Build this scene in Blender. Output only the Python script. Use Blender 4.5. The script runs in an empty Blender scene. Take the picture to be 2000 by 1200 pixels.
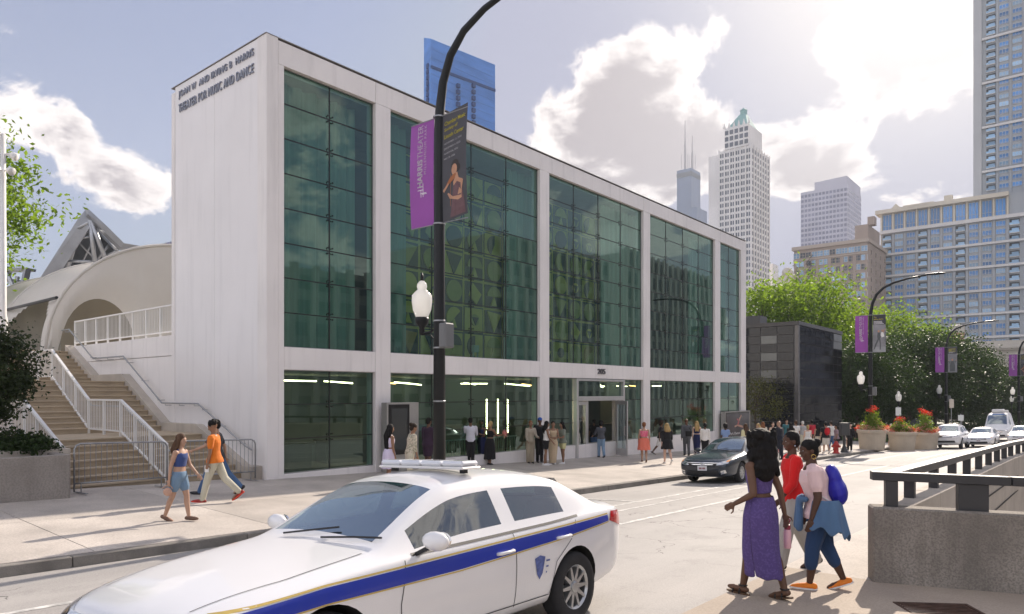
import bpy, bmesh, math, random
from math import sin, cos, pi, radians, atan2, sqrt, exp
from mathutils import Vector, Matrix
from mathutils.bvhtree import BVHTree

SC = bpy.context.scene
COL = SC.collection
# ------------------------------------------------------------------ camera
# World axes: +Y runs along the street, +X is to the right of it, the theater
# front stands on the plane x = -17.3.  Camera height above datum: 2.6 m.
H = 2.6
ANG = math.atan2(0.829, 1.0)
S1, C1 = sin(ANG), cos(ANG)
cam_d = bpy.data.cameras.new('camera'); cam = bpy.data.objects.new('camera', cam_d); COL.objects.link(cam)
cam.location = (0, 0, H); cam.rotation_euler = (pi/2, 0, ANG)
cam_d.sensor_width = 36; cam_d.lens = 36*1375/2000; cam_d.shift_y = 168/2000
cam_d.clip_start = 0.05; cam_d.clip_end = 6000
SC.camera = cam

# ------------------------------------------------------------------ light
SUN_EL, SUN_OFF = radians(31), radians(7.7)       # sun stands ahead, a little to the theater's side of the street
sun_dir = Vector((-sin(SUN_OFF)*cos(SUN_EL), cos(SUN_OFF)*cos(SUN_EL), sin(SUN_EL)))
sl = bpy.data.lights.new('sun', 'SUN'); sl.energy = 2.65; sl.angle = radians(0.6); sl.color = (1.0, 0.88, 0.75)
so = bpy.data.objects.new('sun', sl); COL.objects.link(so)
so.rotation_euler = sun_dir.to_track_quat('Z', 'Y').to_euler(); so.location = (0, 40, 60)
SC.view_settings.view_transform = 'Standard'; SC.view_settings.look = 'None'
SC.view_settings.exposure = 1.66; SC.view_settings.gamma = 1.0
SC.cycles.max_bounces = 8; SC.cycles.transparent_max_bounces = 24
SC.cycles.use_denoising = True
HAZE = 0.0003
SC.cycles.sample_clamp_indirect = 6.0
SC.cycles.caustics_reflective = False; SC.cycles.caustics_refractive = False

def u2a(u): return (u-1000)/1375.0
def w(X, Y, Z):                                   # camera-aligned metres -> world
    return Vector((X*C1 - Y*S1, X*S1 + Y*C1, Z + H))
def at(u, v, Y): return w(u2a(u)*Y, Y, (768-v)/1375.0*Y)
def k1(u): return S1*u2a(u) + C1                  # street-axis part of the ray through column u
def k2(u): return S1 - C1*u2a(u)                  # part across the street
def on_d(u, v, d): return at(u, v, d/k2(u))       # hit the plane x = -d
def on_s(u, v, s): return at(u, v, s/k1(u))       # hit the plane y = s
def on_z(u, v, z): return at(u, v, (z-H)*1375.0/(768-v))

# --- terrain: the street falls away from the camera by about three percent
DF, DC, DN = 17.3, 11.0, 3.0
def se(s):
    if s < 60: return max(s, -30)
    return 60 + 22*(1-exp(-(s-60)/22.0))
def gz(x, y):
    d, s = -x, se(y)
    zf = H-2.015-.0322*s; zc = H-2.178-.0298*s; zn = H-1.93-.03*s
    if d >= DC: return zc + (zf-zc)*min((d-DC)/(DF-DC), 1.0)
    if d >= DN: return (zn-.02) + (zc-.15-zn+.02)*(d-DN)/(DC-DN)
    return zn + .01*(DN-d)*.6
def on_g(u, v):                                   # pixel -> point on the ground
    lo, hi = 3.0, 400.0
    f = lambda Y: (lambda p: p.z-gz(p.x, p.y))(at(u, v, Y))
    for _ in range(60):
        m = (lo+hi)/2
        if f(m) > 0: lo = m
        else: hi = m
    return at(u, v, lo)
def gp(x, y, dz=0): return Vector((x, y, gz(x, y)+dz))
def g_uY(u, Y, dz=0):
    p = w(u2a(u)*Y, Y, 0); return gp(p.x, p.y, dz)

# ------------------------------------------------------------------ materials
MATS = {}
def nd(nt, t, **kw):
    n = nt.nodes.new(t)
    for k, v in kw.items():
        if k in n.inputs: n.inputs[k].default_value = v
        else: setattr(n, k, v)
    return n
def c4(c): return (c[0], c[1], c[2], 1.0)
def newmat(name):
    m = bpy.data.materials.new(name); m.use_nodes = True; nt = m.node_tree
    for n in list(nt.nodes): nt.nodes.remove(n)
    o = nt.nodes.new('ShaderNodeOutputMaterial')
    return m, nt, o
def mathn(nt, op, a, b=None, c=None, clamp=False):
    n = nt.nodes.new('ShaderNodeMath'); n.operation = op; n.use_clamp = clamp
    for i, v in enumerate((a, b, c)):
        if v is None: continue
        if isinstance(v, (int, float)): n.inputs[i].default_value = v
        else: nt.links.new(v, n.inputs[i])
    return n.outputs[0]
def mixc(nt, fac, a, b, typ='MIX'):
    n = nt.nodes.new('ShaderNodeMix'); n.data_type = 'RGBA'; n.blend_type = typ
    for i, v in ((0, fac), (6, a), (7, b)):
        if isinstance(v, (int, float)): n.inputs[i].default_value = v
        elif isinstance(v, (tuple, list)): n.inputs[i].default_value = c4(v)
        else: nt.links.new(v, n.inputs[i])
    return n.outputs[2]
def mapr(nt, v, a, b, c=0.0, d=1.0, smooth=False):
    n = nt.nodes.new('ShaderNodeMapRange'); n.clamp = True
    if smooth: n.interpolation_type = 'SMOOTHSTEP'
    nt.links.new(v, n.inputs[0])
    for i, x in enumerate((a, b, c, d)): n.inputs[i+1].default_value = x
    return n.outputs[0]
def noise(nt, vec, scale, detail=4, rough=.55, dist=0.0):
    n = nd(nt, 'ShaderNodeTexNoise', Scale=scale, Detail=detail, Roughness=rough, Distortion=dist)
    if vec is not None: nt.links.new(vec, n.inputs['Vector'])
    return n.outputs['Fac']
def scalev(nt, vec, s):
    n = nt.nodes.new('ShaderNodeMapping'); n.inputs['Scale'].default_value = s
    nt.links.new(vec, n.inputs['Vector']); return n.outputs[0]
def mat(name, col, rough=.6, var=.10, scale=2.0, bump=0.0, bscale=60, metal=0.0, spec=.4, streak=0.0, coat=0.0,
        speck=0.0, sscale=90, rand=0.0, sheen=0.0, aniso=None):
    if name in MATS: return MATS[name]
    m, nt, o = newmat(name)
    b = nd(nt, 'ShaderNodeBsdfPrincipled', Roughness=rough, Metallic=metal)
    b.inputs['Specular IOR Level'].default_value = spec
    b.inputs['Coat Weight'].default_value = coat; b.inputs['Coat Roughness'].default_value = .04
    if sheen: b.inputs['Sheen Weight'].default_value = sheen
    geo = nt.nodes.new('ShaderNodeNewGeometry'); P = geo.outputs['Position']
    c = c4(col)
    if aniso: P2 = scalev(nt, P, aniso)
    else: P2 = P
    out = None
    if var:
        f = mapr(nt, noise(nt, P2, scale, 5), .3, .7)
        out = mixc(nt, f, tuple(x*(1-var) for x in col), tuple(min(1, x*(1+var*.8)) for x in col))
    if streak:
        f = mapr(nt, noise(nt, scalev(nt, P, (1.6, 1.6, .12)), 2.2, 5, .6), .52, .72)
        f = mathn(nt, 'MULTIPLY', f, streak)
        out = mixc(nt, f, out if out else c[:3], tuple(x*.45 for x in col))
    if speck:
        f = mapr(nt, noise(nt, P, sscale, 2), .42, .62)
        f = mathn(nt, 'MULTIPLY', f, speck)
        out = mixc(nt, f, out if out else c[:3], tuple(x*.5 for x in col))
    if rand:
        oi = nt.nodes.new('ShaderNodeObjectInfo')
        f = mapr(nt, oi.outputs['Random'], 0, 1, 1-rand, 1+rand)
        hs = nt.nodes.new('ShaderNodeHueSaturation'); nt.links.new(f, hs.inputs['Value'])
        if out is not None: nt.links.new(out, hs.inputs['Color'])
        else: hs.inputs['Color'].default_value = c
        out = hs.outputs[0]
    if out is None: b.inputs['Base Color'].default_value = c
    else: nt.links.new(out, b.inputs['Base Color'])
    if bump:
        bn = nd(nt, 'ShaderNodeBump', Strength=bump, Distance=.01)
        nt.links.new(noise(nt, P2, bscale, 5, .6), bn.inputs['Height']); nt.links.new(bn.outputs[0], b.inputs['Normal'])
    nt.links.new(b.outputs[0], o.inputs[0])
    MATS[name] = m; return m
def glass(name, tint, refl, base=.12, rough=0.0, wave=0.0, wscale=.8, grime=0.0):
    """window glass: tinted see-through layer under a mirror layer that strengthens at grazing view"""
    if name in MATS: return MATS[name]
    m, nt, o = newmat(name)
    t = nd(nt, 'ShaderNodeBsdfTransparent', Color=c4(tint)); g = nd(nt, 'ShaderNodeBsdfGlossy', Color=c4(refl), Roughness=rough)
    lw = nd(nt, 'ShaderNodeLayerWeight', Blend=.35)
    f = mapr(nt, lw.outputs['Facing'], 0, 1, base, min(1, base+.5))
    if wave:
        geo = nt.nodes.new('ShaderNodeNewGeometry')
        bn = nd(nt, 'ShaderNodeBump', Strength=wave, Distance=.02)
        nt.links.new(noise(nt, geo.outputs['Position'], wscale, 2), bn.inputs['Height'])
        nt.links.new(bn.outputs[0], g.inputs['Normal'])
    mx = nt.nodes.new('ShaderNodeMixShader'); nt.links.new(f, mx.inputs[0])
    nt.links.new(t.outputs[0], mx.inputs[1]); nt.links.new(g.outputs[0], mx.inputs[2])
    nt.links.new(mx.outputs[0], o.inputs[0]); MATS[name] = m; return m
def emit(name, col, s):
    if name in MATS: return MATS[name]
    m, nt, o = newmat(name); e = nd(nt, 'ShaderNodeEmission', Color=c4(col), Strength=s)
    nt.links.new(e.outputs[0], o.inputs[0]); MATS[name] = m; return m

# ------------------------------------------------------------------ world: daylight sky with backlit cumulus
wd = bpy.data.worlds.new('World'); SC.world = wd; wd.use_nodes = True
wt = wd.node_tree
for n in list(wt.nodes): wt.nodes.remove(n)
wo = wt.nodes.new('ShaderNodeOutputWorld'); bg = wt.nodes.new('ShaderNodeBackground'); wt.links.new(bg.outputs[0], wo.inputs[0])
sky = wt.nodes.new('ShaderNodeTexSky'); sky.sky_type = 'NISHITA'; sky.sun_disc = False
sky.sun_elevation = SUN_EL; sky.sun_rotation = -SUN_OFF; sky.air_density = 1.0; sky.dust_density = 1.6; sky.ozone_density = 1.2; sky.altitude = 100
tc = wt.nodes.new('ShaderNodeTexCoord'); DIR = tc.outputs['Generated']
sx = wt.nodes.new('ShaderNodeSeparateXYZ'); wt.links.new(DIR, sx.inputs[0])
hgt = mathn(wt, 'ADD', mathn(wt, 'MAXIMUM', sx.outputs[2], 0.0), .22)
cx_ = wt.nodes.new('ShaderNodeCombineXYZ')
wt.links.new(mathn(wt, 'DIVIDE', sx.outputs[0], hgt), cx_.inputs[0]); wt.links.new(mathn(wt, 'DIVIDE', sx.outputs[1], hgt), cx_.inputs[1])
cx_.inputs[2].default_value = 3.7
CP = cx_.outputs[0]
n1 = noise(wt, CP, 2.1, 10, .62, .2)
n2 = noise(wt, DIR, 11.0, 9, .66, .5)
dens = mathn(wt, 'ADD', n1, mathn(wt, 'MULTIPLY', mathn(wt, 'SUBTRACT', n2, .5), .60))
# cloud banks: (pixel of the bank's centre, angular size, strength); elsewhere the noise alone makes clouds
BANKS = [(1230, 130, .045, .20), (1340, 90, .045, .20), (1430, 70, .035, .16), (1190, 190, .05, .18), (1060, 230, .05, .20), (1150, 270, .05, .20), (1260, 290, .05, .2), (1360, 300, .05, .16), (1420, 255, .03, .14),
         (1600, 110, .03, .14), (1680, 75, .05, .22), (1780, 40, .06, .26), (1860, 20, .07, .26), (1560, 300, .035, .18), (1640, 310, .04, .18), (1600, 350, .04, .16), (1500, 330, .04, .16), (1480, 175, .02, .14),
         (20, 170, .05, .26), (60, 220, .04, .2), (170, 350, .035, .16), (240, 320, .04, .2), (300, 360, .05, .24), (260, 400, .04, .14), (145, 250, .015, .12), (150, 190, .015, .11), (1830, 375, .04, .18), (1740, 395, .04, .18), (1130, 340, .06, .18), (1290, 370, .05, .16)]
HOLES = [(650, 60, .30, .22), (1000, 400, .55, .075), (1020, 20, .10, .10), (1540, 30, .05, .1), (1560, 200, .05, .12), (1630, 470, .06, .16), (1760, 220, .09, .10), (200, 80, .12, .10), (180, 480, .08, .12), (1850, 260, .06, .10)]
def bank(u, v, size, st):
    d = (at(u, v, 1.0)-Vector((0, 0, H))).normalized()
    dp = wt.nodes.new('ShaderNodeVectorMath'); dp.operation = 'DOT_PRODUCT'
    wt.links.new(DIR, dp.inputs[0]); dp.inputs[1].default_value = d
    e = mathn(wt, 'EXPONENT', mathn(wt, 'MULTIPLY', mathn(wt, 'SUBTRACT', dp.outputs['Value'], 1.0), 1.0/(size*size)))
    return mathn(wt, 'MULTIPLY', e, st)
dens = mathn(wt, 'ADD', dens, .055)
for q in BANKS: dens = mathn(wt, 'ADD', dens, bank(*q))
for q in HOLES: dens = mathn(wt, 'SUBTRACT', dens, bank(*q))
cov = mapr(wt, dens, .545, .64, 0, 1, True)
core = mapr(wt, mathn(wt, 'ADD', dens, mathn(wt, 'MULTIPLY', mathn(wt, 'SUBTRACT', noise(wt, CP, 7.0, 8, .62, .5), .5), .60)), .64, .86, 0, 1, True)
sdn = wt.nodes.new('ShaderNodeVectorMath'); sdn.operation = 'DOT_PRODUCT'; wt.links.new(DIR, sdn.inputs[0]); sdn.inputs[1].default_value = sun_dir
glow = mathn(wt, 'POWER', mathn(wt, 'MAXIMUM', sdn.outputs['Value'], 0.0), 26.0)
lit = mapr(wt, sdn.outputs['Value'], .35, -.25, 0, 1, True)                # clouds turned towards the sun are white all over
ccol = mixc(wt, core, (5.6, 5.15, 4.9), (2.05, 1.78, 1.85))
ccol = mixc(wt, lit, ccol, (10.8, 10.2, 9.8))
ccol = mixc(wt, mathn(wt, 'MULTIPLY', glow, .8), ccol, (7.2, 6.8, 6.5))
skm = wt.nodes.new('ShaderNodeVectorMath'); skm.operation = 'MINIMUM'; wt.links.new(sky.outputs[0], skm.inputs[0]); skm.inputs[1].default_value = (4.6, 4.6, 5.2)
skc = mixc(wt, .72, skm.outputs[0], (.82, .93, 1.65))        # thin high veil in front of the blue
skc = mixc(wt, mathn(wt, 'MULTIPLY', mathn(wt, 'POWER', glow, 1.3), .95), skc, (6.4, 5.9, 5.4))
out = mixc(wt, cov, skc, ccol)
wd.cycles.sampling_method = 'MANUAL'; wd.cycles.sample_map_resolution = 512
wt.links.new(out, bg.inputs[0]); bg.inputs[1].default_value = 0.075

# ------------------------------------------------------------------ mesh building
class MB:
    def __init__(s): s.v = []; s.f = []; s.m = []; s.cur = 0
    def add(s, vs, fs):
        b = len(s.v); s.v += [tuple(p) for p in vs]; s.f += [tuple(b+i for i in f) for f in fs]; s.m += [s.cur]*len(fs); return s
    def box(s, x0, x1, y0, y1, z0, z1, T=None, bv=0):
        vs = [Vector((x, y, z)) for z in (z0, z1) for y in (y0, y1) for x in (x0, x1)]
        if T is not None: vs = [T @ q for q in vs]
        return s.add(vs, [(0, 2, 3, 1), (4, 5, 7, 6), (0, 1, 5, 4), (2, 6, 7, 3), (0, 4, 6, 2), (1, 3, 7, 5)])
    def hexa(s, b4, t4):                             # bottom ring, top ring (ccw)
        return s.add(list(b4)+list(t4), [(3, 2, 1, 0), (4, 5, 6, 7), (0, 1, 5, 4), (1, 2, 6, 5), (2, 3, 7, 6), (3, 0, 4, 7)])
    def bar(s, a, b, wd, ht=None, up=(0, 0, 1)):     # rectangular bar between two points
        a, b = Vector(a), Vector(b); ht = ht or wd; d = (b-a).normalized(); up = Vector(up)
        r = d.cross(up)
        if r.length < 1e-4: r = d.cross(Vector((0, 1, 0)))
        r.normalize(); t = r.cross(d)
        r = r*wd/2; t = t*ht/2
        q = lambda p: [p-r-t, p+r-t, p+r+t, p-r+t]
        A, B = q(a), q(b)
        return s.add(A+B, [(0, 1, 2, 3), (7, 6, 5, 4), (0, 4, 5, 1), (1, 5, 6, 2), (2, 6, 7, 3), (3, 7, 4, 0)])
    def tube(s, pts, r, n=8, cap=True):
        pts = [Vector(p) for p in pts]
        rs = r if isinstance(r, (list, tuple)) else [r]*len(pts)
        b = len(s.v); prev = None
        for i, p in enumerate(pts):
            d = (pts[min(i+1, len(pts)-1)]-pts[max(i-1, 0)])
            d = d.normalized() if d.length > 1e-9 else Vector((0, 0, 1))
            if prev is None:
                x = d.cross(Vector((0, 0, 1)))
                if x.length < 1e-3: x = d.cross(Vector((1, 0, 0)))
            else: x = prev - d*prev.dot(d)
            x.normalize(); prev = x; y = d.cross(x)
            for k in range(n):
                t = 2*pi*k/n; s.v.append(tuple(p+(x*cos(t)+y*sin(t))*rs[i]))
        fs = []
        for i in range(len(pts)-1):
            for k in range(n):
                k2_ = (k+1) % n; fs.append((b+i*n+k, b+i*n+k2_, b+(i+1)*n+k2_, b+(i+1)*n+k))
        if cap: fs.append(tuple(b+k for k in reversed(range(n)))); fs.append(tuple(b+(len(pts)-1)*n+k for k in range(n)))
        s.f += fs; s.m += [s.cur]*len(fs); return s
    def lathe(s, c, prof, n=16, sx=1, sy=1, cap=True):         # prof: (r, z)
        c = Vector(c); b = len(s.v)
        for r, z in prof:
            for k in range(n):
                t = 2*pi*k/n; s.v.append((c.x+r*cos(t)*sx, c.y+r*sin(t)*sy, c.z+z))
        fs = []
        for i in range(len(prof)-1):
            for k in range(n):
                k2_ = (k+1) % n; fs.append((b+i*n+k, b+i*n+k2_, b+(i+1)*n+k2_, b+(i+1)*n+k))
        if cap: fs.append(tuple(b+k for k in reversed(range(n)))); fs.append(tuple(b+(len(prof)-1)*n+k for k in range(n)))
        s.f += fs; s.m += [s.cur]*len(fs); return s
    def grid(s, rows):                               # rows of points -> quads
        b = len(s.v); n = len(rows[0])
        for r in rows: s.v += [tuple(p) for p in r]
        fs = [(b+i*n+j, b+i*n+j+1, b+(i+1)*n+j+1, b+(i+1)*n+j) for i in range(len(rows)-1) for j in range(n-1)]
        s.f += fs; s.m += [s.cur]*len(fs); return s
    def poly(s, pts): return s.add(pts, [tuple(range(len(pts)))])
    def prism(s, pts, off):                          # polygon extruded by a vector
        off = Vector(off); n = len(pts); P = [Vector(p) for p in pts]
        return s.add(P+[p+off for p in P], [tuple(reversed(range(n))), tuple(range(n, 2*n))]+[(i, (i+1) % n, n+(i+1) % n, n+i) for i in range(n)])
    def ball(s, c, r, n=10, sc=(1, 1, 1)):
        c = Vector(c); m_ = max(4, n//2)
        prof = [(max(1e-4, r*sin(pi*i/m_)), -r*cos(pi*i/m_)) for i in range(m_+1)]
        b = len(s.v); s.lathe((0, 0, 0), prof, n)
        for i in range(b, len(s.v)):
            p = s.v[i]; s.v[i] = (c.x+p[0]*sc[0], c.y+p[1]*sc[1], c.z+p[2]*sc[2])
        return s
    def mesh(s, name, mats, smooth=False, bevel=0):
        me = bpy.data.meshes.new(name); me.from_pydata(s.v, [], s.f)
        for m_ in (mats if isinstance(mats, (list, tuple)) else [mats]): me.materials.append(m_)
        if any(s.m): me.polygons.foreach_set('material_index', s.m)
        if smooth: me.polygons.foreach_set('use_smooth', [True]*len(s.f))
        me.validate(); me.update()
        bm = bmesh.new(); bm.from_mesh(me)
        bmesh.ops.recalc_face_normals(bm, faces=bm.faces)
        if bevel: bmesh.ops.bevel(bm, geom=[e for e in bm.edges if len(e.link_faces) == 2 and e.calc_face_angle(0) > .5], offset=bevel, segments=1, affect='EDGES', clamp_overlap=True)
        bm.to_mesh(me); bm.free()
        return me
    def build(s, name, mats, parent=None, smooth=False, bevel=0, kind=None, label=None):
        return obj(name, s.mesh(name, mats, smooth, bevel), parent, kind, label)
def obj(name, me, parent=None, kind=None, label=None):
    o = bpy.data.objects.new(name, me); COL.objects.link(o)
    if parent is not None:
        o.parent = parent; o.matrix_parent_inverse = parent.matrix_basis.inverted()
    if kind: o['kind'] = kind
    if label: o['label'] = label
    return o
def tag(o, label, cat, group=None):
    o['label'] = label; o['category'] = cat
    if group: o['group'] = group
    return o
def thing(name, label, cat, loc=(0, 0, 0), rz=0, group=None):
    o = bpy.data.objects.new(name, None); COL.objects.link(o); o.empty_display_size = .3
    o.location = loc; o.rotation_euler = (0, 0, rz)
    return tag(o, label, cat, group)
def local(name, mb, mats, parent, **k):              # mesh already in the parent's own coordinates
    o = mb.build(name, mats, None, **k); o.parent = parent; return o
def inst(name, me, parent, loc, rz=0, sc=None):      # shares mesh data, world placement
    o = bpy.data.objects.new(name, me); COL.objects.link(o)
    o.location = loc; o.rotation_euler = (0, 0, rz)
    if sc is not None: o.scale = sc
    if parent is not None: o.parent = parent; o.matrix_parent_inverse = parent.matrix_basis.inverted()
    return o
def copy_tree(o, parent=None):
    c = o.copy(); COL.objects.link(c); c.parent = parent
    if parent is not None: c.matrix_parent_inverse = o.matrix_parent_inverse.copy()
    for ch in list(o.children): copy_tree(ch, c)
    return c
def text_mesh(txt, width, height, depth, name='lettering', m=None, align='CENTER', bold=0.0, spacing=1.0):
    """lettering laid in its own XZ plane, facing -Y, fitted into width x height, origin at its lower left"""
    cu = bpy.data.curves.new('t', 'FONT'); cu.body = txt; cu.extrude = 0.05; cu.offset = bold; cu.space_character = spacing
    o = bpy.data.objects.new('t', cu); COL.objects.link(o)
    me = ev_mesh(o)
    bpy.data.objects.remove(o); bpy.data.curves.remove(cu)
    xs = [v.co.x for v in me.vertices]; ys = [v.co.y for v in me.vertices]
    x0, x1, y0, y1 = min(xs), max(xs), min(ys), max(ys)
    for v in me.vertices:
        x = (v.co.x-x0)/(x1-x0)*width; z = (v.co.y-y0)/max(1e-6, y1-y0)*height; y = -(v.co.z+.05)/.1*depth
        v.co = (x, y, z)
    me.materials.clear()
    if m: me.materials.append(m)
    me.name = name; return me
def ev_mesh(o, name=None):                            # evaluated copy of an object's mesh
    cols_ = [o]+[m.object for m in o.modifiers if m.type == 'BOOLEAN']
    for q in cols_:
        COL.objects.unlink(q); TMP.collection.objects.link(q)
    with bpy.context.temp_override(scene=TMP, view_layer=TMP.view_layers[0]):
        dg = bpy.context.evaluated_depsgraph_get(); dg.update()
        me = bpy.data.meshes.new_from_object(o.evaluated_get(dg))
    for q in cols_: TMP.collection.objects.unlink(q); COL.objects.link(q)
    return me
def letters(me, name, parent, loc, rz=0):            # every loose letter of a lettering mesh becomes its own part
    bm = bmesh.new(); bm.from_mesh(me); bm.verts.ensure_lookup_table(); seen = set()
    for v0 in bm.verts:
        if v0.index in seen: continue
        st = [v0]; isl = []; seen.add(v0.index)
        while st:
            v = st.pop(); isl.append(v)
            for e in v.link_edges:
                q = e.other_vert(v)
                if q.index not in seen: seen.add(q.index); st.append(q)
        ix = {v.index: i for i, v in enumerate(isl)}
        fs = {f for v in isl for f in v.link_faces}
        m2 = bpy.data.meshes.new(name); m2.from_pydata([tuple(v.co) for v in isl], [], [tuple(ix[v.index] for v in f.verts) for f in fs])
        if me.materials: m2.materials.append(me.materials[0])
        inst(name, m2, parent, loc, rz)
    bm.free()
TMP = bpy.data.scenes.new('workbench')                 # empty helper scene for evaluating modifiers, removed at the end
R = random.Random(7)
# ================================================================== ground, road, pavements
def m_road():
    m, nt, o = newmat('asphalt')
    b = nd(nt, 'ShaderNodeBsdfPrincipled', Roughness=.78); b.inputs['Specular IOR Level'].default_value = .35
    P = nt.nodes.new('ShaderNodeNewGeometry').outputs['Position']
    big = mapr(nt, noise(nt, P, .35, 5), .3, .7); fine = noise(nt, P, 55, 3, .7)
    lane = mapr(nt, noise(nt, scalev(nt, P, (1, .08, 1)), .9, 4), .35, .68)
    c = mixc(nt, big, (.30, .285, .275), (.41, .39, .37))
    c = mixc(nt, mathn(nt, 'MULTIPLY', lane, .62), c, (.21, .20, .195))
    c = mixc(nt, mathn(nt, 'MULTIPLY', mapr(nt, noise(nt, P, 1.3, 6, .7, .6), .56, .70), .5), c, (.17, .16, .155))
    c = mixc(nt, mapr(nt, fine, .35, .7), c, mixc(nt, .5, c, (.52, .50, .47)))
    vo = nd(nt, 'ShaderNodeTexVoronoi', Scale=.55); vo.feature = 'DISTANCE_TO_EDGE'
    dv = nt.nodes.new('ShaderNodeVectorMath'); dv.operation = 'ADD'
    nz = nd(nt, 'ShaderNodeTexNoise', Scale=1.6, Detail=4); nt.links.new(P, nz.inputs['Vector'])
    nt.links.new(P, dv.inputs[0]); nt.links.new(nz.outputs['Color'], dv.inputs[1]); nt.links.new(dv.outputs[0], vo.inputs['Vector'])
    ck = mathn(nt, 'MULTIPLY', mathn(nt, 'LESS_THAN', vo.outputs['Distance'], .0045), mathn(nt, 'GREATER_THAN', noise(nt, P, .22, 2), .53))
    c = mixc(nt, mathn(nt, 'MULTIPLY', ck, .75), c, (.08, .075, .07))
    nt.links.new(c, b.inputs['Base Color'])
    bn = nd(nt, 'ShaderNodeBump', Strength=.35, Distance=.008)
    nt.links.new(mathn(nt, 'SUBTRACT', fine, ck), bn.inputs['Height']); nt.links.new(bn.outputs[0], b.inputs['Normal'])
    nt.links.new(b.outputs[0], o.inputs[0]); return m
M_ROAD = m_road()
M_WALK = mat('pavement_concrete', (.50, .455, .41), .85, .2, .9, .3, 70, speck=.34, sscale=34, rand=.07, streak=.0)
M_CURB = mat('curb_stone', (.22, .205, .185), .85, .3, 2.2, .5, 40, streak=.3, speck=.3, rand=.12)
M_PAINT = mat('road_paint', (.64, .63, .60), .7, .3, 3.0, .2, 60, speck=.7, sscale=9)
M_CONC = mat('cast_concrete', (.33, .30, .27), .85, .2, 1.2, .4, 45, streak=.5, speck=.35, sscale=28)
M_CONCW = mat('warm_concrete', (.50, .45, .39), .85, .14, 1.0, .25, 45, streak=.25, speck=.15)
M_EARTH = mat('earth', (.13, .11, .085), .9, .3, 3.0)
M_CITY = mat('city_ground', (.40, .38, .355), .9, .2, .05)

def sheet(name, ds, ss, dz, m, zf=None, kind='structure'):
    b = MB(); zf = zf or gz
    b.grid([[Vector((-d, s, zf(-d, s)+dz)) for d in ds] for s in ss]); return b.build(name, m, kind=kind, smooth=True)
far = [-60, -30, 0, 20, 40, 60, 66, 72, 80, 90, 105, 130, 180]
g = MB(); g.grid([[(x, y, -8.0) for x in (-1600, -400, -20, 400, 800)] for y in (-400, -200, 190, 800, 1700)])
g.build('ground', M_CITY, kind='structure')
def zc_(x, y): s = se(y); return H-2.178-.0298*s-.15
def zroad(x, y):
    d = -x; s = se(y); zn = H-1.93-.03*s-.02; zc = H-2.178-.0298*s-.15
    return zn+(zc-zn)*(d-DN)/(DC-DN)
sheet('road', [2.9, 5, 7, 9, 11.4], far+[260], 0, M_ROAD, zroad)
# pavement on the theater side: slabs butted with open joints
sw = MB(); sw.grid([[Vector((-d, s, gz(-d, s)-.03)) for d in (11.2, 17.3, 21, 60)] for s in far+[260]])
sw = sw.build('pavement', mat('joint_sand', (.17, .15, .13), .9), kind='structure')
def slab_row(parent, ds, s0, s1, step, m, zf=gz):
    s = s0
    while s < s1-.1:
        e = min(s+step, s1)
        for a, b_ in zip(ds[:-1], ds[1:]):
            j = .007; A, B = a+j, b_-j; q = lambda d, t, dz: Vector((-d, t, zf(-d, t)+dz))
            mb = MB(); mb.hexa([q(B, s+j, -.12), q(A, s+j, -.12), q(A, e-j, -.12), q(B, e-j, -.12)], [q(B, s+j, 0), q(A, s+j, 0), q(A, e-j, 0), q(B, e-j, 0)])
            mb.build('slab', m, parent, bevel=.004)
        s = e
slab_row(sw, (11.16, 14.2, 17.33), -8, 64, 3.0, M_WALK)
slab_row(sw, (17.33, 20.5), 44.6, 64, 3.0, M_WALK)
slab_row(sw, (17.33, 18.1), -8, 10.4, 3.0, M_WALK)
cb = MB(); cb.box(-11.15, -11.02, -60, 60, -6, -5.5); cb = cb.build('curb', M_CURB, kind='structure')
s = -8.0
while s < 66:
    e = s+R.uniform(2.6, 3.4); q = lambda d, t, dz: Vector((-d, t, gz(-DC-.001, t)+dz)); j = .006; dz = R.uniform(-.006, .006)
    mb = MB(); mb.hexa([q(11.15, s+j, -.35), q(10.97, s+j, -.35), q(10.97, e-j, -.35), q(11.15, e-j, -.35)],
                       [q(11.15, s+j, dz), q(11.0, s+j, dz), q(11.0, e-j, dz), q(11.15, e-j, dz)])
    mb.build('curb_stone', M_CURB, cb, bevel=.012); s = e
# near pavement beside the ramp
nb = MB(); zn_ = lambda x, y: gz(x, y) if -x < 2.95 else H-1.93-.03*se(y)
nb.grid([[Vector((-d, s, (H-1.93-.03*se(s))+.006+(.0 if d > 2 else .01))) for d in (-25, -6, 0, 2.0, 2.75, 3.05)] for s in (-30, -8, 0, 4, 8.9)])
nb.add([Vector((x, y, (H-1.93-.03*se(y))+.006)) for x, y in ((-3.05, 8.9), (25, 8.9), (25, 20.3), (-1.99, 9.05), (-3.05, 9.05))], [(0, 1, 2, 3, 4)])
near = nb.build('near_pavement', mat('near_concrete', (.40, .335, .27), .85, .16, .8, .3, 50, speck=.25, sscale=45), kind='structure')
nb = MB(); nb.grid([[Vector((-d, s, (H-1.93-.03*se(s))+.004)) for d in (1.9, 2.45, 3.05)] for s in (9.05, 20, 40, 60, 80)])
nb.build('near_pavement_strip', M_WALK, kind='structure')
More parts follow.
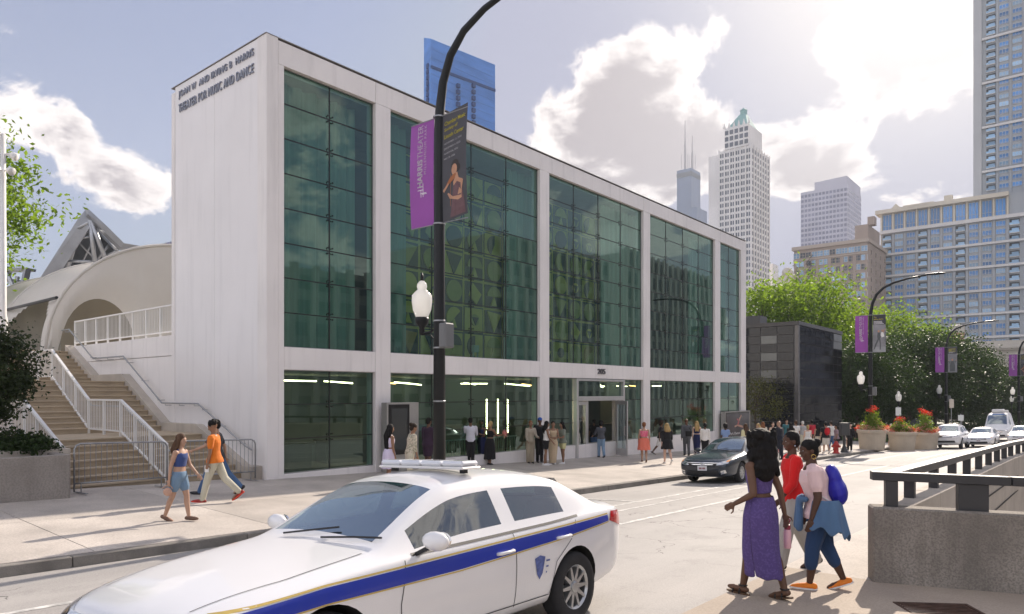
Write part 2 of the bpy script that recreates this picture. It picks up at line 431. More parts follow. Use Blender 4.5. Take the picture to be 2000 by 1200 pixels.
# road markings: parking lane edge, lane line, ticks
def stripe(d0, d1, s0, s1, nm='lane_marking'):
    n = max(1, int((s1-s0)/4)); mb = MB()
    mb.grid([[Vector((-d, s0+(s1-s0)*i/n, zroad(-d, s0+(s1-s0)*i/n)+.005)) for d in (d0, d1)] for i in range(n+1)])
    return mb.build(nm, M_PAINT, mk)
mk = MB(); mk.grid([[Vector((-d, s_, zroad(-d, s_)+.004)) for d in (8.62, 8.74)] for s_ in (-8, 0, 8, 16, 24, 32, 48, 66)])
mk = mk.build('road_markings', M_PAINT, kind='structure')
stripe(8.0, 8.1, -8, 22); stripe(6.85, 6.98, 11.5, 19.5); stripe(6.85, 6.98, 25, 34); stripe(6.85, 6.98, 40, 52)
for s_ in (15.2, 20.8):
    mb = MB(); a = Vector((-8.74, s_, zroad(-8.7, s_)+.006)); c = Vector((-10.2, s_+.02, zroad(-10.2, s_)+.006)); mb.add([a, c, c+Vector((0, .11, 0)), a+Vector((0, .11, 0))], [(0, 1, 2, 3)]); mb.build('parking_tick', M_PAINT, mk)
# drain grate at the frame's lower edge
p = on_g(1835, 1192)
gr = thing('drain_grate', 'rusty iron drain grate set in the near pavement below the parapet', 'grate', p)
mb = MB()
for i in range(7): mb.box(-.32, .32, -.16+i*.05, -.135+i*.05, .004, .014)
local('bars', mb, mat('rust_iron', (.10, .06, .045), .8, .4, 12, .3, metal=.4), gr)
mb = MB(); mb.box(-.36, .36, -.2, -.17, .004, .016); mb.box(-.36, .36, .17, .2, .004, .016); mb.box(-.36, -.33, -.17, .17, .004, .016); mb.box(.33, .36, -.17, .17, .004, .016)
local('frame', mb, MATS['rust_iron'], gr)
gr.rotation_euler = (0, 0, ANG-.1)

# ------------------------------------------------------------------ ramp parapet with dark rail at the right
WZ = .88
P0 = Vector((-1.99, 8.96))
fd = Vector((cos(ANG+radians(-17)), sin(ANG+radians(-17))))          # along the end wall, to the right
fn = Vector((-fd.y, fd.x))                                             # into the ramp
zb = lambda p: H-1.93-.03*se(p.y)
par = thing('ramp_parapet', 'pitted grey concrete parapet around the ramp at the right edge', 'wall', (P0.x, P0.y, zb(P0)))
v3 = lambda p, z: Vector((p.x, p.y, z))
def wall_piece(nm, a, b_, nrm, th, h, m, zlow=.2, dz=0):
    """upright block from a to b, thickness th along nrm"""
    q = [a, b_, b_+nrm*th, a+nrm*th]; mb = MB()
    mb.hexa([v3(p, zb(p)-zlow) for p in q], [v3(p, zb(p)+h+dz) for p in q]); return mb.build(nm, m, par, bevel=.02)
E1 = P0+fd*7.5
M_PAR = mat('parapet_concrete', (.30, .27, .235), .9, .34, 1.1, .9, 60, streak=.8, speck=.6, sscale=48)
wall_piece('end_wall', P0, E1, fn, .32, WZ, M_PAR, .3)
road_dir = Vector((0, 1.0))
s0 = P0+fn*.34+Vector((.02, 0))
s = s0.y; k = 0
while s < 62:
    e = s+(2.9 if k else 2.2); off = lambda t: -2.02 + .0*t + max(0, t-24)*.03
    a, b_ = Vector((off(s), s+.008)), Vector((off(e), e-.008))
    q = [a, Vector((a.x+.34, a.y)), Vector((b_.x+.34, b_.y)), b_]; mb = MB()
    mb.hexa([v3(p, zb(p)-4.5) for p in q], [v3(p, zb(p)+WZ) for p in q]); mb.build('side_wall_panel', M_CONCW, par, bevel=.015)
    s = e; k += 1
# grooves of the inner face, and the ramp floor
for i, dz in enumerate((.35, -.05)):
    mb = MB()
    for y in range(11, 40, 3): mb.bar((-1.665, y, H-1.93-.03*y+dz), (-1.665, y+2.98, H-1.93-.03*(y+3)+dz), .012, .025)
    mb.build('groove', mat('dark_groove', (.05, .045, .04), .9), par)
mb = MB(); mb.grid([[(x, y, z) for x in (-1.7, 8)] for y, z in ((9.2, -1.6), (30, -3.4), (64, -6))]); mb.build('ramp_floor', M_ROAD, kind='structure')
mb = MB(); mb.hexa([v3(p, -3.0) for p in (Vector((3.2, 11)), Vector((3.5, 11)), Vector((3.5, 62)), Vector((3.2, 62)))], [Vector((3.2, 11, 1.2)), Vector((3.5, 11, 1.2)), Vector((3.5, 62, -.6)), Vector((3.2, 62, -.6))])
mb.build('far_side_wall', M_CONCW, par)
M_RAIL = mat('charcoal_steel', (.035, .037, .042), .38, .15, 3, .05, 30, spec=.5)
rl = thing('ramp_guard_rail', 'charcoal steel guard rail with square posts on the concrete parapet', 'railing', (P0.x, P0.y, zb(P0)+WZ))
RZ0, RZ1 = WZ+.30, WZ+.40
c0 = P0+fn*.16+fd*.13
def rail_beam(a, b_, wd=.17):
    mb = MB(); n = (b_-a).normalized(); r = Vector((-n.y, n.x))*wd/2
    q = [a-r, b_-r, b_+r, a+r]; mb.hexa([v3(p, zb(p)+RZ0) for p in q], [v3(p, zb(p)+RZ1) for p in q]); return mb.build('rail_beam', M_RAIL, rl, bevel=.006)
def post(p, wx, wy, dirx):
    t = Vector((-dirx.y, dirx.x)); q = [p-dirx*wx/2-t*wy/2, p+dirx*wx/2-t*wy/2, p+dirx*wx/2+t*wy/2, p-dirx*wx/2+t*wy/2]
    mb = MB(); mb.hexa([v3(k_, zb(k_)+WZ-.002) for k_ in q], [v3(k_, zb(k_)+RZ0) for k_ in q]); mb.build('post', M_RAIL, rl, bevel=.004)
f = lambda t: c0+fd*t
rail_beam(f(-.12), f(1.28)); rail_beam(f(1.29), f(4.2)); rail_beam(f(4.21), f(7.0))
post(f(.09), .13, .12, fd); post(f(.92), .30, .12, fd); post(f(2.7), .13, .12, fd); post(f(4.4), .13, .12, fd)
sd = [Vector((-1.86, c0.y+.09)), Vector((-1.86, 12.4)), Vector((-1.86, 17.5)), Vector((-1.86, 24)), Vector((-1.65, 32)), Vector((-1.35, 42)), Vector((-.9, 58))]
for a, b_ in zip(sd[:-1], sd[1:]):
    n = (b_-a).normalized(); rail_beam(a+n*.004, b_-n*.004)
s = 10.35
while s < 56:
    i = max(k for k in range(len(sd)) if sd[k].y <= s); a, b_ = sd[i], sd[min(i+1, len(sd)-1)]
    t = (s-a.y)/max(.01, b_.y-a.y); post(a+(b_-a)*t, .12, .12, Vector((1, 0))); s += 1.75
# ================================================================== theater
XF = -17.3
def sF(u): return DF*k1(u)/k2(u)
Z = lambda z: z+H
YL, YR = sF(520), sF(1457)
M_WHITE = mat('white_facade_panel', (.82, .79, .775), .5, .06, .5, .04, 20, spec=.35, streak=.22)
M_WSIDE = mat('white_side_panel', (.82, .80, .80), .3, .05, .4, .02, 6, spec=.45, streak=.16)
M_SEAM = mat('seam_dark', (.07, .065, .06), .8, 0)
M_GL = glass('theater_glass', (.36, .54, .48), (.50, .67, .62), .07, 0, .06, .30)
M_GLD = glass('door_glass', (.55, .66, .66), (.8, .86, .86), .10, 0, .03, .6)
M_MUL = mat('dark_glazing_bar', (.012, .018, .018), .4, 0)
th = thing('theater_building', 'white panelled theater with tall teal glass bays facing the street', 'building', (XF, YL, gz(XF, YL)))
ZT, ZG1, ZG0, ZL1, ZL0 = Z(9.76), Z(9.06), Z(1.28), Z(.65), Z(-2.26)
cols = [(YL, sF(555)), (sF(734), sF(763)), (sF(1055), sF(1073)), (sF(1257), sF(1270)), (sF(1397), sF(1407)), (sF(1447.5), YR)]
bays = [(cols[i][1], cols[i+1][0]) for i in range(5)]
npan = [2, 4, 4, 4, 2]
FR = .45                                             # frame depth behind the front plane
gapm = .006
def part_box(nm, x0, x1, y0, y1, z0, z1, m, parent=th, bevel=.008):
    mb = MB(); mb.box(x0, x1, y0, y1, z0, z1); return mb.build(nm, m, parent, bevel=bevel)
zfoot = lambda y: gz(XF, y)-.05
# backing behind the joints
for i, (a, b_) in enumerate(cols):
    yb0 = a if i else a+.36
    part_box('column', XF-FR, XF, yb0, b_, zfoot(b_)-.4, ZG1-gapm, M_WHITE)
part_box('corner_pillar', XF-FR, XF+.012, YL, YL+.355, zfoot(YL)-.4, ZT, M_WHITE)
for i, (a, b_) in enumerate(bays):
    part_box('spandrel', XF-FR, XF-.012, a+gapm, b_-gapm, ZL1, ZG0, M_WHITE)
    part_box('plinth', XF-FR, XF-.03, a+gapm, b_-gapm, zfoot(b_)-.4, ZL0, M_WHITE)
    e0 = cols[i][0] if i else YL+.36
    part_box('fascia', XF-FR, XF-.004, e0+gapm, cols[i+1][0]-gapm if i < 4 else YR, ZG1, ZT-.05, M_WHITE)
mb = MB(); mb.box(XF-5.56, XF+.02, YL-.02, YR+.02, ZT-.001, ZT+.018); mb.build('coping', mat('coping_metal', (.24, .23, .22), .5, 0), th)
# glass panes, each its own piece, with black silicone joints between
door_y0, door_y1 = sF(1125), sF(1219)
spider = MB(); bars = MB()
def pane(y0, y1, z0, z1, m=M_GL, x=XF-.16, parent=th):
    j = .011; mb = MB(); t = R.uniform(-.0035, .0035); t2 = R.uniform(-.003, .003)
    P = [Vector((x+t, y0+j, z0+j)), Vector((x-t, y1-j, z0+j)), Vector((x-t+t2, y1-j, z1-j)), Vector((x+t+t2, y0+j, z1-j))]
    mb.add(P, [(0, 1, 2, 3)])
    return mb.build('glass_pane', m, parent)
for i, (a, b_) in enumerate(bays):
    n = npan[i]; ys = [a+(b_-a)*k/n for k in range(n+1)]
    for lev, (z0, z1, nr) in enumerate(((ZG0, ZG1, 8), (ZL0, ZL1, 3))):
        zs = [z0+(z1-z0)*k/nr for k in range(nr+1)]
        isdoor = (i == 2 and lev == 1)
        for k in range(n):
            if isdoor and k in (1, 2): continue
            y0, y1 = ys[k], ys[k+1]
            if isdoor and k == 0: y1 = door_y0-.02
            if isdoor and k == 3: y0 = door_y1+.02
            for r in range(nr): pane(y0, y1, zs[r], zs[r+1])
            for r in range(1, nr): bars.box(XF-.185, XF-.152, y0, y1, zs[r]-.016, zs[r]+.016)
        for k in range(1, n):
            if isdoor: continue
            bars.box(XF-.19, XF-.150, ys[k]-.017, ys[k]+.017, z0, z1)
            for r in range(1, nr):
                for sy in (-1, 1):
                    for sz in (-1, 1):
                        c = Vector((XF-.14, ys[k]+sy*.085, zs[r]+sz*.085))
                        spider.tube([c, c+Vector((.022, 0, 0))], .026, 8)
                        spider.bar((XF-.26, ys[k], zs[r]), c-Vector((.05, 0, 0)), .022)
        # slim dark head and sill strips of the glazing
        fr = MB(); fr.box(XF-.2, XF-.13, a, b_, z1-.02, z1); fr.box(XF-.2, XF-.13, a, b_, z0, z0+.025)
        fr.box(XF-.2, XF-.13, a, a+.02, z0+.025, z1-.02); fr.box(XF-.2, XF-.13, b_-.02, b_, z0+.025, z1-.02)
        fr.build('glazing_frame', mat('grey_alu', (.33, .33, .33), .4, .05, metal=.6), th)
bars.build('glazing_joints', M_MUL, th, kind='stuff')
spider.build('spider_fittings', M_MUL, th, kind='stuff')
# --- side wall, roof, rear
SB = -22.85
for x0, x1 in ((-20.12, -17.42), (-22.62, -20.132)): part_box('side_panel', x0, x1, YL+.004, YL+.3, H-3.2, ZT-.01, M_WSIDE)
part_box('side_edge', SB, -22.632, YL-.01, YL+.3, H-3.2, ZT-.16, M_WHITE)
part_box('corner_return', -17.41, XF-.02, YL-.004, YL+.31, H-3.2, ZT-.005, M_WHITE)
mb = MB(); mb.box(-22.8, XF-.5, YL+.32, YR, ZT-.4, ZT-.02); mb.build('roof', mat('roof_membrane', (.4, .39, .38), .9), th)
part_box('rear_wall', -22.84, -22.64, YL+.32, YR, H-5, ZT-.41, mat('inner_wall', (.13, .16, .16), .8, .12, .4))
part_box('end_wall', -22.62, XF-.46, YR-.25, YR, H-5, ZT-.41, M_WHITE)
part_box('side_inner_wall', -22.62, XF-.5, YL+.32, YL+.5, H-5, ZT-.41, MATS['inner_wall'])
part_box('upper_floor', -22.62, XF-.46, YL+.52, YR-.26, Z(.62), Z(1.26), mat('inner_slab', (.33, .33, .31), .7, .1))
part_box('ground_floor', -22.62, XF-.46, YL+.52, YR-.26, Z(-2.8), Z(-2.72), mat('inner_floor', (.26, .25, .23), .35, .1))
# lettering on the side wall
M_LET = mat('letter_metal', (.30, .32, .38), .4, .05, metal=.7)
for txt, z in (('JOAN W  AND IRVING B  HARRIS', 9.28), ('THEATER FOR MUSIC AND DANCE', 8.86)):
    me = text_mesh(txt, 4.42, .26, .04, 'wall_lettering', M_LET, spacing=1.12)
    letters(me, 'letter', th, (-22.33, YL+.003, Z(z)))
me = text_mesh('205', .62, .24, .05, 'house_number', mat('number_dark', (.10, .10, .11), .5, 0), bold=.01)
yc = sF(1174.5)
inst('house_number', me, th, (XF-.011, yc-.31, Z(.86)), pi/2)
# --- entrance
M_ALU = mat('brushed_alu', (.52, .52, .52), .35, .06, 3, metal=.5)
ent = thing('entrance_portal', 'aluminium entrance portal with glass transom below the number 205', 'door frame', (XF, door_y0, zfoot(door_y0)))
zd = gz(XF, (door_y0+door_y1)/2)+.0; zh = Z(-.35)
W_ = door_y1-door_y0
for nm, y0, y1, z0, z1 in (('jamb', door_y0, door_y0+.14, zd-.1, ZL1-.03), ('jamb', door_y1-.14, door_y1, zd-.1, ZL1-.03),
                           ('transom_bar', door_y0+.14, door_y1-.14, zh, zh+.2), ('head', door_y0+.14, door_y1-.14, ZL1-.12, ZL1-.03)):
    part_box(nm, XF-.22, XF+.05, y0, y1, z0, z1, M_ALU, ent)
mdy = (door_y0+door_y1)/2-.1
for y0, y1 in ((door_y0+.14, mdy), (mdy, door_y1-.14)): pane(y0, y1, zh+.2, ZL1-.12, M_GL, XF-.08, ent)
part_box('pier', XF-.3, XF-.05, door_y1-.62, door_y1-.52, zd-.1, zh, M_ALU, ent)
part_box('pier', XF-.3, XF-.05, door_y0+.95, door_y0+1.05, zd-.1, zh, M_ALU, ent)
def door(nm, label, hinge, rz, wdt):
    d_ = thing(nm, label, 'door', (XF-.06, hinge, zd+.01), rz)
    h = zh-zd-.03; b = MB(); st = .13
    b.box(-.025, .025, 0, st, 0, h); b.box(-.025, .025, wdt-st, wdt, 0, h); b.box(-.025, .025, st, wdt-st, 0, .32); b.box(-.025, .025, st, wdt-st, h-.16, h)
    local('door_leaf', b, M_ALU, d_, bevel=.004)
    b = MB(); b.add([(0, st, .32), (0, wdt-st, .32), (0, wdt-st, h-.16), (0, st, h-.16)], [(0, 1, 2, 3)]); local('glass_pane', b, M_GLD, d_)
    b = MB(); b.tube([(.03, wdt-.1, .95), (.09, wdt-.1, .95), (.09, wdt-.1, 1.35), (.03, wdt-.1, 1.35)], .014, 8); local('door_handle', b, M_ALU, d_)
    return d_
door('door', 'closed aluminium glass door leaf at the left of the entrance', door_y0+.15, 0, .8)
door('door', 'aluminium glass door held open onto the pavement', door_y1-.64, radians(180+62)*1.0, 1.02)
door('door', 'narrow aluminium glass leaf at the right of the entrance', door_y1-.51, 0, .36)
mb = MB(); mb.box(XF-1.75, XF-1.65, door_y0-.5, door_y1+.5, Z(-2.7), Z(.6)); mb.build('lobby_screen', mat('lobby_dark', (.06, .06, .06), .6), th)  # dark sheet added behind the doors, standing in for the shade inside
# --- interior seen through the glass
M_CUR = mat('pale_curtain', (.45, .56, .52), .9, .18, 1.5, aniso=(1, 6, .05))
def curtain(y0, y1, z0, z1, x, lab, amp=.09, wl=.42):
    n = int((y1-y0)/.05); mb = MB(); rows = []
    ph = R.uniform(0, 6)
    for z in (z0, (z0+z1)/2, z1):
        rows.append([Vector((x+amp*sin(2*pi*(y0+(y1-y0)*k/n)/wl+ph+1.3*sin(k*.13)), y0+(y1-y0)*k/n, z)) for k in range(n+1)])
    mb.grid(rows); o = mb.build('curtain', M_CUR, smooth=True); tag(o, lab, 'curtain', 'curtains behind the glass'); return o
curtain(bays[0][0]+.1, bays[0][1]-.1, ZG0+.02, ZG1, XF-1.0, 'pale folded curtain behind the leftmost upper glass bay')
curtain(bays[1][0]+.1, bays[1][0]+1.5, ZG0+.02, ZG1, XF-1.0, 'narrow curtain at the left end of the second upper glass bay')
curtain(bays[1][1]-1.0, bays[2][0]+.6, ZG0+.02, ZG1, XF-1.0, 'curtain behind the column between the two widest glass bays')
curtain(bays[2][1]-2.5, bays[3][0]+1.3, ZG0+.02, ZG1, XF-1.0, 'curtain spanning the column right of the door bay, upper floor')
curtain(bays[3][1]-1.5, bays[4][1]-.3, ZG0+.02, ZG1, XF-1.0, 'curtain behind the rightmost upper glass bay')
# relief wall of geometric panels behind the second and third bays
M_G1 = mat('ochre_panel', (.80, .64, .16), .6, .12, 2); M_G2 = mat('dark_teal_panel', (.05, .085, .09), .6, .1, 2); M_G3 = mat('olive_panel', (.5, .46, .15), .6, .12, 2); M_G4 = mat('orange_panel', (.70, .40, .14), .6, .12, 2)
xr = XF-1.35
ra = thing('relief_wall', 'ochre and dark geometric relief wall glimpsed behind the upper glass bays', 'wall relief', (xr, bays[1][0], ZG0))
y0, y1 = bays[1][0]+1.35, bays[2][1]-1.2; nc = 12; nr = 7; pw = (y1-y0)/nc; ph = 1.02
for c in range(nc):
    for r in range(nr):
        a, z = y0+c*pw, ZG0+.03+r*ph; mb = MB()
        inv = R.random() < .35
        mb.cur = 0 if inv else 1; mb.box(xr-.06, xr, a+.07, a+pw-.07, z+.05, z+ph-.05)
        mb.cur = 1 if inv else 0; mb.box(xr-.08, xr-.03, a, a+pw, z, z+ph)
        cy, cz, rr = a+pw/2, z+ph/2, min(pw, ph)*.40
        kind = R.choice('cctdhhk')
        ring = lambda q, n=20, s=1.0: [Vector((xr+.02, cy+rr*s*cos(2*pi*k/n+q), cz+rr*s*sin(2*pi*k/n+q))) for k in range(n)]
        mb.cur = 2 if R.random() < .4 else (3 if R.random() < .12 else (1 if inv else 0))
        if kind == 'c': mb.prism(ring(0), (.05, 0, 0))
        if kind == 't': mb.prism([Vector((xr+.02, cy-rr, cz+rr)), Vector((xr+.02, cy+rr, cz+rr*.8)), Vector((xr+.02, cy+R.uniform(-.2, .2), cz-rr))], (.05, 0, 0))
        if kind == 'd': mb.prism([Vector((xr+.02, cy-rr*.3, cz+rr)), Vector((xr+.02, cy+rr*.9, cz)), Vector((xr+.02, cy+rr*.2, cz-rr)), Vector((xr+.02, cy-rr*.8, cz-rr*.2))], (.05, 0, 0))
        if kind == 'h': mb.prism([q for q in ring(R.choice((0, pi/2, .7)))[:11]], (.05, 0, 0)); mb.cur = 0; mb.prism([Vector((xr+.02, cy-rr*.5, cz-rr*.9)), Vector((xr+.02, cy+rr*.3, cz-rr*.9)), Vector((xr+.02, cy-rr*.1, cz))], (.07, 0, 0))
        if kind == 'k': mb.prism(ring(0, 20, .55), (.05, 0, 0)); mb.cur = 1; mb.prism(ring(.5, 3, .5), (.08, 0, 0))
        mb.build('relief_panel', [M_G1, M_G2, M_G3, M_G4], ra)
# ceiling tubes and upright tube lamps in the lobby
M_TUBE = emit('warm_tube', (1.0, .80, .45), 5.0); M_TUBO = emit('orange_tube', (1.0, .45, .15), 4.0)
for k in range(17):
    y = YL+2.8+k*1.55+R.uniform(-.3, .3); x = XF-2.6-R.uniform(0, 2.2); L = R.uniform(.9, 1.7); o = R.uniform(-.25, .25)
    mb = MB(); mb.tube([(x, y, Z(.42)), (x+o, y+L, Z(.42)+R.uniform(-.1, .02))], .028, 6); mb.build('light_tube', M_TUBO if k % 6 == 2 else M_TUBE, th)
for u in (712, 963, 987, 1008, 1092):
    y = sF(u)+2.0; mb = MB(); mb.tube([(XF-2.1, y, Z(-1.7)), (XF-2.1, y, Z(-.25))], .03, 6); mb.build('light_tube', M_TUBE, th)
# inner stair balustrade (pale) and dark counters
M_PB = mat('pale_green_steel', (.45, .55, .53), .5, .05)
br = thing('lobby_balustrade', 'pale barred balustrade inside the lobby behind the ground floor glass', 'railing', (XF-1.0, bays[1][0], Z(-2.7)))
mb = MB(); yb0, yb1 = bays[1][0]+3.2, bays[1][1]-.3
mb.bar((XF-1.0, yb0, Z(-1.75)), (XF-1.0, yb1, Z(-1.75)), .05); mb.bar((XF-1.0, yb0, Z(-2.6)), (XF-1.0, yb1, Z(-2.6)), .04); mb.build('rails', M_PB, br)
mb = MB()
for k in range(int((yb1-yb0)/.14)): mb.box(XF-1.012, XF-.99, yb0+k*.14, yb0+k*.14+.02, Z(-2.6), Z(-1.75))
mb.build('balusters', M_PB, br, kind='stuff')
for a, b_, x in ((YL+1.0, YL+3.5, XF-3), (bays[1][0]+.4, bays[1][0]+3.2, XF-4), (bays[3][0]+.5, bays[3][1]-.4, XF-3.6)):
    mb = MB(); mb.box(x-.6, x, a, b_, Z(-2.72), Z(-1.75)); mb.box(x-.7, x+.08, a-.05, b_+.05, Z(-1.75), Z(-1.7)); mb.build('counter', mat('counter_dark', (.08, .08, .08), .4), th)
# floodlights standing on the upper floor behind the glass
for k, u in enumerate((795, 880, 948)):
    y = sF(u); f_ = thing('floodlight', ('small grey floodlight behind glass left of the tall lamp post', 'small grey floodlight behind glass just right of the tall lamp post', 'small grey floodlight behind glass, rightmost of the three')[k], 'floodlight', (XF-.5, y, ZG0), group='floodlights behind the upper glass')
    b = MB(); b.box(-.05, .05, -.16, .16, 0, .06); b.box(-.03, .03, -.13, -.1, .06, .3); b.box(-.03, .03, .1, .13, .06, .3); local('stand', b, M_PB, f_)
    b = MB(); b.box(-.1, .06, -.15, .15, .24, .5); b.box(.06, .075, -.12, .12, .28, .46); local('lamp_head', b, M_PB, f_, bevel=.01)
# --- poster cases
def poster_case(lab, u0, u1, vt, faced, wn):
    y0, y1 = sF(u0), sF(u1); d_ = thing('poster_case', lab, 'display case', (XF+.35, y0, gz(XF+.35, y0))); d_.location.x = XF+.3
    Hc = (768-vt)/1375*((DF-.3)/k2(u0))+H - d_.location.z; L = y1-y0
    b = MB(); b.box(-.14, .14, 0, L, -.08, Hc); local('cabinet', b, mat('case_grey', (.36, .35, .33), .45, .08, metal=.3), d_, bevel=.01)
    b = MB(); b.box(.14, .16, .06, L-wn, .55, Hc-.06); local('black_frame', b, mat('case_black', (.012, .012, .013), .3, 0), d_)
    return d_, L, Hc
d_, L, Hc = poster_case('grey poster case with a blank dark face, left of the lamp post', 738, 800, 787, True, .42)
b = MB(); b.add([(.165, .16, .7), (.165, L-.52, .7), (.165, L-.52, Hc-.18), (.165, .16, Hc-.18)], [(0, 1, 2, 3)]); local('screen', b, mat('blank_screen', (.05, .055, .055), .12, .05, spec=.6), d_)
d_, L, Hc = poster_case('poster case with a leaping dancer poster at the theater right end', 1403, 1452, 805, True, .2)
b = MB(); b.add([(.165, .14, .68), (.165, L-.28, .68), (.165, L-.28, Hc-.14), (.165, .14, Hc-.14)], [(0, 1, 2, 3)]); po = local('poster', b, mat('poster_dark', (.07, .07, .08), .25, .2, 2), d_)
pm = (L-.14)/2; b = MB(); x = .168
for (pts, r, ci) in (([(pm-.1, 1.35), (pm+.12, 1.6)], .09, 0), ([(pm+.12, 1.6), (pm+.5, 1.95)], .05, 1), ([(pm-.1, 1.35), (pm-.55, 1.28)], .05, 1), ([(pm-.1, 1.35), (pm+.75, 1.22)], .06, 1), ([(pm+.12, 1.62), (pm-.2, 1.72)], .05, 0)):
    b.cur = ci; b.bar((x, pts[0][0], pts[0][1]), (x, pts[1][0], pts[1][1]), .004, r*2, up=(0, -(pts[1][1]-pts[0][1]), pts[1][0]-pts[0][0]))
b.cur = 1; b.prism([(x, pm+.2+.1*cos(t*pi/6), 1.72+.1*sin(t*pi/6)) for t in range(12)], (.004, 0, 0))
local('poster_dancer', b, [mat('poster_red', (.5, .12, .14), .4, .3, 9), mat('poster_skin', (.55, .33, .25), .4, .1)], d_)
me = text_mesh('Park Dance', L*.4, .15, .003, 'poster_lettering', mat('print_white', (.75, .74, .74), .5, 0)); o = inst('poster_lettering', me, None, (.169, .55, .8), pi/2); o.parent = d_
# ================================================================== trees (shared generator)
def m_leaf(name, c1, c2, tr=.45, mult=(1.5, 1.55, .55)):
    if name in MATS: return MATS[name]
    m, nt, o = newmat(name)
    P = nt.nodes.new('ShaderNodeNewGeometry')
    f = mapr(nt, noise(nt, P.outputs['Position'], 1.7, 3), .3, .7)
    rn = P.outputs['Random Per Island']
    c = mixc(nt, mathn(nt, 'MULTIPLY', mathn(nt, 'ADD', f, rn), .5), c1, c2)
    df = nt.nodes.new('ShaderNodeBsdfPrincipled'); df.inputs['Roughness'].default_value = .5; df.inputs['Specular IOR Level'].default_value = .3
    nt.links.new(c, df.inputs['Base Color'])
    t = nt.nodes.new('ShaderNodeBsdfTranslucent'); nt.links.new(mixc(nt, 1.0, c, mult, 'MULTIPLY'), t.inputs['Color'])
    mx = nt.nodes.new('ShaderNodeMixShader'); mx.inputs[0].default_value = tr
    nt.links.new(df.outputs[0], mx.inputs[1]); nt.links.new(t.outputs[0], mx.inputs[2]); nt.links.new(mx.outputs[0], o.inputs[0])
    MATS[name] = m; return m
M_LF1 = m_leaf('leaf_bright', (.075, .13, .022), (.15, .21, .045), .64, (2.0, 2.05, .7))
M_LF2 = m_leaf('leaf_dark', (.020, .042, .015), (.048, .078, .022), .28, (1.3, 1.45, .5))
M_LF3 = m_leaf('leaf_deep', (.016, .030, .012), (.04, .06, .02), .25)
M_BARK = mat('bark', (.075, .06, .05), .9, .3, 6, .7, 25)
def leaf_cloud(rng, centers, per, spread, size, flat=.6):
    vs = []; fs = []
    for (c, rad) in centers:
        for _ in range(per):
            p = Vector((rng.gauss(0, 1), rng.gauss(0, 1), rng.gauss(0, .8)))*rad*spread+c
            n = Vector((rng.gauss(0, 1), rng.gauss(0, 1), rng.gauss(0, 1)+flat)).normalized()
            a = n.orthogonal().normalized(); a.rotate(Matrix.Rotation(rng.uniform(0, 6.28), 3, n)); b = n.cross(a)
            L = size*rng.uniform(.6, 1.35); W = L*rng.uniform(.42, .62); k = len(vs)
            vs += [tuple(p-a*L/2), tuple(p+b*W/2-n*L*.06), tuple(p+a*L/2), tuple(p-b*W/2-n*L*.06)]
            fs.append((k, k+1, k+2, k+3))
    return vs, fs
TREE_CACHE = {}
def tree_mesh(key, h, cr, ch, trunk_r, n_cl, per, leaf, mleaf, seed, low=.35, fork=5):
    """returns (trunk mesh, crown mesh) around the origin: h height, cr crown radius, ch crown height"""
    if key in TREE_CACHE: return TREE_CACHE[key]
    rng = random.Random(seed); tb = MB(); tips = []
    cz = h-ch/2
    fk = h-ch*(1-low)*1.05
    lean = Vector((rng.uniform(-.3, .3), rng.uniform(-.3, .3), 0))
    top = lean*.5+Vector((0, 0, fk))
    tb.tube([(0, 0, -.2), (0, 0, fk*.08), tuple(lean*.2+Vector((0, 0, fk*.5))), tuple(top)], [trunk_r*1.35, trunk_r, trunk_r*.85, trunk_r*.75], 8)
    cl = []
    for i in range(n_cl):
        for _ in range(30):
            q = Vector((rng.uniform(-1, 1), rng.uniform(-1, 1), rng.uniform(-1, 1))); L = q.length
            if .35 < L < 1 and rng.random() < L*1.1: break
        wob = .78+.34*sin(q.x*5.1+seed)*sin(q.y*4.3+seed*2)+.12*rng.uniform(-1, 1)
        c = Vector((q.x*cr*wob, q.y*cr*wob, cz+q.z*ch/2*(.9+.2*rng.random())))
        cl.append((c, cr*rng.uniform(.12, .22)))
    for f in range(fork):
        t = 2*pi*f/fork+rng.uniform(-.3, .3); e = Vector((cos(t)*cr*.5, sin(t)*cr*.5, cz+rng.uniform(-.1, .3)*ch))
        m1 = top.lerp(e, .45)+Vector((0, 0, -.05*ch)); tb.tube([top, m1, e], [trunk_r*.55, trunk_r*.36, trunk_r*.12], 6)
        near_ = sorted(cl, key=lambda q: (q[0]-e).length)[:4]
        for c, r_ in near_: tb.tube([m1, m1.lerp(c, .6)+Vector((0, 0, .1)), c], [trunk_r*.22, trunk_r*.12, trunk_r*.04], 4)
    tb.tube([top, top.lerp(Vector((0, 0, h*.95)), .6), (lean.x, lean.y, h*.93)], [trunk_r*.6, trunk_r*.3, .02], 6)
    vs, fs = leaf_cloud(rng, cl, per, 1.0, leaf)
    cm = bpy.data.meshes.new('crown'); cm.from_pydata(vs, [], fs); cm.materials.append(mleaf); cm.update()
    tm = tb.mesh('trunk', M_BARK, smooth=True)
    TREE_CACHE[key] = (tm, cm); return tm, cm
def tree(key, lab, loc, rz=0, sc=1.0, group=None, name='tree', cat='tree'):
    tm, cm = TREE_CACHE[key]
    t = thing(name, lab, cat, loc, rz, group); t.scale = (sc, sc, sc)
    for nm, me in (('trunk', tm), ('crown', cm)):
        o = bpy.data.objects.new(nm, me); COL.objects.link(o); o.parent = t
    return t
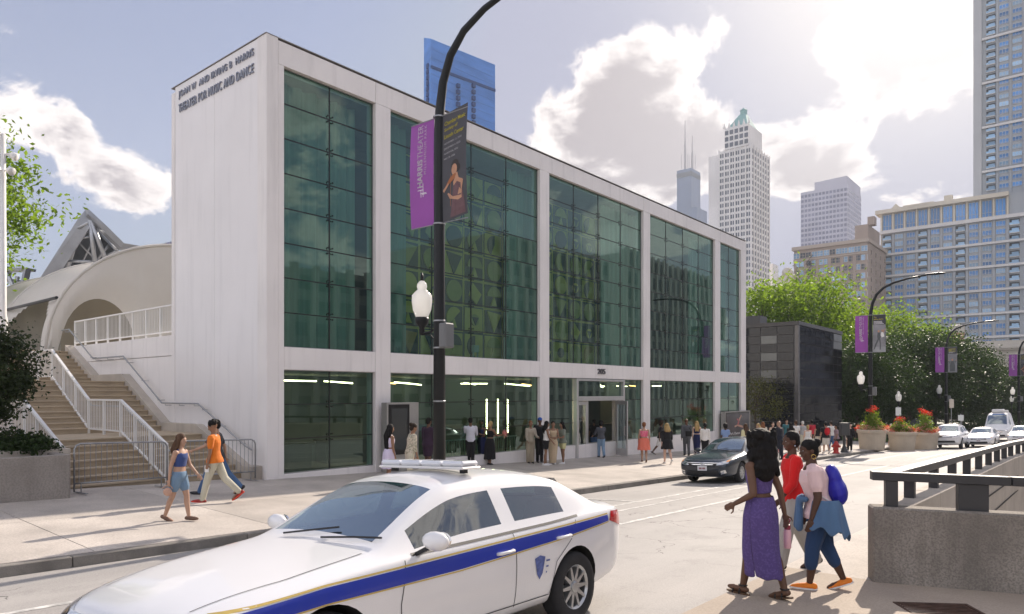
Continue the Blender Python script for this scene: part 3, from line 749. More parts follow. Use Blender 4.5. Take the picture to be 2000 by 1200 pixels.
def shrub(lab, loc, r, h, n, per, leaf, m, seed, name='shrub', cat='shrub', group=None):
    rng = random.Random(seed); t = thing(name, lab, cat, loc, 0, group); cl = []
    tb = MB()
    for _ in range(n):
        a = rng.uniform(0, 6.28); q = sqrt(rng.random())*r; z = h*(1-.55*(q/r)**2)*rng.uniform(.45, 1)
        c = Vector((cos(a)*q, sin(a)*q, z)); cl.append((c, r*.16)); tb.tube([(c.x*.25, c.y*.25, 0), (c.x*.7, c.y*.7, z*.6), c], [.012, .008, .003], 4)
    vs, fs = leaf_cloud(rng, cl, per, 1, leaf)
    cm = bpy.data.meshes.new('foliage'); cm.from_pydata(vs, [], fs); cm.materials.append(m)
    o = bpy.data.objects.new('foliage', cm); COL.objects.link(o); o.parent = t
    local('stems', tb, M_BARK, t); return t

# ================================================================== left: stair, railings, terrace, arched tents
M_STEP = mat('stair_concrete', (.46, .375, .27), .85, .14, 1.5, .25, 50, speck=.18, rand=.06)
M_WR = mat('white_railing', (.78, .77, .75), .4, .04, 2, spec=.5)
M_GALV = mat('galvanised_steel', (.36, .37, .385), .38, .15, 6, metal=.75)
SL, SM, SR = 5.9, 8.1, 10.2
st = thing('outdoor_staircase', 'tan concrete staircase climbing beside the white theater side wall', 'staircase', (-18.0, 8, gz(-18, 8)))
ZS0 = gz(-18, 9)-H
prof = []                                             # (d, z) of each tread front, rel. camera
def flight(d0, z0, n, rise, tread, sl, sr):
    for i in range(n):
        mb = MB(); d, z = d0+i*tread, z0+(i+1)*rise
        mb.box(-(d+tread+.02), -(d-.025), sl, sr, Z(z-.05), Z(z)); mb.box(-(d+tread+.02), -d, sl, sr, Z(z-rise-.3), Z(z-.05))
        mb.build('step', M_STEP, st, bevel=.008)
    return d0+n*tread, z0+n*rise
r1 = (-1.2-ZS0)/7
dA, zA = flight(18.15, ZS0, 7, r1, .378, SL, SR)
part_box('landing', -23.1, -(dA+.02), 1.0, SR, Z(-1.6), Z(-1.2), M_STEP, st)
dB, zB = flight(23.1, -1.2, 10, .161, .31, 1.0, SR)
part_box('landing', -28.9, -(dB+.02), 1.0, SR, Z(0), Z(zB), M_STEP, st)
dC_, zC = flight(28.9, zB, 8, .155, .33, -2.0, SR)
ter = MB(); ter.box(-90, -(dC_+.02), -25, 45, Z(-2.5), Z(zC)); ter.build('terrace', mat('terrace_paving', (.45, .42, .38), .85, .1), kind='structure')
part_box('side_fill', -23.1, -17.4, -6, SL-.16, Z(-2.6), Z(-1.22), M_CONCW, st)
def stair_path(o=0):                                   # d, floor z along the stair
    return [(18.0, ZS0), (dA, -1.2), (23.1, -1.2), (dB, zB), (28.9, zB), (dC_, zC)]
# stringers
for y0, y1, h_, m_ in ((SR+.004, SR+.3, .26, M_CONCW),):
    pts = stair_path()
    for (a, za), (b_, zb2) in zip(pts[:-1], pts[1:]):
        mb = MB(); q = lambda d, z, y: Vector((-d, y, Z(z)))
        mb.hexa([q(a, za-1.6, y0), q(b_, zb2-1.6, y0), q(b_, zb2-1.6, y1), q(a, za-1.6, y1)], [q(a, za+h_, y0), q(b_, zb2+h_, y0), q(b_, zb2+h_, y1), q(a, za+h_, y1)])
        mb.build('stringer', M_CONCW, st)
part_box('stringer_end', -18.0, -17.5, SR-.1, SR+.3, Z(-2.6), Z(ZS0+.32), M_CONCW, st)
def railing(nm, lab, path, h, s, post_gap=1.1, bal=.115, m=M_WR, tube=False, handrail=None):
    """path: list of (d, z floor) at street coordinate s"""
    t = thing(nm, lab, 'railing', (-path[0][0], s, Z(path[0][1])))
    q = lambda d, z: Vector((-d, s, Z(z)))
    top = MB(); bot = MB(); bl = MB()
    for (a, za), (b_, zb2) in zip(path[:-1], path[1:]):
        top.bar(q(a, za+h), q(b_, zb2+h), .075, .05); bot.bar(q(a, za+.14), q(b_, zb2+.14), .05, .04)
        L = sqrt((b_-a)**2+(zb2-za)**2); n = max(1, int(round(abs(b_-a)/bal)))
        for i in range(1, n):
            k = i/n; d = a+(b_-a)*k; z = za+(zb2-za)*k; bl.bar(q(d, z+.14), q(d, z+h), .016)
        npst = max(1, int(round(abs(b_-a)/post_gap)))
        for i in range(0 if (a, za) == path[0] else 1, npst+1):
            k = i/npst; d = a+(b_-a)*k; z = za+(zb2-za)*k
            pb = MB(); pb.bar(q(d, z-.06), q(d, z+h-.02), .06); pb.build('post', m, t)
    top.build('top_rail', m, t); bot.build('bottom_rail', m, t); bl.build('balusters', m, t, kind='stuff')
    if handrail:
        hb = MB(); q2 = lambda d, z: Vector((-d, s+handrail, Z(z)))
        hb.tube([q2(d, z+h-.17) for d, z in path], .022, 6); hb.build('handrail', M_GALV, t)
    return t
railing('stair_railing', 'white barred railing down the middle of the staircase', stair_path()[:5], 1.0, SM, handrail=.08)
railing('stair_railing', 'white barred railing along the left side of the staircase', [(18.0, ZS0), (dA, -1.2), (23.1, -1.2), (24.6, -.42)], 1.0, SL-.08, handrail=.08)
railing('terrace_railing', 'white barred terrace railing above the panelled wall beside the staircase', [(22.95, 1.87), (31.7, 1.87)], 1.0, 10.62, 1.15, .12)
railing('upper_stair_railing', 'white sloping railing at the left edge above the dark leafy tree', [(28.9, zB), (dC_, zC), (33.2, zC)], 1.0, 7.2)
# panelled wall below the terrace railing
wl = thing('terrace_wall', 'white panelled retaining wall between staircase and terrace railing', 'wall', (-27, 10.55, Z(-2)))
for k in range(4):
    a = 22.87+k*2.23; part_box('wall_panel', -(a+2.22), -a, 10.51, 10.75, Z(-2.6), Z(1.2), M_WHITE, wl)
    part_box('coping_panel', -(a+2.22), -a, 10.49, 10.78, Z(1.212), Z(1.87), M_WHITE, wl)
# wall handrail of grey tube on brackets
hr = thing('wall_handrail', 'thin grey tube handrail running up the white wall beside the stairs', 'handrail', (-18, 10.3, Z(-1.5)))
hp = [(17.75, ZS0+.75), (18.1, ZS0+.85), (dA, -.32), (23.2, -.32), (dB, zB+.88), (28.9, zB+.88), (dC_-.2, zC+.88), (dC_+.6, zC+.88)]
mb = MB(); mb.tube([Vector((-d, 10.28, Z(z))) for d, z in hp], .024, 8); mb.build('tube', M_GALV, hr, smooth=True)
for (a, za), (b_, zb2) in zip(hp[1:-1], hp[2:]):
    for k in (.1, .5, .9):
        p = Vector((-(a+(b_-a)*k), 10.28, Z(za+(zb2-za)*k))); mb = MB(); mb.tube([p, p-Vector((0, 0, .07)), p+Vector((0, .24, -.07))], .01, 6); mb.build('bracket', M_GALV, hr)
# planter, shrub
p0 = on_g(137, 973); pd, ps = -p0.x, p0.y
pl = thing('concrete_planter', 'long concrete planter box at the foot of the staircase', 'planter', (p0.x-.4, p0.y-2, gz(p0.x, p0.y-2)))
for a, b_ in ((ps-1.28, ps), (ps-3.4, ps-1.295), (ps-5.5, ps-3.415)):
    mb = MB(); mb.box(-(pd+.18), -pd, a, b_, gz(-pd, b_)-.1, Z(-1.29)); mb.build('front_panel', M_CONC, pl, bevel=.012)
mb = MB(); mb.box(-(pd+.19+1.2), -(pd+.19), ps-.18, ps, gz(-pd, ps)-.1, Z(-1.29)); mb.build('end_panel', M_CONC, pl, bevel=.012)
mb = MB(); mb.box(-(pd+1.3), -(pd+.19), ps-5.4, ps-.19, Z(-1.6), Z(-1.38)); mb.build('soil', M_EARTH, pl)
for k, (u, r_) in enumerate(((18, .62), (62, .42), (-60, .7))):
    q = at(u, 880, 15.2); shrub(('bushy green shrub at the left end of the planter', 'lower green shrub beside the white stair railing in the planter', 'green shrub just inside the left frame edge')[k], (q.x, q.y, Z(-1.42)), r_, .55 if k else .62, 60, 45, .085, M_LF2, 30+k)
tree_mesh('small', 3.4, 1.15, 2.4, .07, 120, 150, .10, M_LF3, 5, .2)
q = at(-34, 800, 14.8); tree('small', 'small dark leafy tree rising from the planter at the left edge', (q.x, q.y, Z(-1.5)), 1.2, .84)
# barricades
def barricade(lab, a, b_):
    a, b_ = Vector(a), Vector(b_); L = (b_-a).length; t = thing('crowd_barrier', lab, 'barrier', a, 0, 'crowd barriers before the stair')
    d = (b_-a).normalized(); up = Vector((0, 0, 1)); q = lambda x, z: a+d*x+up*z
    fr = MB(); r_ = .02
    path = [(0.02, .06), (.02, .98), (.06, 1.06), (.14, 1.1), (L-.14, 1.1), (L-.06, 1.06), (L-.02, .98), (L-.02, .06)]
    fr.tube([q(x, z) for x, z in path], r_, 8); fr.tube([q(.02, .24), q(L-.02, .24)], r_*.9, 8); fr.build('frame', M_GALV, t, smooth=True)
    n = int(L/.115)
    for i in range(1, n):
        mb = MB(); mb.tube([q(L*i/n, .24), q(L*i/n, 1.1)], .009, 6); mb.build('bar', M_GALV, t)
    nx = d.cross(up)
    for x in (.16, L-.16):
        mb = MB(); mb.bar(q(x, .03)-nx*.28, q(x, .03)+nx*.28, .05, .012); mb.bar(q(x, .03), q(x, .24), .04, .012); mb.build('foot', M_GALV, t)
pa, pb_, pc = on_g(143, 968), on_g(328, 950), on_g(503, 944)
d0 = 17.0
ba = lambda u, d: gp(-d, d*k1(u)/k2(u))
barricade('grey steel crowd barrier in front of the stair, left of the two', ba(143, 17.05), ba(328, 17.2))
barricade('grey steel crowd barrier against the theater corner, right of the two', ba(336, 17.15), ba(500, 17.35))
# ------------------------------------------------------------------ arched white tents on the terrace
def m_tent():
    m, nt, o = newmat('tent_membrane'); P = nt.nodes.new('ShaderNodeNewGeometry').outputs['Position']
    c = mixc(nt, mapr(nt, noise(nt, P, .5, 4), .3, .7), (.78, .745, .69), (.84, .81, .765))
    a = nd(nt, 'ShaderNodeBsdfDiffuse'); b = nd(nt, 'ShaderNodeBsdfTranslucent'); nt.links.new(c, a.inputs[0]); nt.links.new(c, b.inputs[0])
    mx = nt.nodes.new('ShaderNodeMixShader'); mx.inputs[0].default_value = .34; nt.links.new(a.outputs[0], mx.inputs[1]); nt.links.new(b.outputs[0], mx.inputs[2]); nt.links.new(mx.outputs[0], o.inputs[0]); return m
M_TENT = m_tent()
M_TENTI = mat('tent_lining', (.34, .31, .25), .8, .1, .5)
tn = thing('arched_tent', 'long white arched tent with round openings on the terrace', 'tent', (-33.5, 16.3, Z(zC)))
TS, TW, TH_ = 16.2, 6.1, 5.35
def arch(t, w_=TW, h_=TH_): return TS-w_*cos(t), zC+h_*sin(t)**.92
NB = 4; BL = 7.0
for b_ in range(NB):                                   # bays between ribs along d
    d_a, d_b = 33.4+b_*BL, 33.4+(b_+1)*BL
    mb = MB(); rows = []
    for i in range(25):
        k = i/24; d = d_a+(d_b-d_a)*k; sag = .45*sin(pi*k); row = []
        for j in range(73):
            t = pi*j/72; y, z = arch(t, TW-sag*.35, TH_-sag); row.append(Vector((-d, y, Z(z))))
        rows.append(row)
    # side openings: skip faces low on the near side, arch shaped
    for i in range(24):
        for j in range(72):
            k = (i+.5)/24; t = (j+.5)/72
            if t < .5 and sin(pi*k)**.7*.17 > t and .12 < k < .88: continue
            mb.poly([rows[i][j], rows[i+1][j], rows[i+1][j+1], rows[i][j+1]])
    mb.build('roof_skin', M_TENT, tn, smooth=True)
for b_ in range(NB+1):
    d = 33.4+b_*BL; mb = MB(); mb.tube([Vector((-d, arch(pi*j/28)[0], Z(arch(pi*j/28)[1]+.0))) for j in range(29)], .07, 8); mb.build('rib', M_TENT, tn, smooth=True)
# end membrane with an arched doorway, leaning outward
mb = MB(); oc, ow, oh = 12.15, 1.55, 2.45
def open_z(y): 
    k = (y-oc)/ow; return zC+oh*sqrt(max(0, 1-k*k)) if abs(k) < 1 else zC
NJ = 60
for j in range(NJ):
    y0, y1 = TS-TW+2*TW*j/NJ, TS-TW+2*TW*(j+1)/NJ
    zt = lambda y: zC+TH_*max(0, 1-((y-TS)/TW)**2)**.46
    col0 = [Vector((-33.4+.14*sin(pi*k/8), y0, Z(open_z(y0)+(max(zt(y0), open_z(y0))-open_z(y0))*k/8))) for k in range(9)]
    col1 = [Vector((-33.4+.14*sin(pi*k/8), y1, Z(open_z(y1)+(max(zt(y1), open_z(y1))-open_z(y1))*k/8))) for k in range(9)]
    mb.grid([col0, col1])
mb.build('end_membrane', M_TENT, tn, smooth=True)
mb = MB(); mb.grid([[Vector((-(33.6), y, Z(z))) for z in (zC, zC+2.6)] for y in (10.2, 14)]); 
mb = MB(); mb.box(-60, -39.5, 12.6, 20.5, Z(zC), Z(zC+3.3)); mb.build('inner_partition', M_TENTI, tn)
q0, q1 = Vector((-33.5, arch(.42)[0]-.1, Z(arch(.42)[1]))), Vector((-40.3, arch(.42)[0]-.1, Z(arch(.42)[1])))
mb = MB(); mb.tube([q0, q1], .07, 8); mb.build('awning_tube', M_RAIL, tn)
# ------------------------------------------------------------------ steel clad bandshell behind the tents
M_PVS = mat('brushed_steel_cladding', (.30, .31, .33), .4, .15, .4, .1, 3, metal=.7)
M_PVI = mat('steel_lining', (.17, .19, .22), .5, .3, .3, metal=.5)
M_TRS = mat('truss_steel', (.45, .47, .50), .35, .1, metal=.7)
Yp = 88.0
pv = thing('bandshell_roof', 'peaked steel clad bandshell roof with exposed trusses behind the tents', 'bandshell', at(165, 600, Yp))
A = lambda u, v, dy=0: at(u, v, Yp+dy)
def plate(nm, pts, th_, m):
    n = (Vector(pts[1])-Vector(pts[0])).cross(Vector(pts[2])-Vector(pts[0])).normalized()*th_
    mb = MB(); mb.prism(pts, n); return mb.build(nm, m, pv)
apex = A(166, 411); 
plate('left_roof_edge', [A(166, 411), A(152, 428, 0), A(70, 556, 2), A(80, 556, 2), A(158, 436, 0), A(168, 424)], 1.2, M_PVS)
plate('right_roof_edge', [A(166, 411), A(168, 424), A(200, 458, 1), A(232, 489, 2), A(285, 494, 4), A(285, 488, 4), A(238, 480, 2), A(205, 447, 1)], 1.2, M_PVS)
plate('rear_lining', [A(164, 424, 9), A(92, 552, 10), A(230, 552, 12), A(232, 490, 12)], .3, M_PVI)
plate('side_lining', [A(164, 424, 9), A(232, 490, 12), A(228, 489, 2), A(168, 424, .6)], .2, M_PVI)
plate('left_lining', [A(164, 424, 9), A(92, 552, 10), A(80, 556, 2.3), A(160, 430, .8)], .2, M_PVI)
for a, b_, r_ in (((176, 430, 0), (186, 520, 2), .28), ((178, 430, 0), (207, 510, 2), .28), ((150, 458, 1), (124, 545, 3), .38), ((152, 446, 0), (178, 432, 0), .16), ((136, 467, 1), (176, 463, 1), .14),
                  ((110, 510, 2), (180, 511, 2), .18), ((150, 470, 2), (181, 502, 4), .12), ((181, 470, 3), (155, 525, 4), .12), ((122, 498, 2), (95, 545, 3), .2), ((190, 450, 2), (228, 488, 2), .2),
                  ((130, 510, 3), (142, 535, 3), .16), ((140, 513, 3), (152, 530, 3), .12), ((190, 508, 3), (216, 474, 3), .15), ((208, 500, 3), (232, 487, 3), .15), ((165, 445, 4), (182, 470, 4), .1), ((98, 540, 4), (126, 520, 4), .1)):
    mb = MB(); mb.tube([A(*a), A(*b_)], r_, 8); mb.build('truss_member', M_TRS, pv, smooth=True)
# neighbouring fragment at the far left and the glass office block beside it
plate('outlying_roof_slab', [A(-30, 523), A(51, 523, 1), A(49, 528, 1), A(-30, 530)], 3.0, M_PVS)
plate('outlying_fin', [A(51, 523, 1), A(40, 572, 1), A(36, 572, 1), A(46, 524, 1)], 1.0, M_PVS)
for a, b_ in (((12, 530, 1), (30, 568, 1)), ((34, 540, 2), (30, 570, 2)), ((0, 545, 2), (42, 552, 2)), ((15, 552, 3), (20, 528, 3))):
    mb = MB(); mb.tube([A(*a), A(*b_)], .25, 8); mb.build('truss_member', M_TRS, pv)
# white lighting mast with floodlight clusters
mp = at(6, 700, 27.0); mp.z = Z(-2)
ms = thing('lighting_mast', 'white lighting mast with clustered floodlights at the left edge', 'mast', mp)
zt = (768-262)/1375*27+H-mp.z
mb = MB(); mb.tube([(0, 0, 0), (0, 0, (768-622)/1375*27+H-mp.z), (0, 0, (768-615)/1375*27+H-mp.z), (0, 0, zt)], [.16, .15, .12, .09], 12); local('pole', mb, M_WR, ms, smooth=True)
rng = random.Random(3)
for k in range(9):
    z = zt-.05-(k % 3)*.62-rng.uniform(0, .2); a = rng.uniform(0, 6.28); c = Vector((.3*cos(a), .3*sin(a), z)); dr = Vector((cos(a), sin(a), -.5)).normalized()
    mb = MB(); mb.tube([(0, 0, z), c], .03, 6); mb.tube([c-dr*.08, c+dr*.02, c+dr*.16, c+dr*.18], [.07, .12, .16, .15], 12); local('floodlight', mb, M_WR, ms, smooth=True)
# pale green tree behind the mast
tree_mesh('wispy', 11, 3.4, 7.0, .2, 130, 75, .26, M_LF1, 9, .3)
q = at(-62, 700, 36); tree('wispy', 'bright yellow green tree behind the white lighting mast', (q.x, q.y, Z(1.6)), .5, 1.08)
# ================================================================== buildings beyond
def m_facade(name, col, **k): return mat(name, col, k.pop('rough', .8), k.pop('var', .1), k.pop('scale', .06), **k)
GL_BLUE = mat('window_blue', (.09, .25, .54), .12, .25, .05, spec=.4, rand=.35)  # sky reflection painted into the blue base colour of these panes
GL_PALE = mat('window_pale', (.27, .43, .60), .12, .2, .05, spec=.5, rand=.35)
GL_DARK = mat('window_dark', (.05, .06, .075), .08, .2, .05, spec=.8, rand=.3)
def facing_plane(s0):                                  # a facade on the plane y = s0 facing the camera
    return lambda u, v, back=0: on_s(u, v, s0+back)
def win_mesh(w_, h_, m, kind='plain', dep=.25):
    """window unit about its centre, facing -Y"""
    b = MB(); b.cur = 1; f = .10
    b.box(-w_/2, w_/2, -dep, 0, -h_/2, -h_/2+f); b.box(-w_/2, w_/2, -dep, 0, h_/2-f, h_/2); b.box(-w_/2, -w_/2+f, -dep, 0, -h_/2+f, h_/2-f); b.box(w_/2-f, w_/2, -dep, 0, -h_/2+f, h_/2-f)
    if kind == 'triple':
        for q in (-w_/6, w_/6): b.box(q-.05, q+.05, -dep, 0, -h_/2+f, h_/2-f)
        b.box(-w_/2+f, w_/2-f, -dep*.8, 0, -h_/2+h_*.25, -h_/2+h_*.25+.08)
    if kind == 'double': b.box(-.06, .06, -dep, 0, -h_/2+f, h_/2-f); b.box(-w_/2+f, w_/2-f, -dep*.8, 0, -.04, .04)
    b.cur = 0; b.box(-w_/2+f, w_/2-f, -dep*.45, -.01, -h_/2+f, h_/2-f)
    return b.mesh('window', m)

# --- big apartment block, aligned with the street grid, about 350 m off
SA = 352.0; PA = facing_plane(SA)
ab = thing('apartment_block', 'wide grey apartment block with pale floor bands and blue windows', 'building', on_s(1850, 760, SA))
ab.location.z = -4
M_AB = m_facade('apartment_grey', (.36, .385, .41)); M_BAND = m_facade('pale_band', (.62, .61, .60)); M_CROWN = m_facade('crown_stone', (.60, .55, .46))
L0, R0 = on_s(1722, 500, SA).x, on_s(1968, 500, SA).x
RX = on_s(2060, 500, SA).x
zt = on_s(1722, 415, SA).z
part_box('main_wall', L0, RX, SA, SA+30, -6, zt, M_AB, ab, 0)
part_box('side_return', L0-.4, L0-.01, SA-.2, SA+30, -6, zt, M_CROWN, ab, 0)
zc0 = on_s(1722, 456, SA).z
part_box('crown_beam', L0-2.2, R0+.5, SA-2.4, SA+6, zt-1.2, zt+.5, M_CROWN, ab, 0)
FH = (zc0-on_s(1722, 498, SA).z)/3
part_box('crown_band', L0-.6, RX, SA-1.6, SA-.02, zc0-.7, zc0+.7, M_BAND, ab, 0)
nb_ = 10; BW = (R0-L0)/nb_
balc = (0, 3, 6)
wA = win_mesh(BW*.72, FH*.66, [GL_BLUE, M_BAND], 'triple'); wA2 = win_mesh(BW*.72, FH*.66, [GL_PALE, M_BAND], 'triple'); wC = win_mesh(BW*.76, zt-1.6-zc0-1.0, [GL_BLUE, M_CROWN], 'triple', .4)
bal = MB(); bal.cur = 0; bal.box(-BW*.36, BW*.36, -.9, -.02, -FH*.42, -FH*.34); bal.cur = 1; bal.box(-BW*.36, BW*.36, -.92, -.86, -FH*.34, -FH*.08)
bal.cur = 2; bal.box(-BW*.36, BW*.36, -.04, -.015, -FH*.3, FH*.4); bal.cur = 3; bal.box(-BW*.2, BW*.3, -.07, -.045, -FH*.3, FH*.22)
bal = bal.mesh('balcony', [M_BAND, GL_PALE, mat('recess_shade', (.06, .065, .07), .8), GL_PALE])
nfl = 23
xs_all = [L0+BW*(k+.5) for k in range(nb_)]+[R0+BW*(k+.5) for k in range(3)]
for k, x in enumerate(xs_all):
    if k < nb_: inst('window', wC, ab, (x, SA-.02, (zt-1.4+zc0+.7)/2))
    for f in range(nfl):
        z = zc0-.7-FH*(f+.5)-.1
        if z < on_s(1900, 705, SA).z: break
        if (k < nb_ and k in balc) or k == nb_: inst('balcony', bal, ab, (x, SA-.02, z))
        else: inst('window', wA if R.random() < .6 else wA2, ab, (x, SA-.02, z))
for k in range(nb_+1):
    part_box('pier', L0+BW*k-.35, L0+BW*k+.35, SA-.7, SA-.03, zc0+.7, zt-1.2, M_CROWN, ab, 0)
    if k: part_box('pier', L0+BW*k-.45, L0+BW*k+.45, SA-.55, SA-.03, 8, zc0-.72, M_AB, ab, 0)
for f in range(3, nfl, 3):
    z = zc0-FH*f-.35
    if z > 14: part_box('floor_band', L0-.5, RX, SA-1.15, SA-.56, z-.45, z+.45, M_BAND, ab, 0)
mb = MB(); mb.box(L0+8, L0+20, SA+3, SA+9, zt, zt+2.2); mb.box(L0+24, L0+27, SA+2, SA+5, zt, zt+3.6); mb.prism([(L0+3, SA+1, zt+.5), (L0+8, SA+1, zt+.5), (L0+5.5, SA+1, zt+3.2)], (0, 3, 0)); mb.build('roof_plant', M_CROWN, ab)
# --- tall tower behind it, leaving the frame at the top
ST = 372.0
tw = thing('apartment_tower', 'tall apartment tower with pale bands leaving the top right corner', 'building', on_s(1960, 760, ST)); tw.location.z = -4
TL, TR = on_s(1904, 300, ST).x, on_s(2075, 300, ST).x; zt2 = on_s(1904, -90, ST).z
part_box('wall', TL, TR, ST, ST+28, -5, zt2, M_AB, tw, 0)
part_box('corner_pier', TL-.5, TL+2.6, ST-.8, ST-.02, -5, zt2, m_facade('tower_pier', (.44, .45, .46)), tw, 0)
FT = FH*1.0; nc = 7; BT = 4.7
wT = win_mesh(BT*.74, FT*.62, [GL_BLUE, M_BAND], 'triple'); wT2 = win_mesh(BT*.74, FT*.62, [GL_PALE, M_BAND], 'triple')
for k in range(nc):
    x = TL+4.6+BT*k+BT/2-1
    if x > on_s(2030, 300, ST).x: break
    f = 0; z = on_s(1904, 372, ST).z
    while z < on_s(1904, -30, ST).z:
        if k == 0: inst('balcony', bal, tw, (x, ST-.02, z))
        else: inst('window', wT if R.random() < .62 else wT2, tw, (x, ST-.02, z))
        z += FT; f += 1
    part_box('pier', x+BT/2-.45, x+BT/2+.45, ST-.5, ST-.03, -4, zt2-1, M_AB, tw, 0)
z = on_s(1904, 340, ST).z
while z < on_s(1904, -60, ST).z:
    part_box('floor_band', TL+2.7, TR, ST-1.2, ST-.55, z-.5, z+.5, M_BAND, tw, 0); z += FT*6
# --- brown brick block
SB_ = 318.0
bb = thing('brick_office_block', 'brown brick block with rows of paired windows behind the trees', 'building', on_s(1620, 760, SB_)); bb.location.z = -4
BL_, BR_ = on_s(1551, 550, SB_).x, on_s(1694, 550, SB_).x; ztb = on_s(1551, 484, SB_).z
M_BRK = m_facade('brown_brick', (.36, .29, .245), var=.15); M_BRKT = m_facade('stone_trim', (.44, .37, .31))
part_box('wall', BL_, BR_, SB_, SB_+55, -5, ztb-1.5, M_BRK, bb, 0); part_box('cornice', BL_-.8, BR_+.8, SB_-.9, SB_+55, ztb-1.49, ztb, M_BRKT, bb, 0)
part_box('string_course', BL_-.3, BR_+.2, SB_-.35, SB_-.03, ztb-6.2, ztb-5.6, M_BRKT, bb, 0)
pxr = on_s(1666, 460, SB_).x
part_box('penthouse', pxr, BR_-.5, SB_+3, SB_+24, ztb, on_s(1680, 440, SB_+3).z, M_BRK, bb, 0)
part_box('chimney', pxr+4.4, pxr+7, SB_+5, SB_+9, on_s(1680, 440, SB_+3).z, on_s(1680, 424, SB_+3).z, M_BRK, bb, 0)
wB = win_mesh(2.5, 2.35, [GL_PALE, M_BAND], 'double'); wB2 = win_mesh(2.5, 2.35, [GL_DARK, M_BRKT], 'double')
nbb = 6; FB = 3.75
for k in range(nbb):
    for f in range(13):
        for q in (-1.45, 1.45):
            z = ztb-4.0-FB*f
            if z > 22: inst('window', wB if R.random() < .6 else wB2, bb, (BL_+(BR_-BL_)*(k+.5)/nbb+q*.95, SB_-.02, z))
for k in range(nbb+1): x = BL_+(BR_-BL_)*k/nbb; part_box('pier', max(BL_, x-.7), min(BR_, x+.7), SB_-.3, SB_-.02, 5, ztb-6.3, M_BRK, bb, 0)
# fire escape
mb = MB(); fx = on_s(1583, 520, SB_).x
for f in range(8):
    z = ztb-8-FB*f; mb.box(fx-1.7, fx+1.7, SB_-1.5, SB_-.4, z-.1, z); mb.bar((fx-1.5, SB_-1.4, z), (fx+1.5, SB_-1.4, z+FB), .18); mb.bar((fx-1.7, SB_-1.5, z+1), (fx+1.7, SB_-1.5, z+1), .1)
mb.build('fire_escape', mat('iron_black', (.03, .03, .032), .6, 0), bb)
# side windows of the brick block (right flank)
for f in range(12):
    for k in range(7):
        mb = None
wS = win_mesh(1.6, 2.2, [GL_DARK, M_BRKT], 'plain')
for f in range(11):
    for k in range(6): inst('window', wS, bb, (BR_+.02, SB_+6+k*8, ztb-5-FB*f), pi/2)
# --- white terracotta skyscraper with stepped crown and green cap
M_TC = m_facade('white_terracotta', (.76, .735, .71)); M_CAP = m_facade('copper_green', (.28, .46, .44))
sk = thing('terracotta_skyscraper', 'white stepped skyscraper with a pale green pyramid cap', 'building', at(1440, 760, 430)); sk.location.z = -4
Ys = 430.0; cx = at(1463, 400, Ys)                       # near vertical corner
# local frame: left face along -x, right face along +y; find widths from pixels
def corner_box(nm, u0, uc, u1, vt, vb, m, ins=0.0, parent=sk, Yc_=Ys):
    c = at(uc, vt, Yc_); s_c = c.y; d_c = -c.x
    dl = s_c*k2(u0)/k1(u0); sr = d_c*k1(u1)/k2(u1) if k2(u1) > .02 else s_c+40
    sr = min(sr, s_c+70)
    zt_, zb_ = c.z, at(uc, vb, Yc_).z
    mb = MB(); mb.box(-dl+ins, c.x-ins, s_c+ins, sr-ins, zb_, zt_); o = mb.build(nm, m, parent); return (-dl, c.x, s_c, sr, zb_, zt_)
b1 = corner_box('main_shaft', 1405, 1467, 1502, 283, 800, M_TC)
corner_box('side_wing', 1384, 1404.5, 1420, 303, 800, M_TC, parent=sk, Yc_=Ys+14)
b2 = corner_box('upper_shaft', 1414, 1462, 1490, 240, 282.5, M_TC, .4)
b3 = b2
corner_box('low_annex', 1500, 1509, 1520, 515, 800, M_TC, parent=sk, Yc_=Ys+60)
x0, x1, y0, y1, _, zt_ = b3; mb = MB(); cx_2, cy_2 = (x0+x1)/2, (y0+y1)/2; za = at(1450, 207, Ys).z; zq = at(1450, 193, Ys).z
mb.add([(x0+1.2, y0+1.2, zt_-.5), (x1-1.2, y0+1.2, zt_-.5), (x1-1.2, y1-1.2, zt_-.5), (x0+1.2, y1-1.2, zt_-.5), (cx_2-2, cy_2-2, za), (cx_2+2, cy_2-2, za), (cx_2+2, cy_2+2, za), (cx_2-2, cy_2+2, za)], [(0, 1, 5, 4), (1, 2, 6, 5), (2, 3, 7, 6), (3, 0, 4, 7), (4, 5, 6, 7)])
cap = mb.build('pyramid_cap', M_CAP, sk)
mb = MB(); mb.lathe((cx_2, cy_2, za), [(2.2, 0), (2.2, 2.6), (2.5, 2.7), (1.6, zq-za-1), (.2, zq-za)], 8); mb.build('lantern', M_CAP, cap)
for q in range(6): x = x0+(x1-x0)*q/5; mb = MB(); mb.prism([(x-.8, y0+.2, zt_), (x+.8, y0+.2, zt_), (x, y0+.2, zt_+3.4)], (0, .8, 0)); mb.build('pinnacle', M_TC, sk)
wins = MB(); x0, x1, y0, y1, zb_, zt_ = b1; M_WD = mat('window_grey', (.13, .145, .17), .2, .25, .2)
fl = 3.9; z = zt_-3
ncl = 6; ncr = 7
piers = MB()
while z > at(1450, 610, Ys).z:
    for k in range(ncl):
        xx = x0+(x1-x0)*(k+.5)/ncl
        for q in (-1.0, 1.0): wins.box(xx+q-.75, xx+q+.75, y0-.12, y0-.02, z-1.2, z+1.2)
    for k in range(ncr):
        yy = y0+(y1-y0)*(k+.5)/ncr; wins.box(x1+.02, x1+.12, yy-1.2, yy+1.2, z-1.2, z+1.2)
    z -= fl
for (bx_, n1_, n2_) in ((b2, 5, 4),):
    X0, X1, Y0, Y1, zb2_, zt2_ = bx_; z = zt2_-3
    while z > zb2_+1:
        for k in range(n1_): xx = X0+(X1-X0)*(k+.5)/n1_; wins.box(xx-1.1, xx+1.1, Y0+.2, Y0+.45, z-1.3, z+1.3)
        z -= fl
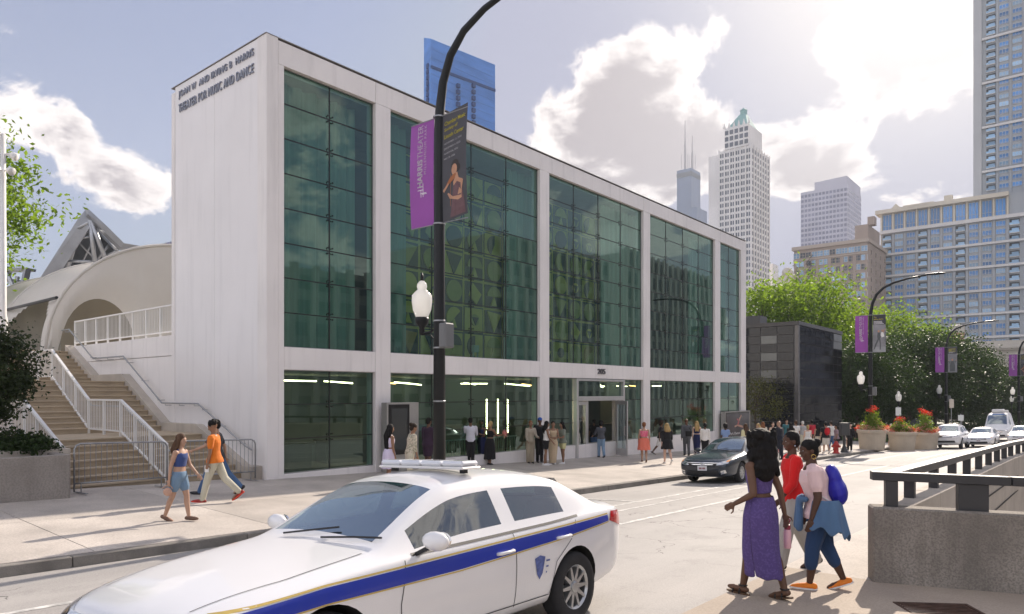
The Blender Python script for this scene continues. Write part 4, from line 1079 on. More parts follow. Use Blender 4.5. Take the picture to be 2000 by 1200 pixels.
for k in range(ncl+1): xx = x0+(x1-x0)*k/ncl; piers.box(xx-.45, xx+.45, y0-.5, y0-.03, 0, zt_+.8)
for k in range(ncr+1): yy = y0+(y1-y0)*k/ncr; piers.box(x1+.03, x1+.5, yy-.45, yy+.45, 0, zt_+.8)
wins.build('windows', M_WD, sk, kind='stuff'); piers.build('piers', M_TC, sk, kind='stuff')
# --- twin-mast black skyscraper far off
M_WL = m_facade('smoky_blue_cladding', (.09, .14, .25), rough=.4); wz = 1330.0  # distance haze painted into the dark cladding as blue
wi = thing('twin_mast_skyscraper', 'distant blue grey skyscraper with two antenna masts', 'building', at(1345, 760, wz)); wi.location.z = -4
corner_box('upper_block', 1322, 1350, 1368, 328, 800, M_WL, parent=wi, Yc_=wz)
corner_box('shoulder_block', 1314, 1362, 1381, 405, 800, M_WL, parent=wi, Yc_=wz-30)
mb = MB(); c = at(1350, 329, wz); b_ = at(1322, 328, wz); corner_box('louvre_band', 1321.6, 1350, 1368.4, 334, 342, mat('louvre_dark', (.06, .07, .09), .6, 0), parent=wi, Yc_=wz-3)
for u, vt in ((1338, 236), (1352, 266)):
    p = at(u, 326, wz+25); t = at(u, vt, wz+25); mb = MB(); mb.tube([p-Vector((0, 0, 6)), p.lerp(t, .45), p.lerp(t, .5), t], [2.4, 2.2, 1.3, .5], 8); mb.build('antenna_mast', mat('mast_paint', (.35, .33, .33), .6, 0), wi)
for u in (1331, 1343, 1346, 1358): p = at(u, 326, wz+20); t = at(u, 303, wz+20); mb = MB(); mb.tube([p-Vector((0, 0, 4)), t], .5, 5); mb.build('small_antenna', MATS['mast_paint'], wi)
# --- lavender grey tower with notched slanting crown
lz = 640.0; M_LV = m_facade('lavender_grey', (.46, .46, .54)); lt = thing('notched_office_tower', 'lavender grey office tower with a slanting notched top', 'building', at(1620, 760, lz)); lt.location.z = -4
b4 = corner_box('shaft', 1564, 1655, 1682, 361, 800, M_LV, parent=lt, Yc_=lz)
x0, x1, y0, y1, zb_, zt_ = b4
mb = MB(); xm = x0+(x1-x0)*.30; zq = at(1655, 343, lz).z
mb.prism([(xm, y0+.5, zt_+.02), (x1-.5, y0+.5, zt_+.02), (x1-.5, y0+.5, zq), (xm, y0+.5, zq-1.0)], (0, y1-y0-1, 0)); mb.build('crown', M_LV, lt)
wl_ = MB(); z = zt_-4
while z > at(1620, 500, lz).z:
    for k in range(13): xx = x0+(x1-x0)*(k+.5)/13; wl_.box(xx-1.15, xx+1.15, y0-.1, y0-.02, z-1.3, z+1.3)
    for k in range(9): yy = y0+(y1-y0)*(k+.5)/9; wl_.box(x1+.02, x1+.1, yy-2, yy+2, z-1.3, z+1.3)
    z -= 4.6
wl_.build('windows', mat('lavender_window', (.20, .21, .30), .15, .3, .1), lt, kind='stuff')
# --- blue glass tower behind the theater
bz = 300.0; bt = thing('blue_glass_tower', 'blue glass tower rising behind the theater roof', 'building', at(890, 760, bz)); bt.location.z = -4
M_BGL = mat('blue_curtain_wall', (.10, .25, .62), .65, .25, .05, spec=.08, aniso=(.6, .6, 3))
b5 = None
xa, xb, xc = at(828, 76, bz+8), at(842, 76, bz), at(967, 128, bz+28)
pts = [xa, xb] + [at(842+(967-842)*k/6, 0, bz+28*k/6) for k in range(1, 7)] + [at(967, 0, bz+60), at(835, 0, bz+60)]
ztp = [at(828, 74, bz+8).z]+[at(842, 76, bz).z]*1+[at(842+(967-842)*k/6, 76+(127-76)*k/6, bz+28*k/6).z for k in range(1, 7)]
ztp += [ztp[-1], ztp[0]]
n = len(pts); mb = MB(); bot = [Vector((p.x, p.y, 0)) for p in pts]; top = [Vector((p.x, p.y, z)) for p, z in zip(pts, ztp)]
mb.add(bot+top, [tuple(range(n, 2*n))]+[(i, (i+1) % n, n+(i+1) % n, n+i) for i in range(n)]); mb.build('curtain_wall', M_BGL, bt)
fb = MB()
zz = top[1].z-4; 
while zz > 60:
    for i in range(n-3):
        a, c = bot[i].copy(), bot[i+1].copy(); a.z = c.z = zz; fb.bar(a, c, .25, .3)
    zz -= 3.6
fb.build('floor_lines', mat('blue_line', (.11, .25, .58), .5, 0, spec=.1), bt, kind='stuff')
for u, dy in ((895, 12), (925, 19)):
    for k in range(9):
        p = at(u, 168+k*12, bz+dy-1.5); mb = MB(); d = (pts[4]-pts[3]).normalized(); d.z = 0; mb.bar(p-d*.85, p+d*.85, 1.2, 1.7); mb.build('dark_recess', mat('recess_navy', (.035, .075, .20), .8, 0, spec=.05), bt)
for k in range(11): 
    p = at(836, 130+k*11, bz+3); mb = MB(); mb.ball(p, .1, 4); mb.v = []; mb.f = []; mb.m = []; d = (pts[1]-pts[0]).normalized(); d.z = 0; mb.bar(p-d*1.0, p+d*1.0, 1.2, 1.9); mb.build('dark_recess', MATS['recess_navy'], bt)
# roof line band
mb = MB()
for i in range(1, 7):
    a, c = top[i].copy(), top[i+1].copy(); a.z -= 12; c.z -= 12; mb.bar(a, c, .8, 1.2)
mb.build('roof_band', MATS['recess_navy'], bt)
# --- little purple glass office block between tent and theater
op = thing('purple_glass_block', 'small violet glass block peeping over the arched tent', 'building', at(310, 500, 120))
mb = MB(); a, c = at(282, 480, 120), at(345, 466, 112); mb.hexa([Vector((a.x, a.y, 0)), Vector((c.x, c.y, 0)), Vector((c.x-6, c.y+8, 0)), Vector((a.x-6, a.y+8, 0))], [at(282, 484, 120), at(345, 470, 112), Vector((c.x-6, c.y+8, c.z)), Vector((a.x-6, a.y+8, a.z))]); mb.build('curtain_wall', mat('violet_glass', (.10, .09, .22), .2, .3, .3), op)
mb = MB()
for k in range(8): p = at(284+k*8, 483-k*1.8, 119.2-k); mb.bar(p, p-Vector((0, 0, 10)), .12)
mb.build('mullions', M_PVS, op, kind='stuff')
# --- classical stone building at the right edge
SCB = 205.0; cl = thing('classical_stone_building', 'low classical stone building with cornice and tall windows at right', 'building', on_s(1960, 760, SCB)); cl.location.z = -4
M_CST = m_facade('grey_limestone', (.50, .47, .42)); XL, XR = on_s(1884, 700, SCB).x, on_s(2080, 700, SCB).x
zc_top = on_s(1884, 690, SCB).z+6.0; 
ztop = on_s(1900, 668, SCB).z
part_box('wall', XL, XR, SCB, SCB+40, -6, ztop-3.4, M_CST, cl, 0)
for i, (dz0, dz1, out_) in enumerate(((3.4, 2.3, .5), (2.29, 1.9, 1.3), (1.89, 1.5, 1.7), (1.49, 0, .9))): part_box('cornice', XL-out_, XR, SCB-out_, SCB-.01, ztop-dz0, ztop-dz1, M_CST, cl, 0)
part_box('frieze', XL-.2, XR, SCB-.3, SCB-.02, ztop-5.2, ztop-4.6, M_CST, cl, 0)
wc = win_mesh(3.4, 4.6, [GL_DARK, M_CST], 'double', .3)
for k in range(6): inst('window', wc, cl, (XL+3.2+k*5.6, SCB-.02, ztop-8.4)); part_box('pilaster', XL+5.6+k*5.6-.5, XL+5.6+k*5.6+.7, SCB-.45, SCB-.03, -5, ztop-5.3, M_CST, cl, 0)
tk = thing('roof_water_tank', 'round brown water tank on the rooftop behind the lamp arm', 'water tank', at(1869, 665, 195)); mb = MB(); c = at(1869, 682, 195); mb.lathe(c, [(1.75, -14), (1.75, 4.0), (1.9, 4.0), (1.9, 6.2), (1.75, 6.4)], 20); mb.build('drum', mat('tank_brown', (.36, .22, .15), .7, .1, .5), tk, smooth=False)
mb = MB(); mb.lathe(c+Vector((0, 0, 4.4)), [(1.93, 0), (1.93, 2.0), (.4, 2.3)], 20); mb.build('top_band', M_CST, tk)
# --- small hazy roofs between the skyscraper and the brick block
hz_ = thing('domed_stone_block', 'small pale roof with a dome between skyscraper and brick block', 'building', at(1535, 760, 380)); hz_.location.z = -4
x_ = corner_box('wall', 1518, 1550, 1556, 538, 800, M_CROWN, parent=hz_, Yc_=380)
mb = MB(); mb.lathe(at(1538, 538, 390), [(3, 0), (3, 1.5), (2.6, 2.8), (1.6, 3.9), (.2, 4.3)], 12); mb.build('dome', M_CROWN, hz_, smooth=True)
# --- black glass pavilion beyond the theater
SG = 51.6; DG = 16.3
def m_blackglass():
    m, nt, o = newmat('black_panel_glass'); a = nd(nt, 'ShaderNodeBsdfDiffuse', Color=(.012, .013, .016, 1)); b = nd(nt, 'ShaderNodeBsdfGlossy', Color=(.75, .8, .85, 1), Roughness=.02)
    mx = nt.nodes.new('ShaderNodeMixShader'); mx.inputs[0].default_value = .045; nt.links.new(a.outputs[0], mx.inputs[1]); nt.links.new(b.outputs[0], mx.inputs[2]); nt.links.new(mx.outputs[0], o.inputs[0]); return m
M_BLG = m_blackglass(); M_BLF = mat('black_steel', (.04, .041, .045), .4, .1)
M_BLT = mat('grey_panel_glass', (.13, .14, .14), .3, .2, .3, spec=.3)
bg_ = thing('black_glass_pavilion', 'black glass cube pavilion beyond the theater with steel grid', 'building', (-DG, SG, gz(-DG, SG)))
zt_ = on_s(1562, 627, SG).z; zb_ = gz(-DG, SG)-.3; xl = -22.6; ye = 62.8
mb = MB(); mb.box(xl, -DG-.12, SG+.12, ye, zb_-2, zt_-.05); mb.build('core', mat('pavilion_inner', (.13, .13, .14), .5, 0), bg_)
mb = MB(); mb.box(xl, -DG+.06, SG-.06, ye, zt_-.28, zt_); mb.build('roof_edge', M_BLF, bg_)
part_box('corner_post', -DG-.25, -DG+.03, SG-.03, SG+.25, zb_, zt_-.29, mat('corner_steel', (.11, .11, .115), .35, .1, metal=.5), bg_)
nr = 14; rh = (zt_-.3-zb_)/nr
for c in range(5):
    w_ = (-DG-.3-xl)/5; a = xl+c*w_
    for r in range(nr):
        mb = MB(); y = SG+R.uniform(-.004, .004); j = .025
        mb.add([(a+j, y, zb_+r*rh+j), (a+w_-j, y, zb_+r*rh+j), (a+w_-j, y+R.uniform(-.01, .01), zb_+(r+1)*rh-j), (a+j, y, zb_+(r+1)*rh-j)], [(0, 1, 2, 3)])
        mb.build('glass_panel', M_BLT if (c == 3 and r in (12, 10, 8)) else M_BLG, bg_)
for c in range(9):
    w_ = (ye-SG-.3)/9; a = SG+.3+c*w_
    for r in range(nr):
        mb = MB(); x = -DG; j = .025; t = R.uniform(-.012, .012)
        mb.add([(x+t, a+j, zb_+r*rh+j), (x-t, a+w_-j, zb_+r*rh+j), (x-t, a+w_-j, zb_+(r+1)*rh-j), (x+t, a+j, zb_+(r+1)*rh-j)], [(0, 1, 2, 3)])
        mb.build('glass_panel', M_BLT if (c >= 7 and r >= 12) else M_BLG, bg_)
mb = MB(); mb.box(xl, xl+3.0, SG+1.5, SG+3, zt_, zt_+.75); mb.build('roof_screen', M_RAIL, bg_)
# --- buildings across the street, behind the camera; only seen mirrored in the theater glass
M_OP = m_facade('opposite_stone', (.55, .54, .52)); M_OPW = mat('opposite_window', (.26, .28, .29), .15, .5, .12)
for i, (x, y, wx, wy, hh, lab, nfl_) in enumerate(((42, 6, 24, 30, 25, 'pale pier fronted tower mirrored in the theater glass, left bays', 7), (46, 52, 26, 26, 19, 'mid height block mirrored in the theater glass above the doors', 6), (50, 96, 30, 40, 32, 'tall block mirrored in the theater right glass bays', 9), (60, 160, 40, 60, 40, 'far block mirrored at the right end of the theater glass', 9), (44, -45, 24, 40, 14, 'low block mirrored in the theater left corner glass', 5))):
    o = thing('opposite_building', lab, 'building', (x, y, -4)); 
    mb = MB(); mb.box(x, x+wx, y, y+wy, -6, hh); mb.build('wall', M_OP, o)
    pb2 = MB(); wbm = MB(); n_ = int(wy/3.2); fh_ = hh/nfl_
    for k in range(n_+1): pb2.box(x-.55, x-.01, y+wy*k/n_-.5, y+wy*k/n_+.5, -4, hh+.5)
    for k in range(n_):
        for f in range(nfl_): wbm.box(x-.08, x-.012, y+wy*k/n_+.6, y+wy*(k+1)/n_-.6, f*fh_+.5, (f+1)*fh_-.9)
    pb2.build('piers', M_OP, o, kind='stuff'); wbm.build('windows', M_OPW, o, kind='stuff')
# ================================================================== street furniture
M_BLK = mat('black_pole_paint', (.012, .014, .016), .42, .15, 2, .05, 30, spec=.3)
M_ACORN = None
def m_acorn():
    m, nt, o = newmat('frosted_globe')
    a = nd(nt, 'ShaderNodeBsdfTranslucent', Color=(.95, .95, .93, 1)); b = nd(nt, 'ShaderNodeBsdfPrincipled', Roughness=.15); b.inputs['Base Color'].default_value = (.85, .86, .86, 1)
    mx = nt.nodes.new('ShaderNodeMixShader'); mx.inputs[0].default_value = .45
    nt.links.new(a.outputs[0], mx.inputs[1]); nt.links.new(b.outputs[0], mx.inputs[2])
    t = nd(nt, 'ShaderNodeBsdfTransparent', Color=(.95, .95, .95, 1)); m2 = nt.nodes.new('ShaderNodeMixShader'); m2.inputs[0].default_value = .25
    nt.links.new(mx.outputs[0], m2.inputs[1]); nt.links.new(t.outputs[0], m2.inputs[2]); nt.links.new(m2.outputs[0], o.inputs[0]); return m
M_ACORN = m_acorn()
def acorn(b_pole, t, c, glassm, mm):
    """lantern around point c (its base) in parent coordinates"""
    mb = MB(); mb.lathe(c, [(.05, -.28), (.07, -.2), (.06, -.12), (.15, 0), (.17, .1), (.15, .14)], 12); local('lantern_cup', mb, mm, t, smooth=True)
    mb = MB(); mb.lathe(c, [(.145, .14), (.215, .32), (.24, .52), (.235, .66), (.16, .74), (.1, .80), (.12, .86), (.11, .93), (.05, 1.0)], 16); g_ = local('lantern_globe', mb, glassm, t, smooth=True)
    mb = MB(); mb.lathe(c, [(.05, 1.0), (.03, 1.05), (.045, 1.09), (.008, 1.2)], 8); local('finial', mb, mm, t, smooth=True)
LAMPS = []
def lamp_post(lab, u, d, arm=True, lantern_z=4.15, top=9.0):
    y = d*k1(u)/k2(u); t = thing('street_lamp', lab, 'street lamp', gp(-d, y), 0, 'tall black street lamps along the curb')
    mb = MB(); mb.lathe((0, 0, 0), [(.24, 0), (.24, .06), (.2, .1), (.19, .55), (.155, .62)], 12); local('base', mb, M_BLK, t)
    path = [(0, .6), (0, 4.5), (0, top-.4), (.02, top), (.12, top+.62), (.36, top+1.18), (.78, top+1.6), (1.4, top+1.88), (2.3, top+2.08), (3.2, top+2.17)]
    mb = MB(); mb.tube([(x, 0, z) for x, z in path], [.145, .132, .118, .11, .10, .09, .08, .07, .06, .055], 14); local('pole', mb, M_BLK, t, smooth=True)
    mb = MB(); hd = [(3.15, .05, .05), (3.4, .11, .06), (3.8, .17, .07), (4.15, .13, .06), (4.3, .04, .03)]
    mb.grid([[Vector((x, w_*cos(a), top+2.2+h_*sin(a))) for a in [2*pi*k/10 for k in range(11)]] for x, w_, h_ in hd]); local('lamp_head', mb, M_BLK, t, smooth=True)
    mb = MB(); mb.lathe((3.9, 0, top+2.27), [(.05, 0), (.05, .08), (.01, .1)], 8); local('photocell', mb, M_WR, t)
    c = Vector((-.58, 0, lantern_z)); mb = MB(); mb.tube([(0, 0, lantern_z-.12), (-.3, 0, lantern_z-.22), (-.58, 0, lantern_z-.26)], .028, 8); mb.tube([(0, 0, lantern_z-.55), (-.28, 0, lantern_z-.3), (-.5, 0, lantern_z-.27)], .016, 6); local('bracket', mb, M_BLK, t)
    acorn(None, t, c, M_ACORN, M_BLK)
    mb = MB(); mb.box(.125, .36, -.16, .14, lantern_z-.62, lantern_z-.05); local('control_box', mb, mat('grey_box', (.16, .165, .17), .5, .05), t, bevel=.03)
    for z in (lantern_z, lantern_z-.62, top-.16, top-2.62, 2.3):
        mb = MB(); mb.lathe((0, 0, z), [(.14, 0), (.145, .005), (.145, .03), (.14, .035)], 14); local('clamp_band', mb, M_GALV, t)
    for z in (top-.14, top-2.6):
        mb = MB(); mb.tube([(-.92, -.02, z), (.92, -.02, z)], .014, 6); local('banner_arm', mb, M_GALV, t)
    LAMPS.append((t.location.copy(), top)); return t
M_PUR = mat('purple_banner', (.30, .075, .36), .6, .10, 1.2); M_PRW = mat('banner_white', (.80, .78, .80), .6, 0); M_DKB = mat('dark_banner', (.055, .055, .065), .5, .15, 1.5)
M_YEL = mat('banner_yellow', (.72, .62, .08), .6, 0); M_PSK = mat('print_skin', (.50, .27, .17), .6, .12, 6); M_PHR = mat('print_hair', (.03, .022, .02), .6, 0); M_PDR = mat('print_dress', (.14, .075, .085), .6, .25, 8); M_PVI2 = mat('print_violin', (.36, .13, .05), .6, .1); M_GRB = mat('grey_banner', (.25, .25, .27), .6, .35, 1.3); M_PGR = mat('print_grey', (.10, .11, .115), .6, .15)
BW_, BH_ = .78, 2.46
def bow(x, z, ph): return -.02-.05*sin(pi*min(1, max(0, z/BH_)))*(.4+.6*abs(x)/BW_)*ph
def banner(nm, lab, base, top, side, mback, ph, lean=0):
    t = thing(nm, lab, 'banner', (base.x+side*.145, base.y, base.z+top-2.6), 0, 'banners hung on the street lamps')
    rows = [[Vector((side*BW_*i/8, bow(BW_*i/8, BH_*j/16, ph), BH_*j/16+lean*i/8)) for i in range(9)] for j in range(17)]
    mb = MB(); mb.grid(rows); o = local('cloth', mb, mback, t, smooth=True)
    return t
def put_print(t, nm, pts_or_mesh, m, side, ph, dy=-.004, lean=0):
    """flat print following the cloth; coordinates x from the pole outward-left edge, z up, in banner space 0..BW x 0..BH"""
    if isinstance(pts_or_mesh, bpy.types.Mesh): me = pts_or_mesh
    else:
        mb = MB(); mb.poly([Vector((x, 0, z)) for x, z in pts_or_mesh]); me = mb.mesh(nm, m)
    for v in me.vertices:
        x, z = v.co.x, v.co.z; ax = abs(x - (BW_ if side < 0 else 0))
        v.co = Vector((x-(BW_ if side < 0 else 0), bow(ax, z, ph)+dy, z+lean*ax/BW_))
    o = obj(nm, me); o.parent = t; return o
def rot90(me, x, z):
    for v in me.vertices: a, b, c = v.co; v.co = (x-c, 0, z+a)
    return me
def move(me, x, z):
    for v in me.vertices: v.co = (v.co.x+x, 0, v.co.z+z)
    return me
def purple_banner(lab, base, top, ph):
    t = banner('street_banner', lab, base, top, -1, M_PUR, ph)
    put_print(t, 'lettering', rot90(text_mesh('HARRIS', .66, .17, 0, 'lettering', M_PRW, bold=.03), .42, .93), M_PRW, -1, ph)
    put_print(t, 'lettering', rot90(text_mesh('THEATER', .78, .17, 0, 'lettering', M_PRW), .42, 1.62), M_PRW, -1, ph)
    put_print(t, 'lettering', rot90(text_mesh('MILLENNIUM PARK', 1.15, .075, 0, 'lettering', M_PRW, spacing=1.3), .54, 1.22), M_PRW, -1, ph)
    for q in ([(.26, .86), (.44, .86), (.44, .875), (.26, .875)], [(.34, .78), (.54, .78), (.54, .795), (.34, .795)], [(.43, .70), (.445, .70), (.445, 1.02), (.43, 1.02)], [(.36, .70), (.375, .70), (.375, .88), (.36, .88)], [(.40, .76), (.56, .76), (.56, .772), (.40, .772)]):
        put_print(t, 'logo_stroke', q, M_PRW, -1, ph)
    return t
def circ(x, z, r, sx=1, n=14): return [(x+r*sx*cos(2*pi*k/n), z+r*sin(2*pi*k/n)) for k in range(n)]
def violin_banner(lab, base, top, ph):
    L = .10; t = banner('street_banner', lab, base, top, 1, M_DKB, ph, L)
    P = lambda nm, q, m, dy=-.004: put_print(t, nm, q, m, 1, ph, dy, L)
    for i, (s_, w_) in enumerate((('Chamber Music', .66), ('Society of', .42), ('Lincoln Center', .62))): P('lettering', move(text_mesh(s_, w_, .095, 0, 'lettering', M_YEL, bold=.02), .06, 2.18-i*.15), M_YEL)
    for i, (s_, w_) in enumerate((('NOVEMBER 12, 2025', .56), ('DECEMBER 4, 2025', .53), ('MARCH 26, 2026', .46), ('MAY 28, 2026', .36))): P('lettering', move(text_mesh(s_, w_, .045, 0, 'lettering', M_PRW), .06, 1.74-i*.115), M_PRW)
    P('picture', circ(.42, 1.16, .15, .85), M_PHR, -.005); P('picture', circ(.52, 1.10, .09, .8), M_PHR, -.0045)
    P('picture', circ(.40, 1.09, .125, .72), M_PSK, -.007)
    P('picture', [(.42, 1.0), (.50, 1.0), (.54, .86), (.66, .80), (.62, .50), (.40, .50), (.36, .82), (.42, .9)], M_PSK, -.006)
    P('picture', [(.36, .72), (.48, .80), (.62, .72), (.70, .3), (.72, .05), (.24, .05), (.30, .35)], M_PDR, -.0075)
    P('picture', [(.60, .80), (.68, .78), (.60, .46), (.34, .50), (.20, .62), (.17, .60), (.24, .48), (.50, .38), (.62, .40)], M_PSK, -.0085)
    P('picture', [(.06, .66), (.12, .76), (.26, .82), (.40, .88), (.46, .96), (.44, 1.0), (.34, .98), (.24, .92), (.16, .84), (.06, .72)], M_PVI2, -.009)
    P('picture', [(.02, .72), (.2, .84), (.22, .80), (.06, .66)], M_PSK, -.0095)
    P('picture', [(.255, .30), (.265, .30), (.285, 1.02), (.275, 1.02)], M_PVI2, -.010)
    return t
def dancer_banner(lab, base, top, ph, kind):
    t = banner('street_banner', lab, base, top, 1, M_GRB, ph); P = lambda nm, q, m, dy=-.004: put_print(t, nm, q, m, 1, ph, dy)
    P('picture', [(0, 1.8), (BW_, 1.8), (BW_, BH_), (0, BH_)], M_DKB)
    bar_ = lambda z, w_, h_, m: P('print_line', [(.06, z), (.06+w_, z), (.06+w_, z+h_), (.06, z+h_)], m, -.006)      # lines of print too small to read
    if kind == 0:
        P('lettering', move(text_mesh('The', .16, .09, 0, 'lettering', M_YEL, bold=.02), .06, 2.25), M_YEL, -.006); P('lettering', move(text_mesh('Joffrey Ballet', .58, .1, 0, 'lettering', M_YEL, bold=.02), .06, 2.1), M_YEL, -.006)
        for z, w_ in ((2.0, .5), (1.92, .52), (1.84, .6)): bar_(z, w_, .03, M_PRW)
    else:
        for z, w_ in ((2.24, .58), (2.13, .26), (2.04, .58)): bar_(z, w_, .035, M_YEL)
        for z, w_ in ((1.95, .5), (1.88, .36)): bar_(z, w_, .02, M_PRW)
    if kind == 0:
        P('picture', circ(.36, 1.36, .075, .8), M_PSK, -.006); P('picture', [(.30, 1.28), (.44, 1.28), (.48, .95), (.44, .82), (.30, .82), (.27, 1.05)], M_PGR, -.006)
        P('picture', [(.30, .86), (.40, .86), (.22, .45), (.12, .18), (.06, .18), (.14, .5)], M_PGR, -.007); P('picture', [(.38, .86), (.46, .86), (.50, .5), (.48, .15), (.42, .15), (.43, .5)], M_PGR, -.007)
        P('picture', circ(.58, 1.40, .07, .8), M_PSK, -.008); P('picture', [(.52, 1.3), (.64, 1.3), (.70, 1.0), (.54, .95), (.48, 1.12)], M_WR, -.008); P('picture', [(.64, 1.25), (.76, 1.5), (.72, 1.52), (.60, 1.3)], M_PSK, -.009)
        P('picture', [(0, 0), (BW_, 0), (BW_, .35), (0, .35)], mat('print_floor', (.33, .34, .36), .6, .2), -.0035)
    else:
        P('picture', circ(.38, 1.22, .10, .8), M_PSK, -.006); P('picture', [(.28, 1.08), (.48, 1.08), (.62, .6), (.58, .1), (.18, .1), (.16, .6)], M_PGR, -.006)
        P('picture', [(.28, 1.06), (.12, .92), (.04, 1.1), (.08, 1.12), (.14, 1.02), (.3, .95)], M_PGR, -.007); P('picture', [(.48, 1.06), (.64, .92), (.72, 1.14), (.67, 1.16), (.62, 1.02), (.46, .95)], M_PGR, -.007)
        P('picture', circ(.06, 1.14, .04), M_PSK, -.008); P('picture', circ(.70, 1.17, .04), M_PSK, -.008)
    return t
lp = [('tall black street lamp in the foreground between two theater banners', 858, 11.65), ('black street lamp rising beside the flower tubs, second along the curb', 1700, 11.5),
      ('black street lamp above the white SUV, third along the curb', 1848, 11.3), ('farthest black street lamp at the right frame edge', 1990, 11.0)]
places = ['on the foreground lamp', 'on the lamp by the flower tubs', 'on the lamp above the white SUV', 'on the lamp at the right frame edge']
for i, (lab, u, d) in enumerate(lp):
    if i == 3: d = 80*k2(u)
    t = lamp_post(lab, u, d)
    purple_banner('purple theater banner '+places[i], t.location, 9.0, (1, .5, -.4, .6)[i])
    if i == 0 or i == 3: violin_banner('dark violinist banner '+places[i], t.location, 9.0, 1.2)
    else: dancer_banner(('grey dancers banner ' if i == 1 else 'grey conductor banner ')+places[i], t.location, 9.0, .4, i-1)
# small acorn park lamp and sign posts among the trees
def park_lamp(lab, u, Yc_):
    p = g_uY(u, Yc_); t = thing('park_lamp', lab, 'lamp', p, 0, 'short park lamps'); mb = MB(); mb.lathe((0, 0, 0), [(.14, 0), (.12, .3), (.06, .4), (.05, 3.1)], 10); local('pole', mb, M_BLK, t); acorn(None, t, Vector((0, 0, 3.3)), M_ACORN, M_BLK)
park_lamp('short park lamp under the dark trees behind the flower tubs', 1755, 60); park_lamp('short park lamp near the black pavilion corner', 1976, 92)
def sign_post(lab, u, Yc_, v0, v1, w_, m, txt=None, tm=None):
    p = g_uY(u, Yc_); t = thing('sign_post', lab, 'sign', p, ANG); z0, z1 = [(768-v)/1375*Yc_+H-p.z for v in (v0, v1)]
    mb = MB(); mb.tube([(0, 0, 0), (0, 0, z0+.1)], .03, 6); local('pole', mb, M_GALV, t)
    mb = MB(); mb.box(-w_/2, w_/2, -.06, -.035, z1, z0); local('sign_plate', mb, m, t, bevel=.01)
    if txt:
        me = text_mesh(txt, w_*.7, (z0-z1)*.3, .002, 'sign_lettering', tm); o = obj('sign_lettering', me); o.parent = t; o.location = (-w_*.35, -.061, z1+(z0-z1)*.4)
M_SGW = mat('sign_white', (.72, .74, .72), .5, .05); M_SGG = mat('sign_green', (.05, .25, .14), .5, 0); M_SGB = mat('sign_beige', (.62, .55, .46), .5, .05)
sign_post('pale parking sign on a pole behind the flower tubs', 1754, 58, 796, 812, .45, M_SGW)
sign_post('beige sign plate fixed beside the lamp above the white SUV', 1858, 64, 780, 797, .42, M_SGB)
sign_post('small white sign plate right of the third lamp', 1876, 62, 811, 822, .5, M_SGW)
sign_post('small white plate on a grey pole right of the third lamp', 1878, 66, 812, 823, .25, M_SGW)
# round dark sign on its stand under the trees
p = g_uY(1790, 62); t = thing('round_sign', 'round dark sign on a frame under the trees behind the tubs', 'sign', p, ANG); mb = MB(); mb.tube([(0, -.05, 1.2), (0, 0, 1.2)], .75, 24); local('sign_disc', mb, mat('sign_navy', (.02, .025, .035), .4, 0), t)
mb = MB(); mb.tube([(-.5, 0, 0), (-.5, 0, 1.0)], .04, 6); mb.tube([(.5, 0, 0), (.5, 0, 1.0)], .04, 6); local('stand', mb, M_RAIL, t)
me = text_mesh('SU', .7, .42, .004, 'sign_lettering', M_SGW); o = obj('sign_lettering', me); o.parent = t; o.location = (-.35, -.056, 1.0)
# flower tubs
M_TUB = mat('tub_concrete', (.50, .43, .34), .8, .12, 1.5, .2, 40)
M_FLR = m_leaf('petal_red', (.55, .03, .03), (.70, .07, .05), .35); M_FLP = m_leaf('petal_pink', (.66, .24, .28), (.80, .42, .44), .35); M_FLW = m_leaf('petal_cream', (.6, .55, .3), (.7, .65, .5), .35)
M_LFY = m_leaf('leaf_lime', (.09, .16, .02), (.20, .26, .05), .5)
def tub(lab, plab, u, Yc_, w_, h_, tall, seed):
    p = g_uY(u, Yc_); t = thing('flower_tub', lab, 'planter', p, 0, 'flower tubs on the pavement'); r0, r1 = w_*.42, w_*.5
    mb = MB(); mb.lathe((0, 0, 0), [(r0*.98, 0), (r0, .04), (r1*.96, h_*.82), (r1*1.03, h_*.83), (r1*1.05, h_*.95), (r1*.99, h_), (r1*.9, h_), (r1*.88, h_-.08)], 28); local('tub', mb, M_TUB, t, smooth=False)
    mb = MB(); mb.lathe((0, 0, 0), [(r0*.98+.02, h_*.28), (r0*.985+.035, h_*.3), (r0*.99+.02, h_*.32)], 28); local('moulding', mb, M_TUB, t)
    rng = random.Random(seed); pt = thing('flowering_plants', plab, 'flowers', p+Vector((0, 0, h_-.06)), 0, 'flower displays in the tubs')
    def cloud(nm, m, cs, per, size):
        vs, fs = leaf_cloud(rng, cs, per, 1, size); me = bpy.data.meshes.new(nm); me.from_pydata(vs, [], fs); me.materials.append(m); o = obj(nm, me, kind='stuff'); o.parent = pt
    def ring(n, r, z, jz): return [(Vector((cos(a)*r*rng.uniform(.75, 1.05), sin(a)*r*rng.uniform(.75, 1.05), z+rng.uniform(-jz, jz))), .1) for a in [rng.uniform(0, 6.28) for _ in range(n)]]
    cloud('foliage', M_LFY, ring(26, r1*.7, .25, .15)+[(Vector((rng.gauss(0, .15), rng.gauss(0, .15), rng.uniform(.2, tall*.8))), .16) for _ in range(26)], 36, .13)
    cloud('pink_flowers', M_FLP, ring(16, r1*.95, .18, .15)+ring(5, r1*.5, .5, .1), 40, .075)
    cloud('red_flowers', M_FLR, ring(8, r1*.98, .16, .12)+[(Vector((rng.gauss(0, .16), rng.gauss(0, .16), tall*rng.uniform(.82, 1))), .1) for _ in range(6)], 40, .085)
    cloud('cream_flowers', M_FLW, ring(12, r1*.8, .16, .08), 30, .06)
tub('round tan concrete flower tub beside the second lamp', 'red and pink flowers round tall greenery, leftmost tub', 1703, 46, 1.75, 1.3, 1.5, 1)
